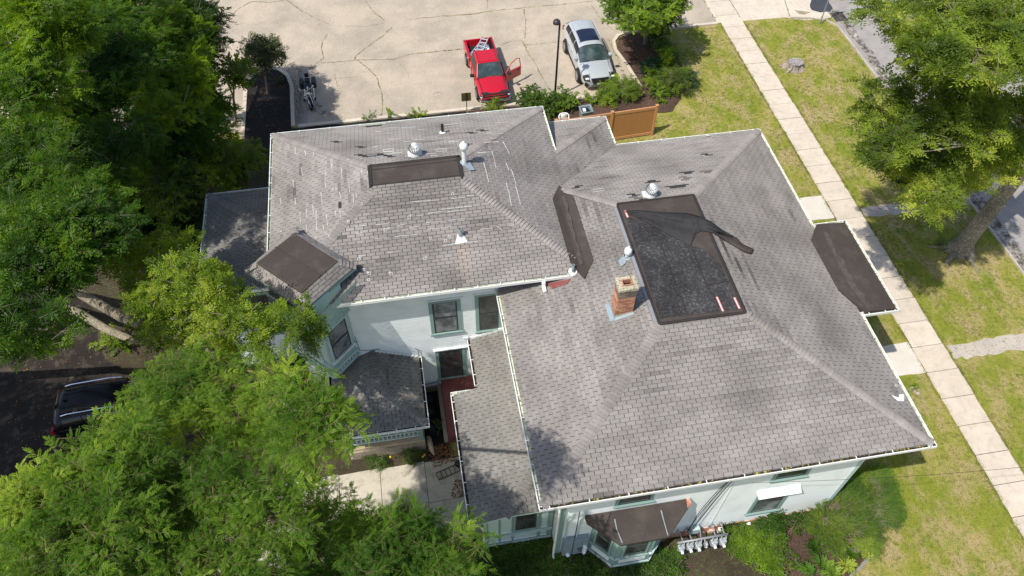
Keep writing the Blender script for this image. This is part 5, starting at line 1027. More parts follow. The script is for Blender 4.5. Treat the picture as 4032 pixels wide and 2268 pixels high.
def cabin_patch(name, mat, par, x0, x1, p0, p1, k, off, nx=10, ny=10):
    mb = MB(); P0 = lambda i, j, o: cabin_pt(x0 + (x1 - x0) * i / nx, math.radians(p0 + (p1 - p0) * j / ny), k, o)
    for i in range(nx + 1):
        for j in range(ny + 1): p = P0(i, j, off); mb.v.append((p.x + (off if x1 > .5 else 0), p.y, p.z))
    for i in range(nx):
        for j in range(ny): a = i * (ny + 1) + j; mb.f.append((a, a + 1, a + ny + 2, a + ny + 1)); mb.t.append(1.0); mb.mi.append(0)
    return loc(name, mb, mat, par, smooth=True)
def suv(name, paint, loc_, rz, label, group=None, glass='car_glass', L=2.5, roofrails=True, sun_roof=True, detail=True):
    R_ = tag(empty(name, loc_, rz), label, 'car', group); k = L / 2.5
    st = [(-2.50 * k, .78, .45, .95, .98), (-2.40 * k, .93, .32, 1.03, 1.06), (-1.6, .975, .25, 1.06, 1.08), (0, .975, .25, 1.03, 1.06), (.95, .975, .25, 1.01, 1.08), (1.5, .965, .25, .98, 1.07), (2.10, .94, .25, .92, 1.01), (2.38, .88, .30, .82, .90), (2.52, .74, .40, .70, .74)]
    loc('body', loft(MB(), st), paint, R_, smooth=True, sub=2)
    cab = cabin_patch('cabin', paint, R_, -2.44 * k, 1.27, 0, 180, k, 0.0, 30, 26)
    cabin_patch('windshield_seal', 'plastic_blk', cab, .36, 1.20, 20, 160, k, .004); cabin_patch('windshield', glass, cab, .41, 1.15, 24, 156, k, .009); cabin_patch('rear_window', 'car_glass_dk', cab, -2.40 * k, -2.20 * k, 30, 150, k, .008)
    for a, b in ((7, 35), (173, 145)):
        for x0, x1 in ((-2.0 * k, -1.30 * k), (-1.25 * k, -.35), (-.30, .52)): cabin_patch('side_window', 'car_glass_dk', cab, x0, x1, a, b, k, .008, 8, 5)
    if sun_roof: cabin_patch('sunroof', 'sunroof', cab, -1.0, .08, 54, 126, k, .012)
    for a in (62, 78, 102, 118): cabin_patch('roof_rib', paint, cab, -1.95 * k, -1.1, a - 2, a + 2, k, .018, 6, 1)
    mb = MB(); mb.box(-1.95 * k, -1.80 * k, -.02, .02, 1.66, 1.74); loc('antenna', mb, paint, cab, bevel=.01)
    if roofrails:
        for y in (-.66, .66): mb = MB(); mb.tube([(-1.95 * k, y, 1.66), (-1.7 * k, y, 1.72), (-.3, y, 1.74), (.1, y, 1.66)], .020, 6); loc('roof_rail', mb, 'alu' if paint != 'black_car' else 'chrome', cab)
    for x in (-1.43, 1.43):
        for y in (-.945, .945): arch(R_, x, y * 1.035, .385); wheel(R_, x, y, .385, .25, n=7)
    for y in (-1, 1):
        mb = MB(); mb.box(.72, .95, y * .93 if y > 0 else -1.15, 1.15 if y > 0 else -.93, 1.06, 1.20); loc('mirror', mb, paint, R_, bevel=.04)
        mb = MB(); mb.faces([(2.18, y * .55, .955), (2.16, y * .90, .915), (2.40, y * .88, .80), (2.50, y * .62, .80), (2.18, y * .55, .85), (2.16, y * .945, .80), (2.40, y * .90, .70), (2.515, y * .62, .70)], [(0, 1, 2, 3), (3, 2, 6, 7), (1, 2, 6, 5)]); o = loc('headlight', mb, 'plastic_blk', R_)
        mb = MB(); mb.box(2.36, 2.50, y * .64 if y > 0 else -.84, .84 if y > 0 else -.64, .80, .86); loc('headlight_lens', mb, 'lens', o, bevel=.01)
        mb = MB(); mb.faces([(2.50, y * .60, .36), (2.44, y * .86, .36), (2.43, y * .86, .62), (2.47, y * .76, .62), (2.52, y * .60, .40)], [(0, 1, 2, 3, 4)]); loc('bumper_vent', mb, 'plastic_blk', R_)
        mb = MB(); mb.box(-2.50 * k, -2.40 * k, y * .72 if y > 0 else -.93, .93 if y > 0 else -.72, .88, 1.12); loc('taillight', mb, 'lens_red', R_, bevel=.01)
        for xa, xb in ((-.55, .02), (-1.35, -.62)): mb = MB(); mb.box(xb - .22, xb - .04, y * .975 if y > 0 else -.995, .995 if y > 0 else -.975, .93, .96); loc('door_handle', mb, paint if paint == 'black_car' else 'chrome', R_)
        mb = MB(); mb.box(-1.9 * k, 1.0, y * .955 if y > 0 else -.98, .98 if y > 0 else -.955, .26, .33); loc('side_sill', mb, 'plastic_blk', R_)
    mb = MB(); mb.faces([(2.475, -.52, .82), (2.475, .52, .82), (2.545, .40, .52), (2.545, -.40, .52), (2.40, -.52, .82), (2.40, .52, .82), (2.4, .40, .52), (2.4, -.40, .52)], [(0, 1, 2, 3), (0, 1, 5, 4), (1, 2, 6, 5), (3, 0, 4, 7)]); gr = loc('grille', mb, 'plastic_blk', R_)
    mb = MB(); mb.box(2.40, 2.56, -.66, .66, .34, .41); mb.box(2.45, 2.57, -.5, .5, .44, .47); loc('bumper', mb, 'chrome', R_, bevel=.015)
    if detail:
        mb = MB(); mb.faces([(2.53, -.07, .74), (2.53, .07, .74), (2.55, .05, .64), (2.555, 0, .61), (2.55, -.05, .64)], [(0, 1, 2, 3, 4)]); loc('crest_emblem', mb, 'chrome', gr)
        mb = MB(); mb.box(2.555, 2.568, -.16, .16, .47, .56); loc('number_plate', mb, 'white', R_)
    for y in (-1, 1): mb = MB(); mb.tube([(2.40, y * .62, 1.0), (1.7, y * .66, 1.075), (1.2, y * .74, 1.10)], .018, 6); loc('hood_crease', mb, paint, R_, smooth=True)
    mb = MB(); mb.tube([(1.17, -.5, 1.10), (1.05, .1, 1.17)], .012, 5); mb.tube([(1.17, .1, 1.10), (1.05, .65, 1.17)], .012, 5); loc('wiper', mb, 'plastic_blk', R_)
    return R_
suv('parked_suv', 'silver_car', (11.13, 36.97, .004), math.radians(-87.8), 'silver SUV with a dark sunroof parked nose towards the house')
suv('parked_suv', 'black_car', (-12.1, 17.35, .004), math.radians(2.5), 'black SUV under the trees on the dark driveway', glass='car_glass', sun_roof=False)
# pickup
R_ = tag(empty('pickup_truck', (5.06, 36.44, .004), math.radians(-87.2)), 'red pickup truck with its driver door open and a ladder in the bed', 'pickup truck')
st = [(-.80, .86, .38, .98, 1.0), (-.6, .87, .36, 1.0, 1.02), (.4, .875, .36, .99, 1.03), (1.2, .87, .36, .97, 1.06), (1.9, .86, .38, .92, 1.02), (2.38, .83, .42, .86, .95), (2.50, .78, .48, .80, .84)]
loc('body', loft(MB(), st), 'red_car', R_, smooth=True, sub=2)
bed = MB(); bed.box(-2.62, -.82, -.86, -.78, .42, 1.02); bed.box(-2.62, -.82, .78, .86, .42, 1.02); bed.box(-2.62, -2.55, -.78, .78, .45, 1.0); bed.box(-2.55, -.82, -.78, .78, .42, .60); bed.box(-.89, -.82, -.78, .78, .6, 1.0); bd = loc('cargo_bed', bed, 'red_car', R_, bevel=.02)
for y in (-.74, .74): mb = MB(); mb.box(-2.5, -.9, y - .035, y + .035, .60, .97); loc('bed_liner', mb, 'plastic_blk' if y > 0 else 'red_car', bd)
mb = MB(); mb.box(-2.5, -.9, -.7, .7, .601, .62); loc('bed_floor', mb, 'plastic_blk', bd)
for k in range(7): mb = MB(); y = -.66 + k * .2; mb.box(-2.55, -2.535, y, y + .1, .62, .95); loc('tailgate_rib', mb, 'red_car', bd)
cab = greenhouse(R_, 'red_car', -.78, 1.20, .98, .80, -.62, .55, 1.60, .63, 'car_glass', pillars=(.04, .38, .92))
mb = MB(); mb.box(-.55, .50, -.58, .58, 1.58, 1.625); loc('roof_panel', mb, 'red_car', cab, bevel=.03)
for y in (-.52, .52): mb = MB(); mb.box(-.6, .5, y - .012, y + .012, 1.622, 1.632); loc('roof_gutter', mb, 'plastic_blk', cab)
for y in (-1, 1):
    for x in (-.05, 1.0): mb = MB(); mb.box(x, x + .012, min(y * .84, y * .885), max(y * .84, y * .885), .46, .97); loc('door_gap', mb, 'plastic_blk', R_)
    mb = MB(); mb.box(1.15, 2.35, y * .70 - .006, y * .70 + .006, 1.0, 1.035); loc('hood_gap', mb, 'plastic_blk', R_)
for x in (-1.6, 1.6):
    for y in (-.80, .80): arch(R_, x, y * 1.078, .37); wheel(R_, x, y, .37, .24, n=5, steer=0)
mb = MB(); mb.box(-.1, .95, .80, .882, .46, 1.0); loc('door_opening', mb, 'plastic_blk', R_)
ang = math.radians(62); Md = Matrix.Translation((1.0, .90, 0)) @ Matrix.Rotation(-ang, 4, 'Z')   # door extends along local -x
mb = MB(); mb.box(-1.12, 0, -.04, .04, .42, 1.02, M=Md); dr = loc('door', mb, 'red_car', R_, bevel=.025, label='open red driver door')
mb = MB(); mb.tube([tuple(Md @ Vector(p)) for p in ((-.02, 0, 1.0), (-.45, -.05, 1.45), (-.85, -.09, 1.55), (-1.08, -.08, 1.50), (-1.10, 0, 1.02))], .028, 6); loc('window_frame', mb, 'red_car', dr)
mb = MB(); mb.box(-1.0, -.08, -.055, -.041, .5, .95, M=Md); loc('door_panel', mb, 'plastic_blk', dr)
mb = MB(); mb.box(-.98, -.84, .04, .065, .86, .90, M=Md); loc('door_handle', mb, 'plastic_blk', dr)
mb = MB(); mb.box(-.20, -.06, .05, .27, .99, 1.13, M=Md); loc('mirror', mb, 'plastic_blk', dr, bevel=.03)
mb = MB(); mb.box(.82, .98, -1.10, -.86, 1.0, 1.15); loc('mirror', mb, 'plastic_blk', R_, bevel=.03)
for y in (-1, 1):
    mb = MB(); mb.box(2.32, 2.50, min(y * .58, y * .84), max(y * .58, y * .84), .70, .80); o = loc('headlight', mb, 'plastic_blk', R_, bevel=.02); mb = MB(); mb.box(2.36, 2.52, min(y * .70, y * .84), max(y * .70, y * .84), .73, .79); loc('headlight_lens', mb, 'lens', o, bevel=.01)
    mb = MB(); mb.box(-2.66, -2.60, min(y * .70, y * .86), max(y * .70, y * .86), .70, .95); loc('taillight', mb, 'lens_red', R_)
mb = MB(); mb.faces([(2.30, -.78, .905), (2.30, .78, .905), (2.48, .70, .85), (2.48, -.70, .85), (2.30, -.78, .935), (2.30, .78, .935), (2.46, .70, .885), (2.46, -.70, .885)], [(4, 5, 6, 7), (3, 2, 6, 7), (1, 2, 6, 5), (0, 3, 7, 4)]); loc('bug_deflector', mb, 'plastic_blk', R_)
mb = MB(); mb.box(2.44, 2.53, -.56, .56, .56, .78); g_ = loc('grille', mb, 'plastic_blk', R_, bevel=.01)
mb = MB(); mb.box(2.47, 2.56, -.60, .60, .655, .70); loc('grille_bar', mb, 'red_car', g_, bevel=.01)
mb = MB(); mb.box(2.555, 2.575, -.10, .10, .665, .695); mb.box(2.556, 2.576, -.045, .045, .65, .71); loc('bowtie_emblem', mb, 'fence_rail', g_)
mb = MB(); mb.prism([(2.40, -.88), (2.58, -.80), (2.66, -.4), (2.66, .4), (2.58, .80), (2.40, .88), (2.38, .5), (2.38, -.5)], .44, .58); loc('bumper', mb, 'chrome', R_, bevel=.025)
mb = MB(); mb.tube([(1.18, -.5, 1.03), (1.02, .1, 1.12)], .012, 5); mb.tube([(1.18, .1, 1.03), (1.02, .6, 1.12)], .012, 5); loc('wiper', mb, 'plastic_blk', R_)
MT = Matrix.Translation((5.06, 36.44, .004)) @ Matrix.Rotation(math.radians(-87.2), 4, 'Z')
def ladder(c, ang, tilt, Ln, wd, label):
    L_ = tag(empty('ladder', tuple(MT @ Vector(c)), math.radians(-87.2) + ang), label, 'ladder', 'ladders in the truck bed'); T = Matrix.Rotation(tilt, 4, 'Y')
    for y in (-wd / 2, wd / 2): mb = MB(); mb.box(-Ln / 2, Ln / 2, y - .018, y + .018, -.03, .03, M=T); loc('rail', mb, 'alu', L_)
    k = int(Ln / .3)
    for i in range(k): x = -Ln / 2 + .15 + i * .3; mb = MB(); mb.box(x - .04, x + .04, -wd / 2 + .018, wd / 2 - .018, -.015, .015, M=T); loc('rung', mb, 'alu', L_)
    for y in (-wd / 2, wd / 2): mb = MB(); mb.box(-Ln / 2 - .04, -Ln / 2, y - .025, y + .025, -.04, .04, M=T); loc('foot', mb, 'pole_grey', L_)
ladder((-1.72, .02, .98), math.radians(-28), math.radians(6), 1.75, .38, 'aluminium ladder lying across the bed, the upper of two'); ladder((-1.66, -.22, .84), math.radians(-40), math.radians(5), 1.6, .40, 'aluminium ladder lying under the other one in the bed')
mb = MB(); rr = random.Random(8); n_ = 14
pp = MT @ Vector((-1.25, -.42, .62))
for i in range(n_ + 1):
    for j in range(n_ + 1): mb.v.append((pp.x - .30 + .6 * j / n_ + .05 * mnoise.noise(Vector((i * .4, j * .4, 5))), pp.y - .38 + .75 * i / n_, .66 + .16 * abs(mnoise.noise(Vector((i * .33, j * .33, 1)))) + .12 * math.sin(math.pi * i / n_) * math.sin(math.pi * j / n_)))
mb.f = [(i * (n_ + 1) + j, i * (n_ + 1) + j + 1, (i + 1) * (n_ + 1) + j + 1, (i + 1) * (n_ + 1) + j) for i in range(n_) for j in range(n_)]; mb.t = [1.0] * len(mb.f); mb.mi = [0] * len(mb.f); tag(mb.build('dust_sheet', 'fabric_white'), 'crumpled white dust sheet in the truck bed beside the ladders', 'sheet')
for i, (x, y) in enumerate(((-2.1, .45), (-1.75, .42), (-1.4, .45))): p_ = MT @ Vector((x, y, .62)); mb = MB(); mb.box(p_.x - .12, p_.x + .12, p_.y - .14, p_.y + .14, p_.z, p_.z + .14 + .02 * i); tag(mb.build('bundle', 'fabric_white', bevel=.02), ('pale bundle nearest the tailgate', 'pale bundle in the middle of the truck bed', 'pale bundle nearest the truck cab')[i], 'bundle')
# motorcycle (x forward)
R_ = tag(empty('motorcycle', (-4.92, 36.12, .004), math.radians(-88)), 'black and chrome motorcycle with leather saddlebags beside the mulch island', 'motorcycle')
def mwheel(x, st=0.0, r_=.33):
    M_ = Matrix.Translation((x, 0, r_)) @ Matrix.Rotation(st, 4, 'Z') @ Matrix.Rotation(math.radians(90), 4, 'X'); mb = MB(); mb.lathe([(r_ * .74, -.04), (r_ * .9, -.065), (r_, -.03), (r_, .03), (r_ * .9, .065), (r_ * .74, .04), (r_ * .74, -.04)], 28, M_); W = loc('wheel', mb, 'rubber', R_, smooth=True)
    mb = MB(); mb.lathe([(r_ * .75, -.035), (r_ * .70, -.03), (r_ * .70, .03), (r_ * .75, .035)], 28, M_); mb.lathe([(.06, -.07), (.06, .07), (0, .07)], 12, M_)
    for k in range(9): A = M_ @ Matrix.Rotation(k * 2 * math.pi / 9, 4, 'Z'); mb.box(.05, r_ * .71, -.012, .012, -.015, .015, M=A)
    loc('rim', mb, 'steel_dk', W)
mwheel(.80, math.radians(14)); mwheel(-.80)
Mf = Matrix.Translation((.62, 0, 0)) @ Matrix.Rotation(math.radians(14), 4, 'Z')
for y in (-.10, .10): mb = MB(); mb.tube([tuple(Mf @ Vector(p)) for p in ((.18, y, .34), (-.12, y, .92))], .024, 8); loc('fork', mb, 'chrome', R_)
mb = MB(); pr = []
for i in range(9): a = math.radians(10 + i * 17); pr.append((.18 + .37 * math.cos(a), .33 + .37 * math.sin(a)))
for i in range(8):
    for (ya, yb, m_, dz) in ((-.075, .075, 0, 0),): mb.faces([tuple(Mf @ Vector((pr[i][0], ya, pr[i][1]))), tuple(Mf @ Vector((pr[i][0], yb, pr[i][1]))), tuple(Mf @ Vector((pr[i + 1][0], yb, pr[i + 1][1]))), tuple(Mf @ Vector((pr[i + 1][0], ya, pr[i + 1][1])))], [(0, 1, 2, 3)])
o = loc('front_fender', mb, 'black_car', R_); o.modifiers.new('s', 'SOLIDIFY').thickness = .012
mb = MB()
for i in range(8):
    for y in (-.08, .08): mb.tube([tuple(Mf @ Vector((pr[i][0], y, pr[i][1]))), tuple(Mf @ Vector((pr[i + 1][0], y, pr[i + 1][1])))], .014, 5)
loc('fender_trim', mb, 'chrome', R_)
mb = MB(); mb.lathe([(.0, .0), (.09, .02), (.10, .10), (.07, .18), (0, .2)], 16, Mf @ Matrix.Translation((.02, 0, .86)) @ Matrix.Rotation(math.radians(-90), 4, 'Y')); loc('headlamp', mb, 'chrome', R_, smooth=True)
for y in (-.18, .18): mb = MB(); mb.lathe([(.0, .0), (.05, .01), (.055, .06), (0, .1)], 12, Mf @ Matrix.Translation((.0, y, .82)) @ Matrix.Rotation(math.radians(-90), 4, 'Y')); loc('spot_lamp', mb, 'chrome', R_, smooth=True)
for s in (-1, 1):
    mb = MB(); mb.tube([tuple(Mf @ Vector(p)) for p in ((-.12, 0, .98), (-.13, s * .12, 1.08), (-.20, s * .30, 1.10), (-.36, s * .42, 1.02))], .016, 6); loc('handlebar', mb, 'chrome', R_)
    mb = MB(); mb.tube([tuple(Mf @ Vector(p)) for p in ((-.30, s * .385, 1.045), (-.44, s * .46, .99))], .022, 8); loc('grip', mb, 'rubber', R_)
    mb = MB(); mb.tube([tuple(Mf @ Vector(p)) for p in ((-.2, s * .3, 1.1), (-.14, s * .36, 1.2))], .008, 5); mb.lathe([(0, 0), (.05, .0), (.05, .02), (0, .03)], 12, Mf @ Matrix.Translation((-.14, s * .38, 1.22)) @ Matrix.Rotation(math.radians(80), 4, 'Y')); loc('mirror', mb, 'chrome', R_)
    mb = MB(); mb.box(-1.06, -.48, .20 if s > 0 else -.46, .46 if s > 0 else -.20, .40, .80); loc('saddlebag', mb, 'leather', R_, bevel=.07)
    mb = MB(); mb.tube([(-.45, s * .22, .60), (-.9, s * .24, .78)], .012, 5); loc('bag_rail', mb, 'chrome', R_)
    mb = MB(); mb.tube([(.30, s * .16, .35), (.1, s * .24, .28), (-.95, s * .25, .26)], .035, 8); loc('exhaust', mb, 'chrome', R_, smooth=True)
    mb = MB(); mb.box(.22, .42, s * .30 - .05, s * .30 + .05, .27, .30); loc('footboard', mb, 'rubber', R_); mb = MB(); mb.tube([(.36, s * .12, .5), (.42, s * .27, .5), (.40, s * .29, .2), (.33, s * .13, .2)], .014, 6); loc('crash_bar', mb, 'chrome', R_)
    mb = MB(); mb.lathe([(0, 0), (.08, .01), (.08, .03), (0, .05)], 14, Matrix.Translation((.12, s * .13, .42)) @ Matrix.Rotation(math.radians(-90 * s), 4, 'X')); loc('air_cover', mb, 'chrome', R_)
mb = MB(); mb.box(-.12, .30, -.13, .13, .22, .58); loc('engine', mb, 'steel_dk', R_, bevel=.04)
for x, a in ((.22, 20), (.0, -20)):
    mb = MB()
    for k in range(5): mb.lathe([(.07, k * .045), (.10, k * .045 + .008), (.10, k * .045 + .02), (.07, k * .045 + .03)], 14, Matrix.Translation((x - .02, 0, .45)) @ Matrix.Rotation(math.radians(a), 4, 'Y'))
    loc('cylinder', mb, 'chrome', R_)
mb = MB()
for s_ in ((.45, .04, .72, .80), (.30, .14, .70, .90), (.05, .15, .70, .92), (-.12, .09, .70, .86)): 
    x, w_, a, b = s_; mb.v += [(x, -w_, a), (x, -w_ * .8, b - .03), (x, 0, b), (x, w_ * .8, b - .03), (x, w_, a), (x, 0, a - .03)]
for i in range(3):
    for k in range(6): mb.f.append((i * 6 + k, i * 6 + (k + 1) % 6, (i + 1) * 6 + (k + 1) % 6, (i + 1) * 6 + k)); mb.t.append(1.0); mb.mi.append(0)
mb.f += [(5, 4, 3, 2, 1, 0), (18, 19, 20, 21, 22, 23)]; mb.t += [1.0] * 2; mb.mi += [0] * 2; t_ = loc('fuel_tank', mb, 'black_car', R_, smooth=True, sub=2)
mb = MB(); mb.lathe([(.0, .91), (.045, .915), (.05, .925), (0, .935)], 14, Matrix.Translation((.12, 0, 0))); mb.box(.0, .32, -.03, .03, .905, .925); loc('tank_console', mb, 'chrome', t_)
mb = MB(); mb.box(-.50, -.05, -.21, .21, .70, .84); loc('seat', mb, 'leather', R_, bevel=.07); mb = MB(); mb.box(-.86, -.52, -.15, .15, .78, .90); loc('pillion_seat', mb, 'leather', R_, bevel=.05); mb = MB(); mb.box(-1.0, -.92, -.11, .11, .85, 1.12); loc('backrest', mb, 'leather', R_, bevel=.04)
mb = MB(); mb.box(-1.12, -.5, -.09, .09, .62, .70); loc('rear_fender', mb, 'black_car', R_, bevel=.04); mb = MB(); mb.tube([(.05, .12, .2), (.10, .36, .02)], .012, 5); loc('kickstand', mb, 'chrome', R_)

# ------------------------------------------------------------------ STREET AND YARD FURNITURE
b_ = G(2184.5, 384); topz = GY(2200, 92, b_.y).z
L_ = tag(empty('lamp_post', (b_.x, b_.y, 0)), 'black lamp post with a dome head between the two parked vehicles', 'street lamp')
mb = MB(); mb.tube([(0, 0, 0), (0, 0, topz)], [.065, .05], 12); loc('pole', mb, 'pole_black', L_, smooth=True); mb = MB(); mb.box(-.17, .17, -.17, .17, 0, .12); loc('base', mb, 'pole_black', L_, bevel=.02)
mb = MB(); mb.lathe([(.0, -.02), (.17, -.02), (.20, .0), (.20, .06), (.165, .16), (.09, .22), (0, .235)], 24, Matrix.Translation((-.16, .02, topz))); loc('lamp_head', mb, 'lamp_dome', L_, smooth=True)
mb = MB(); mb.lathe([(0, .0), (.045, .0), (.045, .05), (0, .06)], 12, Matrix.Translation((-.02, -.03, topz + .02))); loc('photocell', mb, 'lens', L_)
b_ = G(1839, 452); cz = GY(1836, 383, b_.y).z
L_ = tag(empty('parking_sign', (b_.x, b_.y, 0)), 'back of a dark square sign on a thin post behind the house', 'sign'); mb = MB(); mb.box(-.02, .02, -.02, .02, 0, cz + .29); loc('post', mb, 'pole_black', L_)
mb = MB(); mb.box(-.26, .26, .021, .03, cz - .27, cz + .27); loc('sign_plate', mb, 'sign_back', L_, bevel=.004)
b_ = G(3228, 93); L_ = tag(empty('street_sign', (b_.x, b_.y, 0)), 'slim grey metal sign post at the corner of the grass verge', 'sign'); mb = MB(); mb.tube([(0, 0, 0), (0, 0, 3.4)], .035, 8); loc('post', mb, 'pole_grey', L_); mb = MB(); mb.box(-.3, .3, .04, .05, 2.7, 3.3); loc('sign_plate', mb, 'alu', L_)
# fence
a = G(2150, 481, 1.95); b = G(2588, 416, 1.95); a.z = b.z = 0; d = (b - a).normalized(); L_f = (b - a).length; F_ = Matrix(((d.x, -d.y, 0, a.x), (d.y, d.x, 0, a.y), (0, 0, 1, 0), (0, 0, 0, 1)))
fn = tag(empty('garden_fence', tuple(a)), 'tan vinyl privacy fence behind the house with a capped end post', 'fence')
pxs = [0.55, (G(2222, 452, 1.95) - a).dot(d), (G(2407, 432, 1.95) - a).dot(d), L_f]
for x in pxs: mb = MB(); mb.box(x - .065, x + .065, -.065, .065, 0, 1.97, M=F_); mb.box(x - .08, x + .08, -.08, .08, 1.97, 2.01, M=F_); mb.build('post', 'fence_rail', fn, bevel=.008)
for x0, x1 in zip(pxs[:-1], pxs[1:]):
    for z0, z1 in ((1.76, 1.92), (.06, .22)): mb = MB(); mb.box(x0 + .065, x1 - .065, -.035, .035, z0, z1, M=F_); mb.build('rail', 'fence_rail', fn)
    k = int((x1 - x0 - .14) / .15); ww = (x1 - x0 - .14) / k
    for i in range(k): mb = MB(); u = x0 + .07 + i * ww; mb.box(u + .003, u + ww - .003, -.012, .010, .22, 1.76, M=F_); mb.build('board', 'fence_vinyl', fn)
# bin + chair
c = G(2308, 428, 1.02); bn = tag(empty('wheelie_bin', (c.x, c.y, 0), math.radians(4)), 'open grey bin with white and black rubbish behind the tan fence', 'bin')
mb = MB(); mb.faces([(-.22, -.22, .03), (.22, -.22, .03), (.22, .22, .03), (-.22, .22, .03), (-.31, -.29, 1.0), (.31, -.29, 1.0), (.31, .29, 1.0), (-.31, .29, 1.0), (-.26, -.24, 1.0), (.26, -.24, 1.0), (.26, .24, 1.0), (-.26, .24, 1.0), (-.24, -.22, .7), (.24, -.22, .7), (.24, .22, .7), (-.24, .22, .7)], [(3, 2, 1, 0), (0, 1, 5, 4), (1, 2, 6, 5), (2, 3, 7, 6), (3, 0, 4, 7), (4, 5, 9, 8), (5, 6, 10, 9), (6, 7, 11, 10), (7, 4, 8, 11), (8, 9, 13, 12), (9, 10, 14, 13), (10, 11, 15, 14), (11, 8, 12, 15), (12, 13, 14, 15)]); loc('bin_body', mb, 'bin_grey', bn, bevel=.012)
mb = MB(); mb.tube([(-.32, -.30, 1.0), (.32, -.30, 1.0), (.32, .30, 1.0), (-.32, .30, 1.0), (-.32, -.30, 1.0)], .03, 8); loc('rim', mb, 'bin_grey', bn, smooth=True)
mb = MB(); mb.lathe([(.0, .97), (.13, .96), (.21, .90), (.24, .78)], 18); o = tag(mb.build('rubbish_bag', 'bag_black', smooth=True), 'black rubbish bag inside the grey bin', 'bag'); o.location = (c.x, c.y, 0)
mb = MB(); mb.box(c.x - .19, c.x - .02, c.y - .17, c.y + .08, .93, 1.02); tag(mb.build('white_carton', 'fabric_white', bevel=.03), 'white carton lying on the black bag in the bin', 'carton')
c = G(2221, 452, .88); ch_ = tag(empty('plastic_chair', (c.x, c.y, 0)), 'white plastic garden chair behind the fence post', 'chair')
mb = MB(); mb.tube([(-.26, -.1, .62), (-.27, .05, .80), (-.18, .12, .88), (.0, .14, .90), (.18, .12, .88), (.27, .05, .80), (.26, -.1, .62), (.25, -.32, .62)], .03, 8); mb.box(-.2, .2, .10, .13, .5, .86); loc('backrest', mb, 'white', ch_, smooth=True)
mb = MB(); mb.box(-.24, .24, -.32, .12, .40, .44); loc('seat', mb, 'white', ch_, bevel=.01)
for x in (-.23, .23):
    for y in (-.30, .12): mb = MB(); mb.tube([(x, y, .42), (x * 1.1, y * 1.1, 0)], .02, 6); loc('leg', mb, 'white', ch_)
# stump
st_ = tag(empty('tree_stump', (23.08, 34.75, 0)), 'weathered grey tree stump in the grass verge', 'stump'); mb = MB(); n_ = 28
prof = [(0, 1.25), (.12, 1.0), (.30, .92), (.42, .95)]
for z_, s in prof:
    for k in range(n_): a = 2 * math.pi * k / n_; r_ = .48 * s * (1 + .10 * math.sin(a * 3 + 1) + .06 * math.sin(a * 7) + (.35 * max(0, math.sin(a * 2.5 + .5)) ** 3 if z_ < .2 else 0)); mb.v.append((r_ * math.cos(a), r_ * .85 * math.sin(a), z_))
for i in range(3):
    for k in range(n_): mb.f.append((i * n_ + k, i * n_ + (k + 1) % n_, (i + 1) * n_ + (k + 1) % n_, (i + 1) * n_ + k)); mb.t.append(1.0); mb.mi.append(0)
loc('bark', mb, 'stump_bark', st_)
mb = MB(); mb.v = [(.465 * math.cos(2 * math.pi * k / n_), .39 * math.sin(2 * math.pi * k / n_), .425) for k in range(n_)]; mb.f = [tuple(range(n_))]; mb.t = [1.0]; mb.mi = [0]; loc('cut_face', mb, 'stumpwood', st_)
mb = MB(); mb.tube([(-.35, .1, .25), (-.62, .2, .10), (-.85, .25, .02)], [.16, .10, .04], 7); mb.tube([(-.3, -.2, .2), (-.5, -.35, .06), (-.62, -.42, .0)], [.16, .10, .05], 7); loc('root', mb, 'stump_bark', st_, smooth=True)
# gas meters
gm = tag(empty('gas_meter_bank', (8.5, 8.45, 0)), 'row of grey gas meters hanging from one pipe by the front wall', 'gas meters')
a = G(2667, 2138, .9); b = G(2866, 2103, .9); mb = MB(); mb.tube([a, b], .042, 10); loc_h = mb.build('manifold_pipe', 'pipe_grey', gm, smooth=True)
def zm(x, y): return (2650 + x / 6.587, 1980 + y / 6.587)
for (x0, y0), (x1, y1) in (((140, 680), (250, 975)), ((370, 640), (480, 940)), ((700, 600), (720, 900)), ((1015, 560), (1100, 850)), ((1240, 500), (1330, 800))):
    q = G(*zm(x1, y1), .9); p = Vector((G(*zm(x0, y0), .9).x, 8.88, .85)); mb = MB(); mb.tube([q, q.lerp(p, .9), p, p + Vector((-.06, .0, -.25))], .022, 8); mb.build('riser_pipe', 'pipe_grey', gm)
for i, (x, y) in enumerate(((215, 1150), (440, 1110), (655, 1080), (860, 1060), (1065, 1010), (1295, 980))):
    q = G(*zm(x, y), .62); hp_ = a.lerp(b, (q.x - a.x) / (b.x - a.x)); w_ = .12 if i != 3 else .05
    mb = MB(); mb.box(q.x - w_, q.x + w_, q.y - .09, q.y + .09, .42, .70); m_ = mb.build('gas_meter', 'gasmeter', gm, bevel=.03)
    mb = MB(); mb.lathe([(.0, -.02), (w_ * .9, -.02), (w_ * .9, .02), (0, .05)], 14, Matrix.Translation((q.x, q.y - .09, .54)) @ Matrix.Rotation(math.radians(90), 4, 'X')); mb.build('diaphragm_cover', 'gasmeter', m_, smooth=True)
    for dx in (-.08, .08):
        if i == 3 and dx > 0: continue
        mb = MB(); mb.tube([(q.x + dx, q.y, .68), (q.x + dx, q.y, .80), (hp_.x + dx, hp_.y, .9)], .02, 8); mb.build('meter_pipe', 'gasmeter', m_)
    if i != 3: mb = MB(); mb.box(q.x - .045, q.x + .045, q.y - .22, q.y - .09, .50, .58); mb.build('index_box', 'lens', m_, bevel=.01)
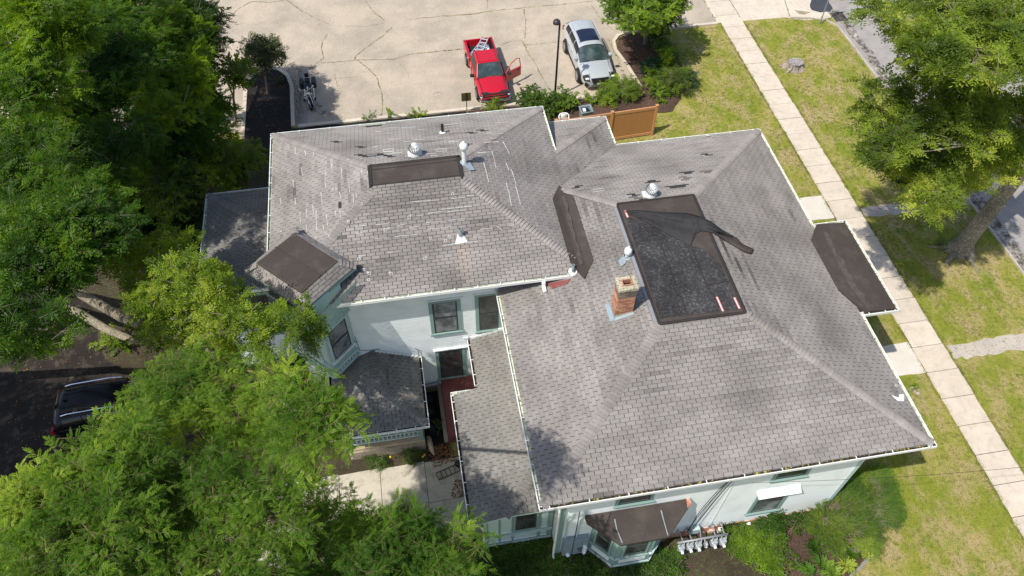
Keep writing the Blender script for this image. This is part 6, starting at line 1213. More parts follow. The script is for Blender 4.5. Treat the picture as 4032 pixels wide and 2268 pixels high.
# things beside the porch
def g(px, py, z=0): return G(px, py, z)
c = g(1690, 1750); mb = MB(); mb.tube([(c.x, c.y + .25, .12), (c.x + .02, c.y, .16), (c.x + .08, c.y - .3, .12), (c.x + .14, c.y - .5, .04)], [.10, .12, .09, .03], 8); tag(mb.build('burlap_sack', 'stucco_tan', smooth=True), 'limp pale sack on the ground beside the porch', 'sack')
c = g(1610, 1575); c = g(1647, 1620)
for i, (dx, dy, sx, sy, h) in enumerate(((-.12, .3, .30, .26, .5), (-.10, .95, .28, .28, .42), (-.12, -.35, .26, .24, .35))): mb = MB(); x, y = -.28 + dx, 14.9 + dy; mb.box(x - sx / 2, x + sx / 2, y - sy / 2, y + sy / 2, 0, h); tag(mb.build('black_crate', 'darkbox', bevel=.02), ('black crate in the middle of the dark gap by the porch', 'black crate nearest the wall in the gap by the porch', 'low black crate at the open end of the gap by the porch')[i], 'crate')
q0, q1 = g(1728, 1893), g(1812, 1858); rk = tag(empty('metal_rack', tuple(q0)), 'toppled black metal rack full of dead leaves on the patio', 'rack')
d = (q1 - q0).normalized(); s_ = Vector((-d.y, d.x, 0))
for o_ in (0, .30): mb = MB(); mb.tube([q0 + s_ * o_ + Vector((0, 0, .08)), q1 + s_ * o_ + Vector((0, 0, .12))], .018, 6); mb.build('rail', 'pole_black', rk)
for k in range(6): p = q0.lerp(q1, k / 5); mb = MB(); mb.tube([p + Vector((0, 0, .08)), p + s_ * .30 + Vector((0, 0, .10))], .012, 6); mb.build('bar', 'pole_black', rk)
c = g(1807, 1830); mb = MB(); mb.lathe([(0, 0), (.13, .02), (.16, .12), (.10, .22), (0, .24)], 10, Matrix.Translation(c)); tag(mb.build('rubbish_bag', 'bag_black', smooth=True), 'small black bag on the patio under the lean-to eave', 'bag')
c = g(1212, 1555); mb = MB(); mb.lathe([(.22, 0), (.30, .25), (.28, .32), (.20, .30), (0, .26)], 12, Matrix.Translation(c)); tag(mb.build('stone_pot', 'stucco_tan', smooth=True), 'round tan stone pot under the trees left of the porch', 'pot')
c = g(2255, 2196, .0); mb = MB(); mb.box(c.x - .17, c.x + .17, c.y - .15, c.y + .12, 0, .22); tag(mb.build('black_box', 'darkbox', bevel=.02), 'black plastic box on the soil below the meter cabinet', 'box')
for (cx_, cy_, rad, lab) in ((2275, 2205, 62, 'rusty metal hoop in the bed below the meter cabinet'), (2632, 2060, 48, 'rusty metal hoop in the bed right of the front bay')):
    pts = [G(cx_ + rad * math.cos(t) * 1.0, cy_ + rad * .8 * math.sin(t), .05) for t in [2 * math.pi * k / 24 for k in range(25)]]; mb = MB(); mb.tube(pts, .022, 5); tag(mb.build('metal_hoop', 'clay'), lab, 'hoop')
# overhead wire
mb = MB(); A_ = Vector((8.9, 8.2, 5.9)); B_ = G(4400, 1800, 5.2); mb.tube([A_.lerp(B_, k / 12) + Vector((0, 0, -.35 * math.sin(math.pi * k / 12))) for k in range(13)], .006, 5); tag(mb.build('overhead_wire', 'pole_black'), 'thin black utility wire running from the front eave over the lawn', 'wire')
mb = MB(); A_ = Vector((3.62, 8.15, 6.0)); B_ = G(2208, 2400, 4.0); mb.tube([A_, B_], .014, 5); tag(mb.build('overhead_wire', 'pole_black'), 'steep black cable dropping past the meter cabinet', 'wire')
# ------------------------------------------------------------------ VEGETATION
def leaflet(mb, base, d, side, Ln, wd, t, fold=.25):
    """one leaflet: folded diamond quad"""
    d = d.normalized(); n = d.cross(side).normalized(); tip = base + d * Ln - n * Ln * .12; mid = base + d * Ln * .45
    b = len(mb.v); mb.v += [tuple(base), tuple(mid + side * wd * .5 + n * wd * fold), tuple(tip), tuple(mid - side * wd * .5 + n * wd * fold)]; mb.f.append((b, b + 1, b + 2, b + 3)); mb.t.append(t); mb.mi.append(0)
def pinnate(mb, r, base, d, up, Ln, pairs, ll, lw, droop=.25):
    d = d.normalized(); side = d.cross(up).normalized(); up = side.cross(d); t = r.uniform(0, .5)
    for i in range(pairs + 1):
        s = (i + .8) / (pairs + 1); p = base + d * Ln * s - Vector((0, 0, droop * Ln * s * s)); sc = 1 - .35 * abs(s - .5)
        if i == pairs: leaflet(mb, p, d - Vector((0, 0, .4)), side, ll * sc, lw * sc, t)
        else:
            for sg in (-1, 1): dd = side * sg + d * .45 - up * r.uniform(-.25, .55); leaflet(mb, p, dd, d.cross(Vector((0, 0, 1))).normalized() if False else (d - dd * d.dot(dd) / dd.length_squared).normalized(), ll * sc, lw * sc, t + r.uniform(-.15, .25))
SPRAYS = {}
def spray_objs(kind, leaf, bark='twig'):
    key = (kind, leaf)
    if key in SPRAYS: return SPRAYS[key]
    out = []
    for v in range(3):
        r = random.Random(hash(kind) % 97 + v * 13 if False else sum(map(ord, kind)) + v * 13); mb = MB(); Z = Vector((0, 0, 1))
        if kind in ('walnut', 'locust', 'ash'):
            Ln, pairs, ll, lw, nl, tw = dict(walnut=(.32, 6, .110, .046, 6, .28), locust=(.17, 6, .046, .026, 8, .34), ash=(.20, 3, .105, .044, 8, .26))[kind]
            for i in range(nl):
                s = i / (nl - 1); p = Vector((tw * s, 0, .05 * math.sin(s * 3))); a = (1 if i % 2 else -1) * (1.5 - 1.0 * s) + r.uniform(-.5, .5)
                if i == nl - 1: a = 0
                d = Vector((math.cos(a), math.sin(a), r.uniform(-.35, .6))); pinnate(mb, r, p, d, (Z + Vector((r.uniform(-.6, .6), r.uniform(-.6, .6), 0))).normalized(), Ln * r.uniform(.8, 1.1), pairs, ll, lw, .3)
        elif kind == 'broad':
            for i in range(16):
                s = i / 15; p = Vector((.40 * s, r.uniform(-.05, .05), r.uniform(-.03, .05))); a = r.uniform(-1.4, 1.4); d = Vector((math.cos(a), math.sin(a), r.uniform(-.3, .2))); leaflet(mb, p, d, d.cross(Z).normalized(), .14 * r.uniform(.8, 1.15), .085, r.uniform(0, .5), .15)
        elif kind == 'small':
            for i in range(34):
                s = r.random(); p = Vector((.30 * s, r.uniform(-.10, .10), r.uniform(-.05, .07))); a = r.uniform(-2, 2); d = Vector((math.cos(a), math.sin(a), r.uniform(-.3, .5))); leaflet(mb, p, d, d.cross(Z).normalized(), .062 * r.uniform(.8, 1.2), .038, r.uniform(0, .5), .15)
        elif kind == 'tiny':
            for i in range(46):
                s = r.random(); p = Vector((.55 * s, r.uniform(-.04, .04), .10 * math.sin(s * 2.2) + r.uniform(-.02, .02))); a = r.uniform(-2, 2); d = Vector((math.cos(a), math.sin(a), r.uniform(-.2, .5))); leaflet(mb, p, d, d.cross(Z).normalized(), .034, .019, r.uniform(0, .5), .15)
        elif kind == 'needle':
            for i in range(40):
                s = r.random(); p = Vector((.26 * s, 0, 0)); a = r.uniform(-2, 2); d = Vector((math.cos(a) + .6, math.sin(a), r.uniform(-.6, .6))); leaflet(mb, p, d, d.cross(Z).normalized(), .07, .012, r.uniform(0, .5), .1)
        elif kind == 'weed':
            for i in range(9): a = r.uniform(0, 6.28); d = Vector((math.cos(a), math.sin(a), r.uniform(.3, 1.2))); leaflet(mb, Vector((0, 0, 0)), d, d.cross(Z).normalized(), r.uniform(.04, .09), .02, r.uniform(0, .5), .1)
        elif kind == 'blade':
            for i in range(10):
                a = r.uniform(0, 6.28); q = Vector((r.uniform(-.05, .05), r.uniform(-.05, .05), -.005)); d = Vector((math.cos(a) * .8, math.sin(a) * .8, r.uniform(.35, 1.0))); leaflet(mb, q, d, d.cross(Z).normalized(), r.uniform(.035, .065), .007, r.uniform(0, .5), .1)
        if kind not in ('weed', 'blade', 'needle'):
            L_ = .38 if kind != 'tiny' else .5; mb.tube([(-.28, 0, -.10), (0, 0, 0), (L_, 0, .06)], [.006, .005, .002], 3, mi=1, cap=False)
        me = bpy.data.meshes.new('spray'); me.from_pydata(mb.v, [], mb.f); me.materials.append(MATS[leaf]); me.materials.append(MATS[bark]); me.polygons.foreach_set('material_index', mb.mi)
        at = me.attributes.new('tint', 'FLOAT', 'FACE'); at.data.foreach_set('value', [float(t) for t in mb.t]); me.update(); out.append(bpy.data.objects.new('spray', me))
    SPRAYS[key] = out; return out
GNG = {}
def gn_group(kind, leaf, bark):
    key = (kind, leaf)
    if key in GNG: return GNG[key]
    ng = bpy.data.node_groups.new('scatter_' + kind, 'GeometryNodeTree'); ng.interface.new_socket('Geometry', in_out='INPUT', socket_type='NodeSocketGeometry'); ng.interface.new_socket('Geometry', in_out='OUTPUT', socket_type='NodeSocketGeometry')
    N, L = ng.nodes, ng.links; gi = N.new('NodeGroupInput'); go = N.new('NodeGroupOutput'); j = N.new('GeometryNodeJoinGeometry')
    for o in spray_objs(kind, leaf, bark): oi = N.new('GeometryNodeObjectInfo'); oi.inputs['Object'].default_value = o; oi.inputs['As Instance'].default_value = False; gt = N.new('GeometryNodeGeometryToInstance'); L.new(oi.outputs['Geometry'], gt.inputs[0]); L.new(gt.outputs[0], j.inputs[0])
    iop = N.new('GeometryNodeInstanceOnPoints'); iop.inputs['Pick Instance'].default_value = True; L.new(gi.outputs[0], iop.inputs['Points']); L.new(j.outputs[0], iop.inputs['Instance'])
    def attr(n_, t): a = N.new('GeometryNodeInputNamedAttribute'); a.data_type = t; a.inputs['Name'].default_value = n_; return a.outputs[0]
    er = N.new('FunctionNodeEulerToRotation'); L.new(attr('rot', 'FLOAT_VECTOR'), er.inputs[0]); L.new(er.outputs[0], iop.inputs['Rotation']); L.new(attr('scl', 'FLOAT'), iop.inputs['Scale']); L.new(attr('idx', 'INT'), iop.inputs['Instance Index']); L.new(iop.outputs[0], go.inputs[0])
    GNG[key] = ng; return ng
def scatter(name, pts, rots, scl, kind, leaf, parent=None, bark='twig', okind='stuff'):
    me = bpy.data.meshes.new(name); n = len(pts); me.vertices.add(n); me.vertices.foreach_set('co', np.asarray(pts, dtype=np.float32).ravel())
    a = me.attributes.new('rot', 'FLOAT_VECTOR', 'POINT'); a.data.foreach_set('vector', np.asarray(rots, dtype=np.float32).ravel()); a = me.attributes.new('scl', 'FLOAT', 'POINT'); a.data.foreach_set('value', np.asarray(scl, dtype=np.float32)); a = me.attributes.new('idx', 'INT', 'POINT'); a.data.foreach_set('value', rng.integers(0, 3, n).astype(np.int32)); me.update()
    o = bpy.data.objects.new(name, me); COL.objects.link(o); m = o.modifiers.new('scatter', 'NODES'); m.node_group = gn_group(kind, leaf, bark)
    if parent is not None: child(o, parent, True)
    if okind: o['kind'] = okind
    return o
def inpoly(pts, x, y):
    c = False; n = len(pts); j = n - 1
    for i in range(n):
        (xi, yi), (xj, yj) = pts[i], pts[j]
        if (yi > y) != (yj > y) and x < (xj - xi) * (y - yi) / (yj - yi) + xi: c = not c
        j = i
    return c
def polyarea(p): return 0.5 * abs(sum(p[i][0] * p[(i + 1) % len(p)][1] - p[(i + 1) % len(p)][0] * p[i][1] for i in range(len(p))))
def samplepoly(p, rr):
    x0, x1 = min(a[0] for a in p), max(a[0] for a in p); y0, y1 = min(a[1] for a in p), max(a[1] for a in p)
    while True:
        x, y = rr.uniform(x0, x1), rr.uniform(y0, y1)
        if inpoly(p, x, y): return x, y
def shell(clusters, n_per, flat=.75, low=-.35, droop=.15):
    P_, R_, S_ = [], [], []
    for c, r_ in clusters:
        n = int(n_per * r_ * r_ / .8) + 3; z = rng.uniform(low, 1, n); a = rng.uniform(0, 2 * np.pi, n); h = np.sqrt(1 - z * z); rad = r_ * rng.uniform(.45, 1.0, n) ** .6
        P_.append(np.stack([c.x + rad * h * np.cos(a), c.y + rad * h * np.sin(a), c.z + rad * z * flat], 1))
        yaw = a + rng.normal(0, 1.5, n); pitch = -(np.arcsin(z) * .3) + droop + rng.normal(0, .38, n); roll = rng.normal(0, .45, n)
        R_.append(np.stack([roll, pitch, yaw], 1)); S_.append(rng.uniform(.6, 1.3, n))
    return np.concatenate(P_), np.concatenate(R_), np.concatenate(S_)
def tree(name, label, poly, zr, rr_, spray, leaf, base, trunk_r=.25, dens=2.2, n_per=34, scale=1.0, cat='tree', group=None, seed=0, bark='bark', fork=.55, lean=None, sink=.0, limbs=5, twigb='twig', show_trunk=True, low=-.35):
    r = random.Random(seed + 100); bx_, by_ = base[0], base[1]
    n = 0; cl = []; zmid = (zr[0] + zr[1]) / 2; cen = (sum(p[0] for p in poly) / len(poly), sum(p[1] for p in poly) / len(poly)); dm = dist(G(*cen, zmid)); rp = (rr_[0] + rr_[1]) / 2 * FPX / dm
    N_ = max(3, int(dens * polyarea(poly) / (math.pi * rp * rp * .55)))
    for i in range(N_):
        for _ in range(30):
            x, y = samplepoly(poly, r); cr = r.uniform(*rr_); f = cr * FPX / dm * .55
            if all(inpoly(poly, x + dx * f, y + dy * f) or not (-100 < x + dx * f < 4130 and -100 < y + dy * f < 2368) for dx, dy in ((1, 0), (-1, 0), (0, 1), (0, -1))): break
        z = zr[0] + (zr[1] - zr[0]) * (r.random() ** .8); cl.append((G(x, y, z), cr))
    root = tag(empty(name, (bx_, by_, 0)), label, cat, group)
    P_, R_, S_ = shell(cl, n_per, low=low); scatter('crown', P_, R_, S_ * scale, spray, leaf, root, twigb)
    if limbs:
        cc = sum((c for c, _ in cl), Vector()) / len(cl); top = Vector((bx_, by_, 0)).lerp(Vector((cc.x, cc.y, 0)), .35 if lean is None else lean); fz = zmid * fork; top.z = fz
        path = [Vector((bx_, by_, -.1)), Vector((bx_, by_, .15)), Vector((bx_, by_, 0)).lerp(top, .5) + Vector((0, 0, 0)), top]; mb = MB(); mb.tube(path, [trunk_r * 1.35, trunk_r * 1.1, trunk_r * .85, trunk_r * .7], 10); mb.build('trunk', bark, root, smooth=True)
        ends = r.sample(cl, min(limbs, len(cl))); nodes_ = [(top, trunk_r * .5)]
        for c, _ in ends:
            mid = top.lerp(c, .5) + Vector((r.uniform(-.3, .3), r.uniform(-.3, .3), .3)); mb = MB(); mb.tube([top - Vector((0, 0, .1)), mid, c], [trunk_r * .55, trunk_r * .32, trunk_r * .12], 7); mb.build('limb', bark, root, smooth=True); nodes_ += [(mid, trunk_r * .25), (c, trunk_r * .1), (mid.lerp(c, .5), trunk_r * .18)]
        mb = MB()
        for c, cr in cl:
            q, qr = min(nodes_, key=lambda t: (t[0] - c).length + (3 if t[0].z > c.z + .3 else 0)); m_ = q.lerp(c, .5) + Vector((r.uniform(-.2, .2), r.uniform(-.2, .2), r.uniform(-.15, .15))); w0 = max(.012, min(.035, qr)) * (.6 if twigb != 'twig' else 1); mb.tube([q, m_, c], [w0, w0 * .6, .008], 5, cap=False)
            for k in range(3): a = r.uniform(0, 6.28); mb.tube([c.lerp(m_, .2), c + Vector((math.cos(a), math.sin(a), r.uniform(.0, .6))) * cr * .6], [.010, .004], 3, cap=False)
        mb.build('branches', twigb if twigb != 'twig' else bark, root, kind='stuff')
    return root, cl
TG = 'trees filling the yard left of the house'
def B(px, py): p = G(px, py); return (p.x, p.y)
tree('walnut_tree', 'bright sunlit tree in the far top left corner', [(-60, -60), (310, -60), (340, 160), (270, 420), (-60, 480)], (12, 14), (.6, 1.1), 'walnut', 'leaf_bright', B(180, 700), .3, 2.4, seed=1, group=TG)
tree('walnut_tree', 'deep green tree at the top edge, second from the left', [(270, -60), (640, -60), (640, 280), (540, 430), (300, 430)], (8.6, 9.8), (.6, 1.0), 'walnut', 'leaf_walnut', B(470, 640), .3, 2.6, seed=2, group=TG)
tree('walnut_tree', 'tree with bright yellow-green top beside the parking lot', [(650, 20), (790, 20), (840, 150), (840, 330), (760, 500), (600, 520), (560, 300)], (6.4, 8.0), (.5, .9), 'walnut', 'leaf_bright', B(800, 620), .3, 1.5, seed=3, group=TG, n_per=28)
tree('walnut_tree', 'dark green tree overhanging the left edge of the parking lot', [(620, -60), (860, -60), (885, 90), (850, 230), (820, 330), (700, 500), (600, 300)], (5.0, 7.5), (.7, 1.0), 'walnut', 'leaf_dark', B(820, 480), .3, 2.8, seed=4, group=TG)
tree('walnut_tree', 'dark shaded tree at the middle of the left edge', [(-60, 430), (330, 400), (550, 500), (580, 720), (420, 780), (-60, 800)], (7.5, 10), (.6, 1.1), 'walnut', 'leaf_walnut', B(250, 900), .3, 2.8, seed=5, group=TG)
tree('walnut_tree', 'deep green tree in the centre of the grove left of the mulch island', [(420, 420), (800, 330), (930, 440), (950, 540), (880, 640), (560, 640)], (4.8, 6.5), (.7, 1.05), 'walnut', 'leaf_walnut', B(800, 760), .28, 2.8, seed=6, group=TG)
tree('broadleaf_tree', 'low yellow-green tree between the grove and the left wing roof', [(440, 600), (800, 560), (960, 560), (1030, 590), (980, 700), (920, 770), (850, 830), (640, 840)], (3.2, 5.6), (.55, .85), 'broad', 'leaf_yellow', B(850, 900), .16, 2.4, seed=7, group=TG, n_per=46, scale=1.15)
tree('broadleaf_sapling', 'yellow-green sapling reaching over the mulch island', [(880, 240), (1000, 230), (1020, 320), (960, 380), (860, 340)], (3.0, 4.6), (.4, .6), 'broad', 'leaf_yellow', B(930, 480), .08, 1.6, seed=8, n_per=40)
tree('walnut_tree', 'green tree lower on the left edge above the driveway', [(-60, 770), (420, 720), (560, 800), (470, 960), (300, 1110), (-60, 1150)], (9.5, 11.5), (.55, 1.0), 'walnut', 'leaf_walnut', B(60, 1300), .3, 2.4, seed=9, group=TG)
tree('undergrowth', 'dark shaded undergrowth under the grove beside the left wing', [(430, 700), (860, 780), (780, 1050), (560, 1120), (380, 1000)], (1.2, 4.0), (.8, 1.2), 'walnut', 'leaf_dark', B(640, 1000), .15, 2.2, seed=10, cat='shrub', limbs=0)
R_, _ = tree('ash_tree', 'sparse olive green tree with bare limbs showing beside the left wing', [(560, 930), (700, 880), (830, 900), (830, 1000), (760, 1060), (560, 1110), (420, 1040)], (7.5, 9.5), (.6, .9), 'ash', 'leaf_yellow', B(650, 1250), .2, 1.3, seed=11, n_per=30, limbs=7)
# the leaning tree with the pale crown
R_, cl = tree('ash_tree', 'sunlit yellow-green tree hiding the tower and the left wing corner', [(470, 1210), (620, 1080), (740, 1000), (890, 1010), (950, 1120), (960, 1240), (1060, 1260), (1150, 1210), (1280, 1330), (1150, 1400), (980, 1420), (760, 1370), (540, 1330)], (8.5, 10.5), (.55, .85), 'ash', 'leaf_yellow', B(560, 1180), .3, 2.1, seed=12, n_per=40, limbs=0)
def lp(x, y): return (0 + x / 1.449, 900 + y / 1.449)
mb = MB(); mb.tube([G(*lp(250, 330), 0), G(*lp(365, 335), 3.0), G(*lp(460, 370), 5.0), G(*lp(580, 440), 6.6), G(*lp(700, 510), 7.6), G(*lp(900, 590), 8.6), G(*lp(1060, 640), 9.0)], [.21, .20, .19, .17, .15, .12, .10], 12); mb.build('trunk', 'bark', R_, smooth=True, label='pale leaning trunk with a knot hole')
mb = MB(); mb.tube([G(*lp(300, 430), 1.0), G(*lp(450, 480), 3.5), G(*lp(600, 570), 5.0), G(*lp(760, 640), 6.2)], [.18, .17, .15, .12], 12); mb.build('trunk', 'bark', R_, smooth=True, label='darker trunk running alongside in the shade')
for pl in (((1060, 640, 9.0), (1150, 620, 9.5), (1230, 595, 9.8), (1300, 590, 9.9), (1420, 560, 10.1)), ((1060, 640, 9.0), (1150, 655, 9.2), (1210, 710, 9.3), (1235, 780, 9.2), (1300, 800, 9.4)), ((1235, 780, 9.2), (1240, 860, 9.3), (1230, 940, 9.6)), ((900, 590, 8.6), (940, 520, 9.6), (1000, 510, 10.0)), ((1060, 640, 9.0), (1050, 700, 9.0), (1090, 730, 8.7)), ((430, 360, 4.2), (440, 290, 6.5), (480, 230, 8.0), (560, 190, 8.6)), ((430, 360, 4.2), (400, 240, 7), (330, 200, 8))): mb = MB(); mb.tube([G(*lp(a, b), c) for a, b, c in pl], [.095 - .017 * i for i in range(len(pl))], 8); mb.build('limb', 'bark', R_, smooth=True)
mb = MB(); k0 = G(*lp(580, 432), 6.9); mb.lathe([(.06, .0), (.08, .03), (.10, .0)], 12, Matrix.Translation(k0)); mb.build('knot', 'twig', R_)
tree('walnut_tree', 'green tree at the left edge above the black SUV', [(-60, 1130), (170, 1150), (250, 1250), (230, 1370), (100, 1410), (-60, 1390)], (9.5, 12.5), (.6, .9), 'ash', 'leaf_walnut', B(-200, 1500), .25, 2.4, seed=13, group=TG, n_per=40)
LG = 'feathery locust trees in the lower left foreground'
for i, (poly, zr, rr2, lab, dn, by) in enumerate((
    ([(-60, 1900), (120, 1850), (260, 1750), (440, 1640), (640, 1680), (640, 2000), (450, 2400), (-60, 2400)], (11.6, 12.8), (.34, .62), 'feathery locust tree in the bottom left corner', 1.9, 3.0),
    ([(500, 1610), (545, 1480), (760, 1370), (1050, 1400), (1120, 1700), (900, 1850), (600, 1760)], (9.6, 10.9), (.38, .68), 'feathery locust tree overlapping the black SUV', 1.9, 6.5),
    ([(1000, 1380), (1230, 1470), (1290, 1590), (1410, 1650), (1370, 1740), (1220, 1830), (1050, 1800)], (14.5, 15.6), (.26, .46), 'feathery locust tree whose tip covers the porch roof corner', 1.7, 6.0),
    ([(560, 1780), (1100, 1760), (1240, 1880), (1230, 2400), (360, 2400)], (11.2, 12.4), (.34, .62), 'feathery locust tree at the middle of the bottom left foreground', 1.9, 2.5),
    ([(1110, 1940), (1190, 1870), (1300, 1920), (1370, 2020), (1500, 2060), (1620, 1990), (1700, 2020), (1830, 1950), (1940, 1995), (1850, 2080), (1890, 2200), (1890, 2400), (1100, 2400)], (9.8, 11.0), (.30, .56), 'feathery locust tree reaching the lean-to roof corner', 1.7, 4.5))):
    cx_ = sum(p[0] for p in poly) / len(poly); cy_ = sum(p[1] for p in poly) / len(poly); q = G(cx_, cy_, (zr[0] + zr[1]) / 2)
    tree('locust_tree', lab, poly, zr, rr2, 'locust', 'leaf_locust', B(1040, 1720) if i == 2 else (q.x - .3, min(q.y, by)), .09, dn, seed=20 + i, group=LG, n_per=58, scale=1.0 if i == 4 else .95, twigb='twig_orange', limbs=5, fork=.94 if i == 2 else .8, lean=.9 if i == 2 else None)
tree('shrub', 'dark low shrub beside the patio edge under the locust trees', [(1340, 2010), (1500, 2040), (1700, 2080), (1850, 2150), (1850, 2330), (1300, 2330)], (1.0, 3.2), (.45, .7), 'small', 'leaf_gc', B(1600, 2200), .05, 2.2, seed=30, n_per=60, scale=1.3, cat='shrub', limbs=0)
tree('walnut_tree', 'unseen tree added beyond the left edge to shade the driveway', [(-2200, 1250), (-950, 1380), (-850, 1900), (-1500, 2050), (-2300, 2000)], (9.5, 11.5), (.9, 1.3), 'walnut', 'leaf_walnut', (-21, 12.5), .35, 1.5, seed=50, group=TG)  # added out of view to throw shade over the driveway
# right hand street trees
R1, _ = tree('street_tree', 'big street tree with a thick pale trunk leaning over the verge', [(3400, 560), (3560, 560), (3700, 520), (4100, 500), (4100, 680), (3970, 700), (3870, 720), (3780, 780), (3735, 760), (3690, 830), (3640, 850), (3560, 790), (3570, 720), (3440, 680)], (6, 8.6), (.4, .75), 'ash', 'leaf_pale', (25.3, 20.0), .5, 1.35, seed=40, n_per=40, limbs=0, scale=1.25)
mb = MB(); nk = 20
for z_, rad, dx in ((-.05, .66, 0), (.12, .53, 0), (.45, .42, .0), (1.0, .37, .05), (2.2, .34, .2), (3.6, .32, .42), (5.0, .30, .65), (6.2, .28, .85)):
    for k in range(nk): a = 2 * math.pi * k / nk; f = 1 + (.45 * max(0, math.sin(a * 2.5 + 1.0)) ** 2 if z_ < .3 else .04 * math.sin(a * 5)); mb.v.append((25.35 + dx + rad * f * math.cos(a), 20.05 + dx * .4 + rad * f * math.sin(a), z_))
for i in range(7):
    for k in range(nk): mb.f.append((i * nk + k, i * nk + (k + 1) % nk, (i + 1) * nk + (k + 1) % nk, (i + 1) * nk + k)); mb.t.append(1.0); mb.mi.append(0)
mb.build('trunk', 'bark', R1, smooth=True, label='thick pale furrowed trunk with flared roots')
for e in ((-3.2, -1.2, 7.5), (-3.0, 1.6, 8.5), (1.6, -1.4, 8), (2.6, 2, 9), (-1, 3, 9.5), (-.5, -2.4, 8)): mb = MB(); s_ = Vector((26.15, 20.4, 6.0)); t_ = Vector((25.5 + e[0], 20.2 + e[1], e[2])); mb.tube([s_, s_.lerp(t_, .5) + Vector((0, 0, .4)), t_], [.26, .16, .06], 8); mb.build('limb', 'bark', R1, smooth=True)
for e in ((-1.0, -.6), (-1.1, .3), (.1, -1.1)): mb = MB(); mb.tube([(25.35 + e[0] * .5, 20.05 + e[1] * .5, .12), (25.35 + e[0] * .95, 20.05 + e[1] * .95, .04), (25.35 + e[0] * 1.35, 20.05 + e[1] * 1.4, -.02)], [.16, .09, .03], 7); mb.build('root', 'bark', R1, smooth=True)
mb = MB(); mb.tube([G(3932, 540, 8.5), G(3915, 480, 9.0), G(3905, 440, 9.6), G(3930, 380, 10.3)], [.07, .08, .09, .1], 7); mb.build('dead_limb', 'cap_concrete', R1, smooth=True); mb = MB(); mb.tube([G(3908, 470, 9.1), G(3880, 500, 9), G(3850, 520, 8.8)], [.06, .05, .02], 7); mb.build('dead_limb', 'cap_concrete', R1, smooth=True)
tree('street_tree', 'broad street tree covering the road in the upper right', [(3390, 420), (3480, 320), (3560, 340), (3700, 300), (4100, 320), (4100, 560), (3700, 640), (3560, 620), (3450, 690), (3385, 590)], (8.2, 10.8), (.4, .8), 'ash', 'leaf_pale', B(3925, 570), .42, 1.25, seed=41, n_per=40, limbs=6, scale=1.25)
tree('street_tree', 'tall street tree in the top right corner over the road', [(3395, 60), (3480, 10), (3640, -60), (4100, -60), (4100, 340), (3600, 330), (3540, 200), (3440, 170)], (11, 13.8), (.45, .9), 'ash', 'leaf_pale', (29.8, 27.5), .4, 1.25, seed=42, n_per=38, limbs=6, scale=1.3)
tree('maple_tree', 'small multi-stemmed maple on the mulch bed beside the silver SUV', [(2385, -60), (2395, 50), (2450, 110), (2540, 130), (2640, 110), (2690, 40), (2700, -60)], (1.9, 4.6), (.45, .7), 'broad', 'leaf_bright', (15.05, 38.36), .12, 3.4, seed=43, n_per=60, limbs=7, fork=.45, scale=1.0)
tree('small_tree', 'small dark leafed tree on the black mulch island', [(930, 175), (1000, 140), (1080, 155), (1125, 215), (1110, 275), (1040, 300), (950, 265)], (1.7, 3.6), (.4, .6), 'small', 'leaf_olive', B(1055, 372), .07, 2.4, seed=44, n_per=46, limbs=7, fork=.5, scale=1.3)
def bush(name, label, c, rad, h, spray, leaf, seed, n_per=60, scale=1.0, nc=9, cat='shrub', group=None):
    r = random.Random(seed); x, y = (G(*c).x, G(*c).y) if c[0] > 60 or c[0] < -60 else c; cl = []
    for i in range(nc): a = r.uniform(0, 6.28); q = rad * .6 * math.sqrt(r.random()); cl.append((Vector((x + q * math.cos(a), y + q * math.sin(a), h * r.uniform(.35, .75))), rad * r.uniform(.42, .6)))
    root = tag(empty(name, (x, y, 0)), label, cat, group); P_, R_, S_ = shell(cl, n_per, flat=.85, low=-.6); P_[:, 2] = np.maximum(P_[:, 2], .05); scatter('foliage', P_, R_, S_ * scale, spray, leaf, root)
    mb = MB()
    for k in range(5): a = r.uniform(0, 6.28); mb.tube([(x, y, 0), (x + math.cos(a) * rad * .4, y + math.sin(a) * rad * .4, h * .7)], [.025, .01], 5)
    mb.build('stems', 'twig', root, kind='stuff'); return root
def cb(x, y): return (1750 + x / 2.576, y / 2.576)
BG = 'shrubs along the parking lot kerb'
bush('shrub', 'small yellow-green shrub in front of the red pickup', cb(490, 1140), .6, .6, 'small', 'leaf_yellow', 1, group=BG)
bush('shrub', 'large bright green shrub below the lamp post', cb(1000, 1120), .9, 1.0, 'broad', 'leaf_bright', 2, 60, .8, 12, group=BG); bush('shrub', 'leafy green shrub left of the lamp post base', cb(880, 1090), .8, 1.1, 'broad', 'leaf_walnut', 3, 60, .8, group=BG); bush('shrub', 'leafy green shrub right of the lamp post base', cb(1190, 1090), .75, .95, 'broad', 'leaf_bright', 4, 60, .8, group=BG)
bush('shrub', 'bushy green shrub touching the silver SUV bumper', cb(1650, 1020), .62, .75, 'small', 'leaf_bright', 5, 80, 1.2, 12, group=BG); bush('shrub', 'yellow-green shrub right of the silver SUV bumper', cb(1850, 975), .68, .8, 'small', 'leaf_yellow', 6, 80, 1.1, 12, group=BG)
bush('sapling', 'feathery sapling leaning against the silver SUV bumper', cb(1700, 930), .28, 1.3, 'walnut', 'leaf_bright', 7, 26, .9, 4)
HG = 'hedge shrubs between the mulch bed and the lawn'
bush('hedge_shrub', 'dark green hedge shrub nearest the maple', cb(2150, 420), .7, 1.2, 'small', 'leaf_dark', 11, 80, 1.1, group=HG); bush('hedge_shrub', 'mid green hedge shrub below the dark one', cb(2200, 560), .65, .95, 'small', 'leaf_walnut', 12, 80, 1.1, group=HG); bush('hedge_shrub', 'clipped green hedge shrub at the middle of the lawn edge', cb(2290, 660), .62, .85, 'small', 'leaf_gc', 13, 90, .9, group=HG)
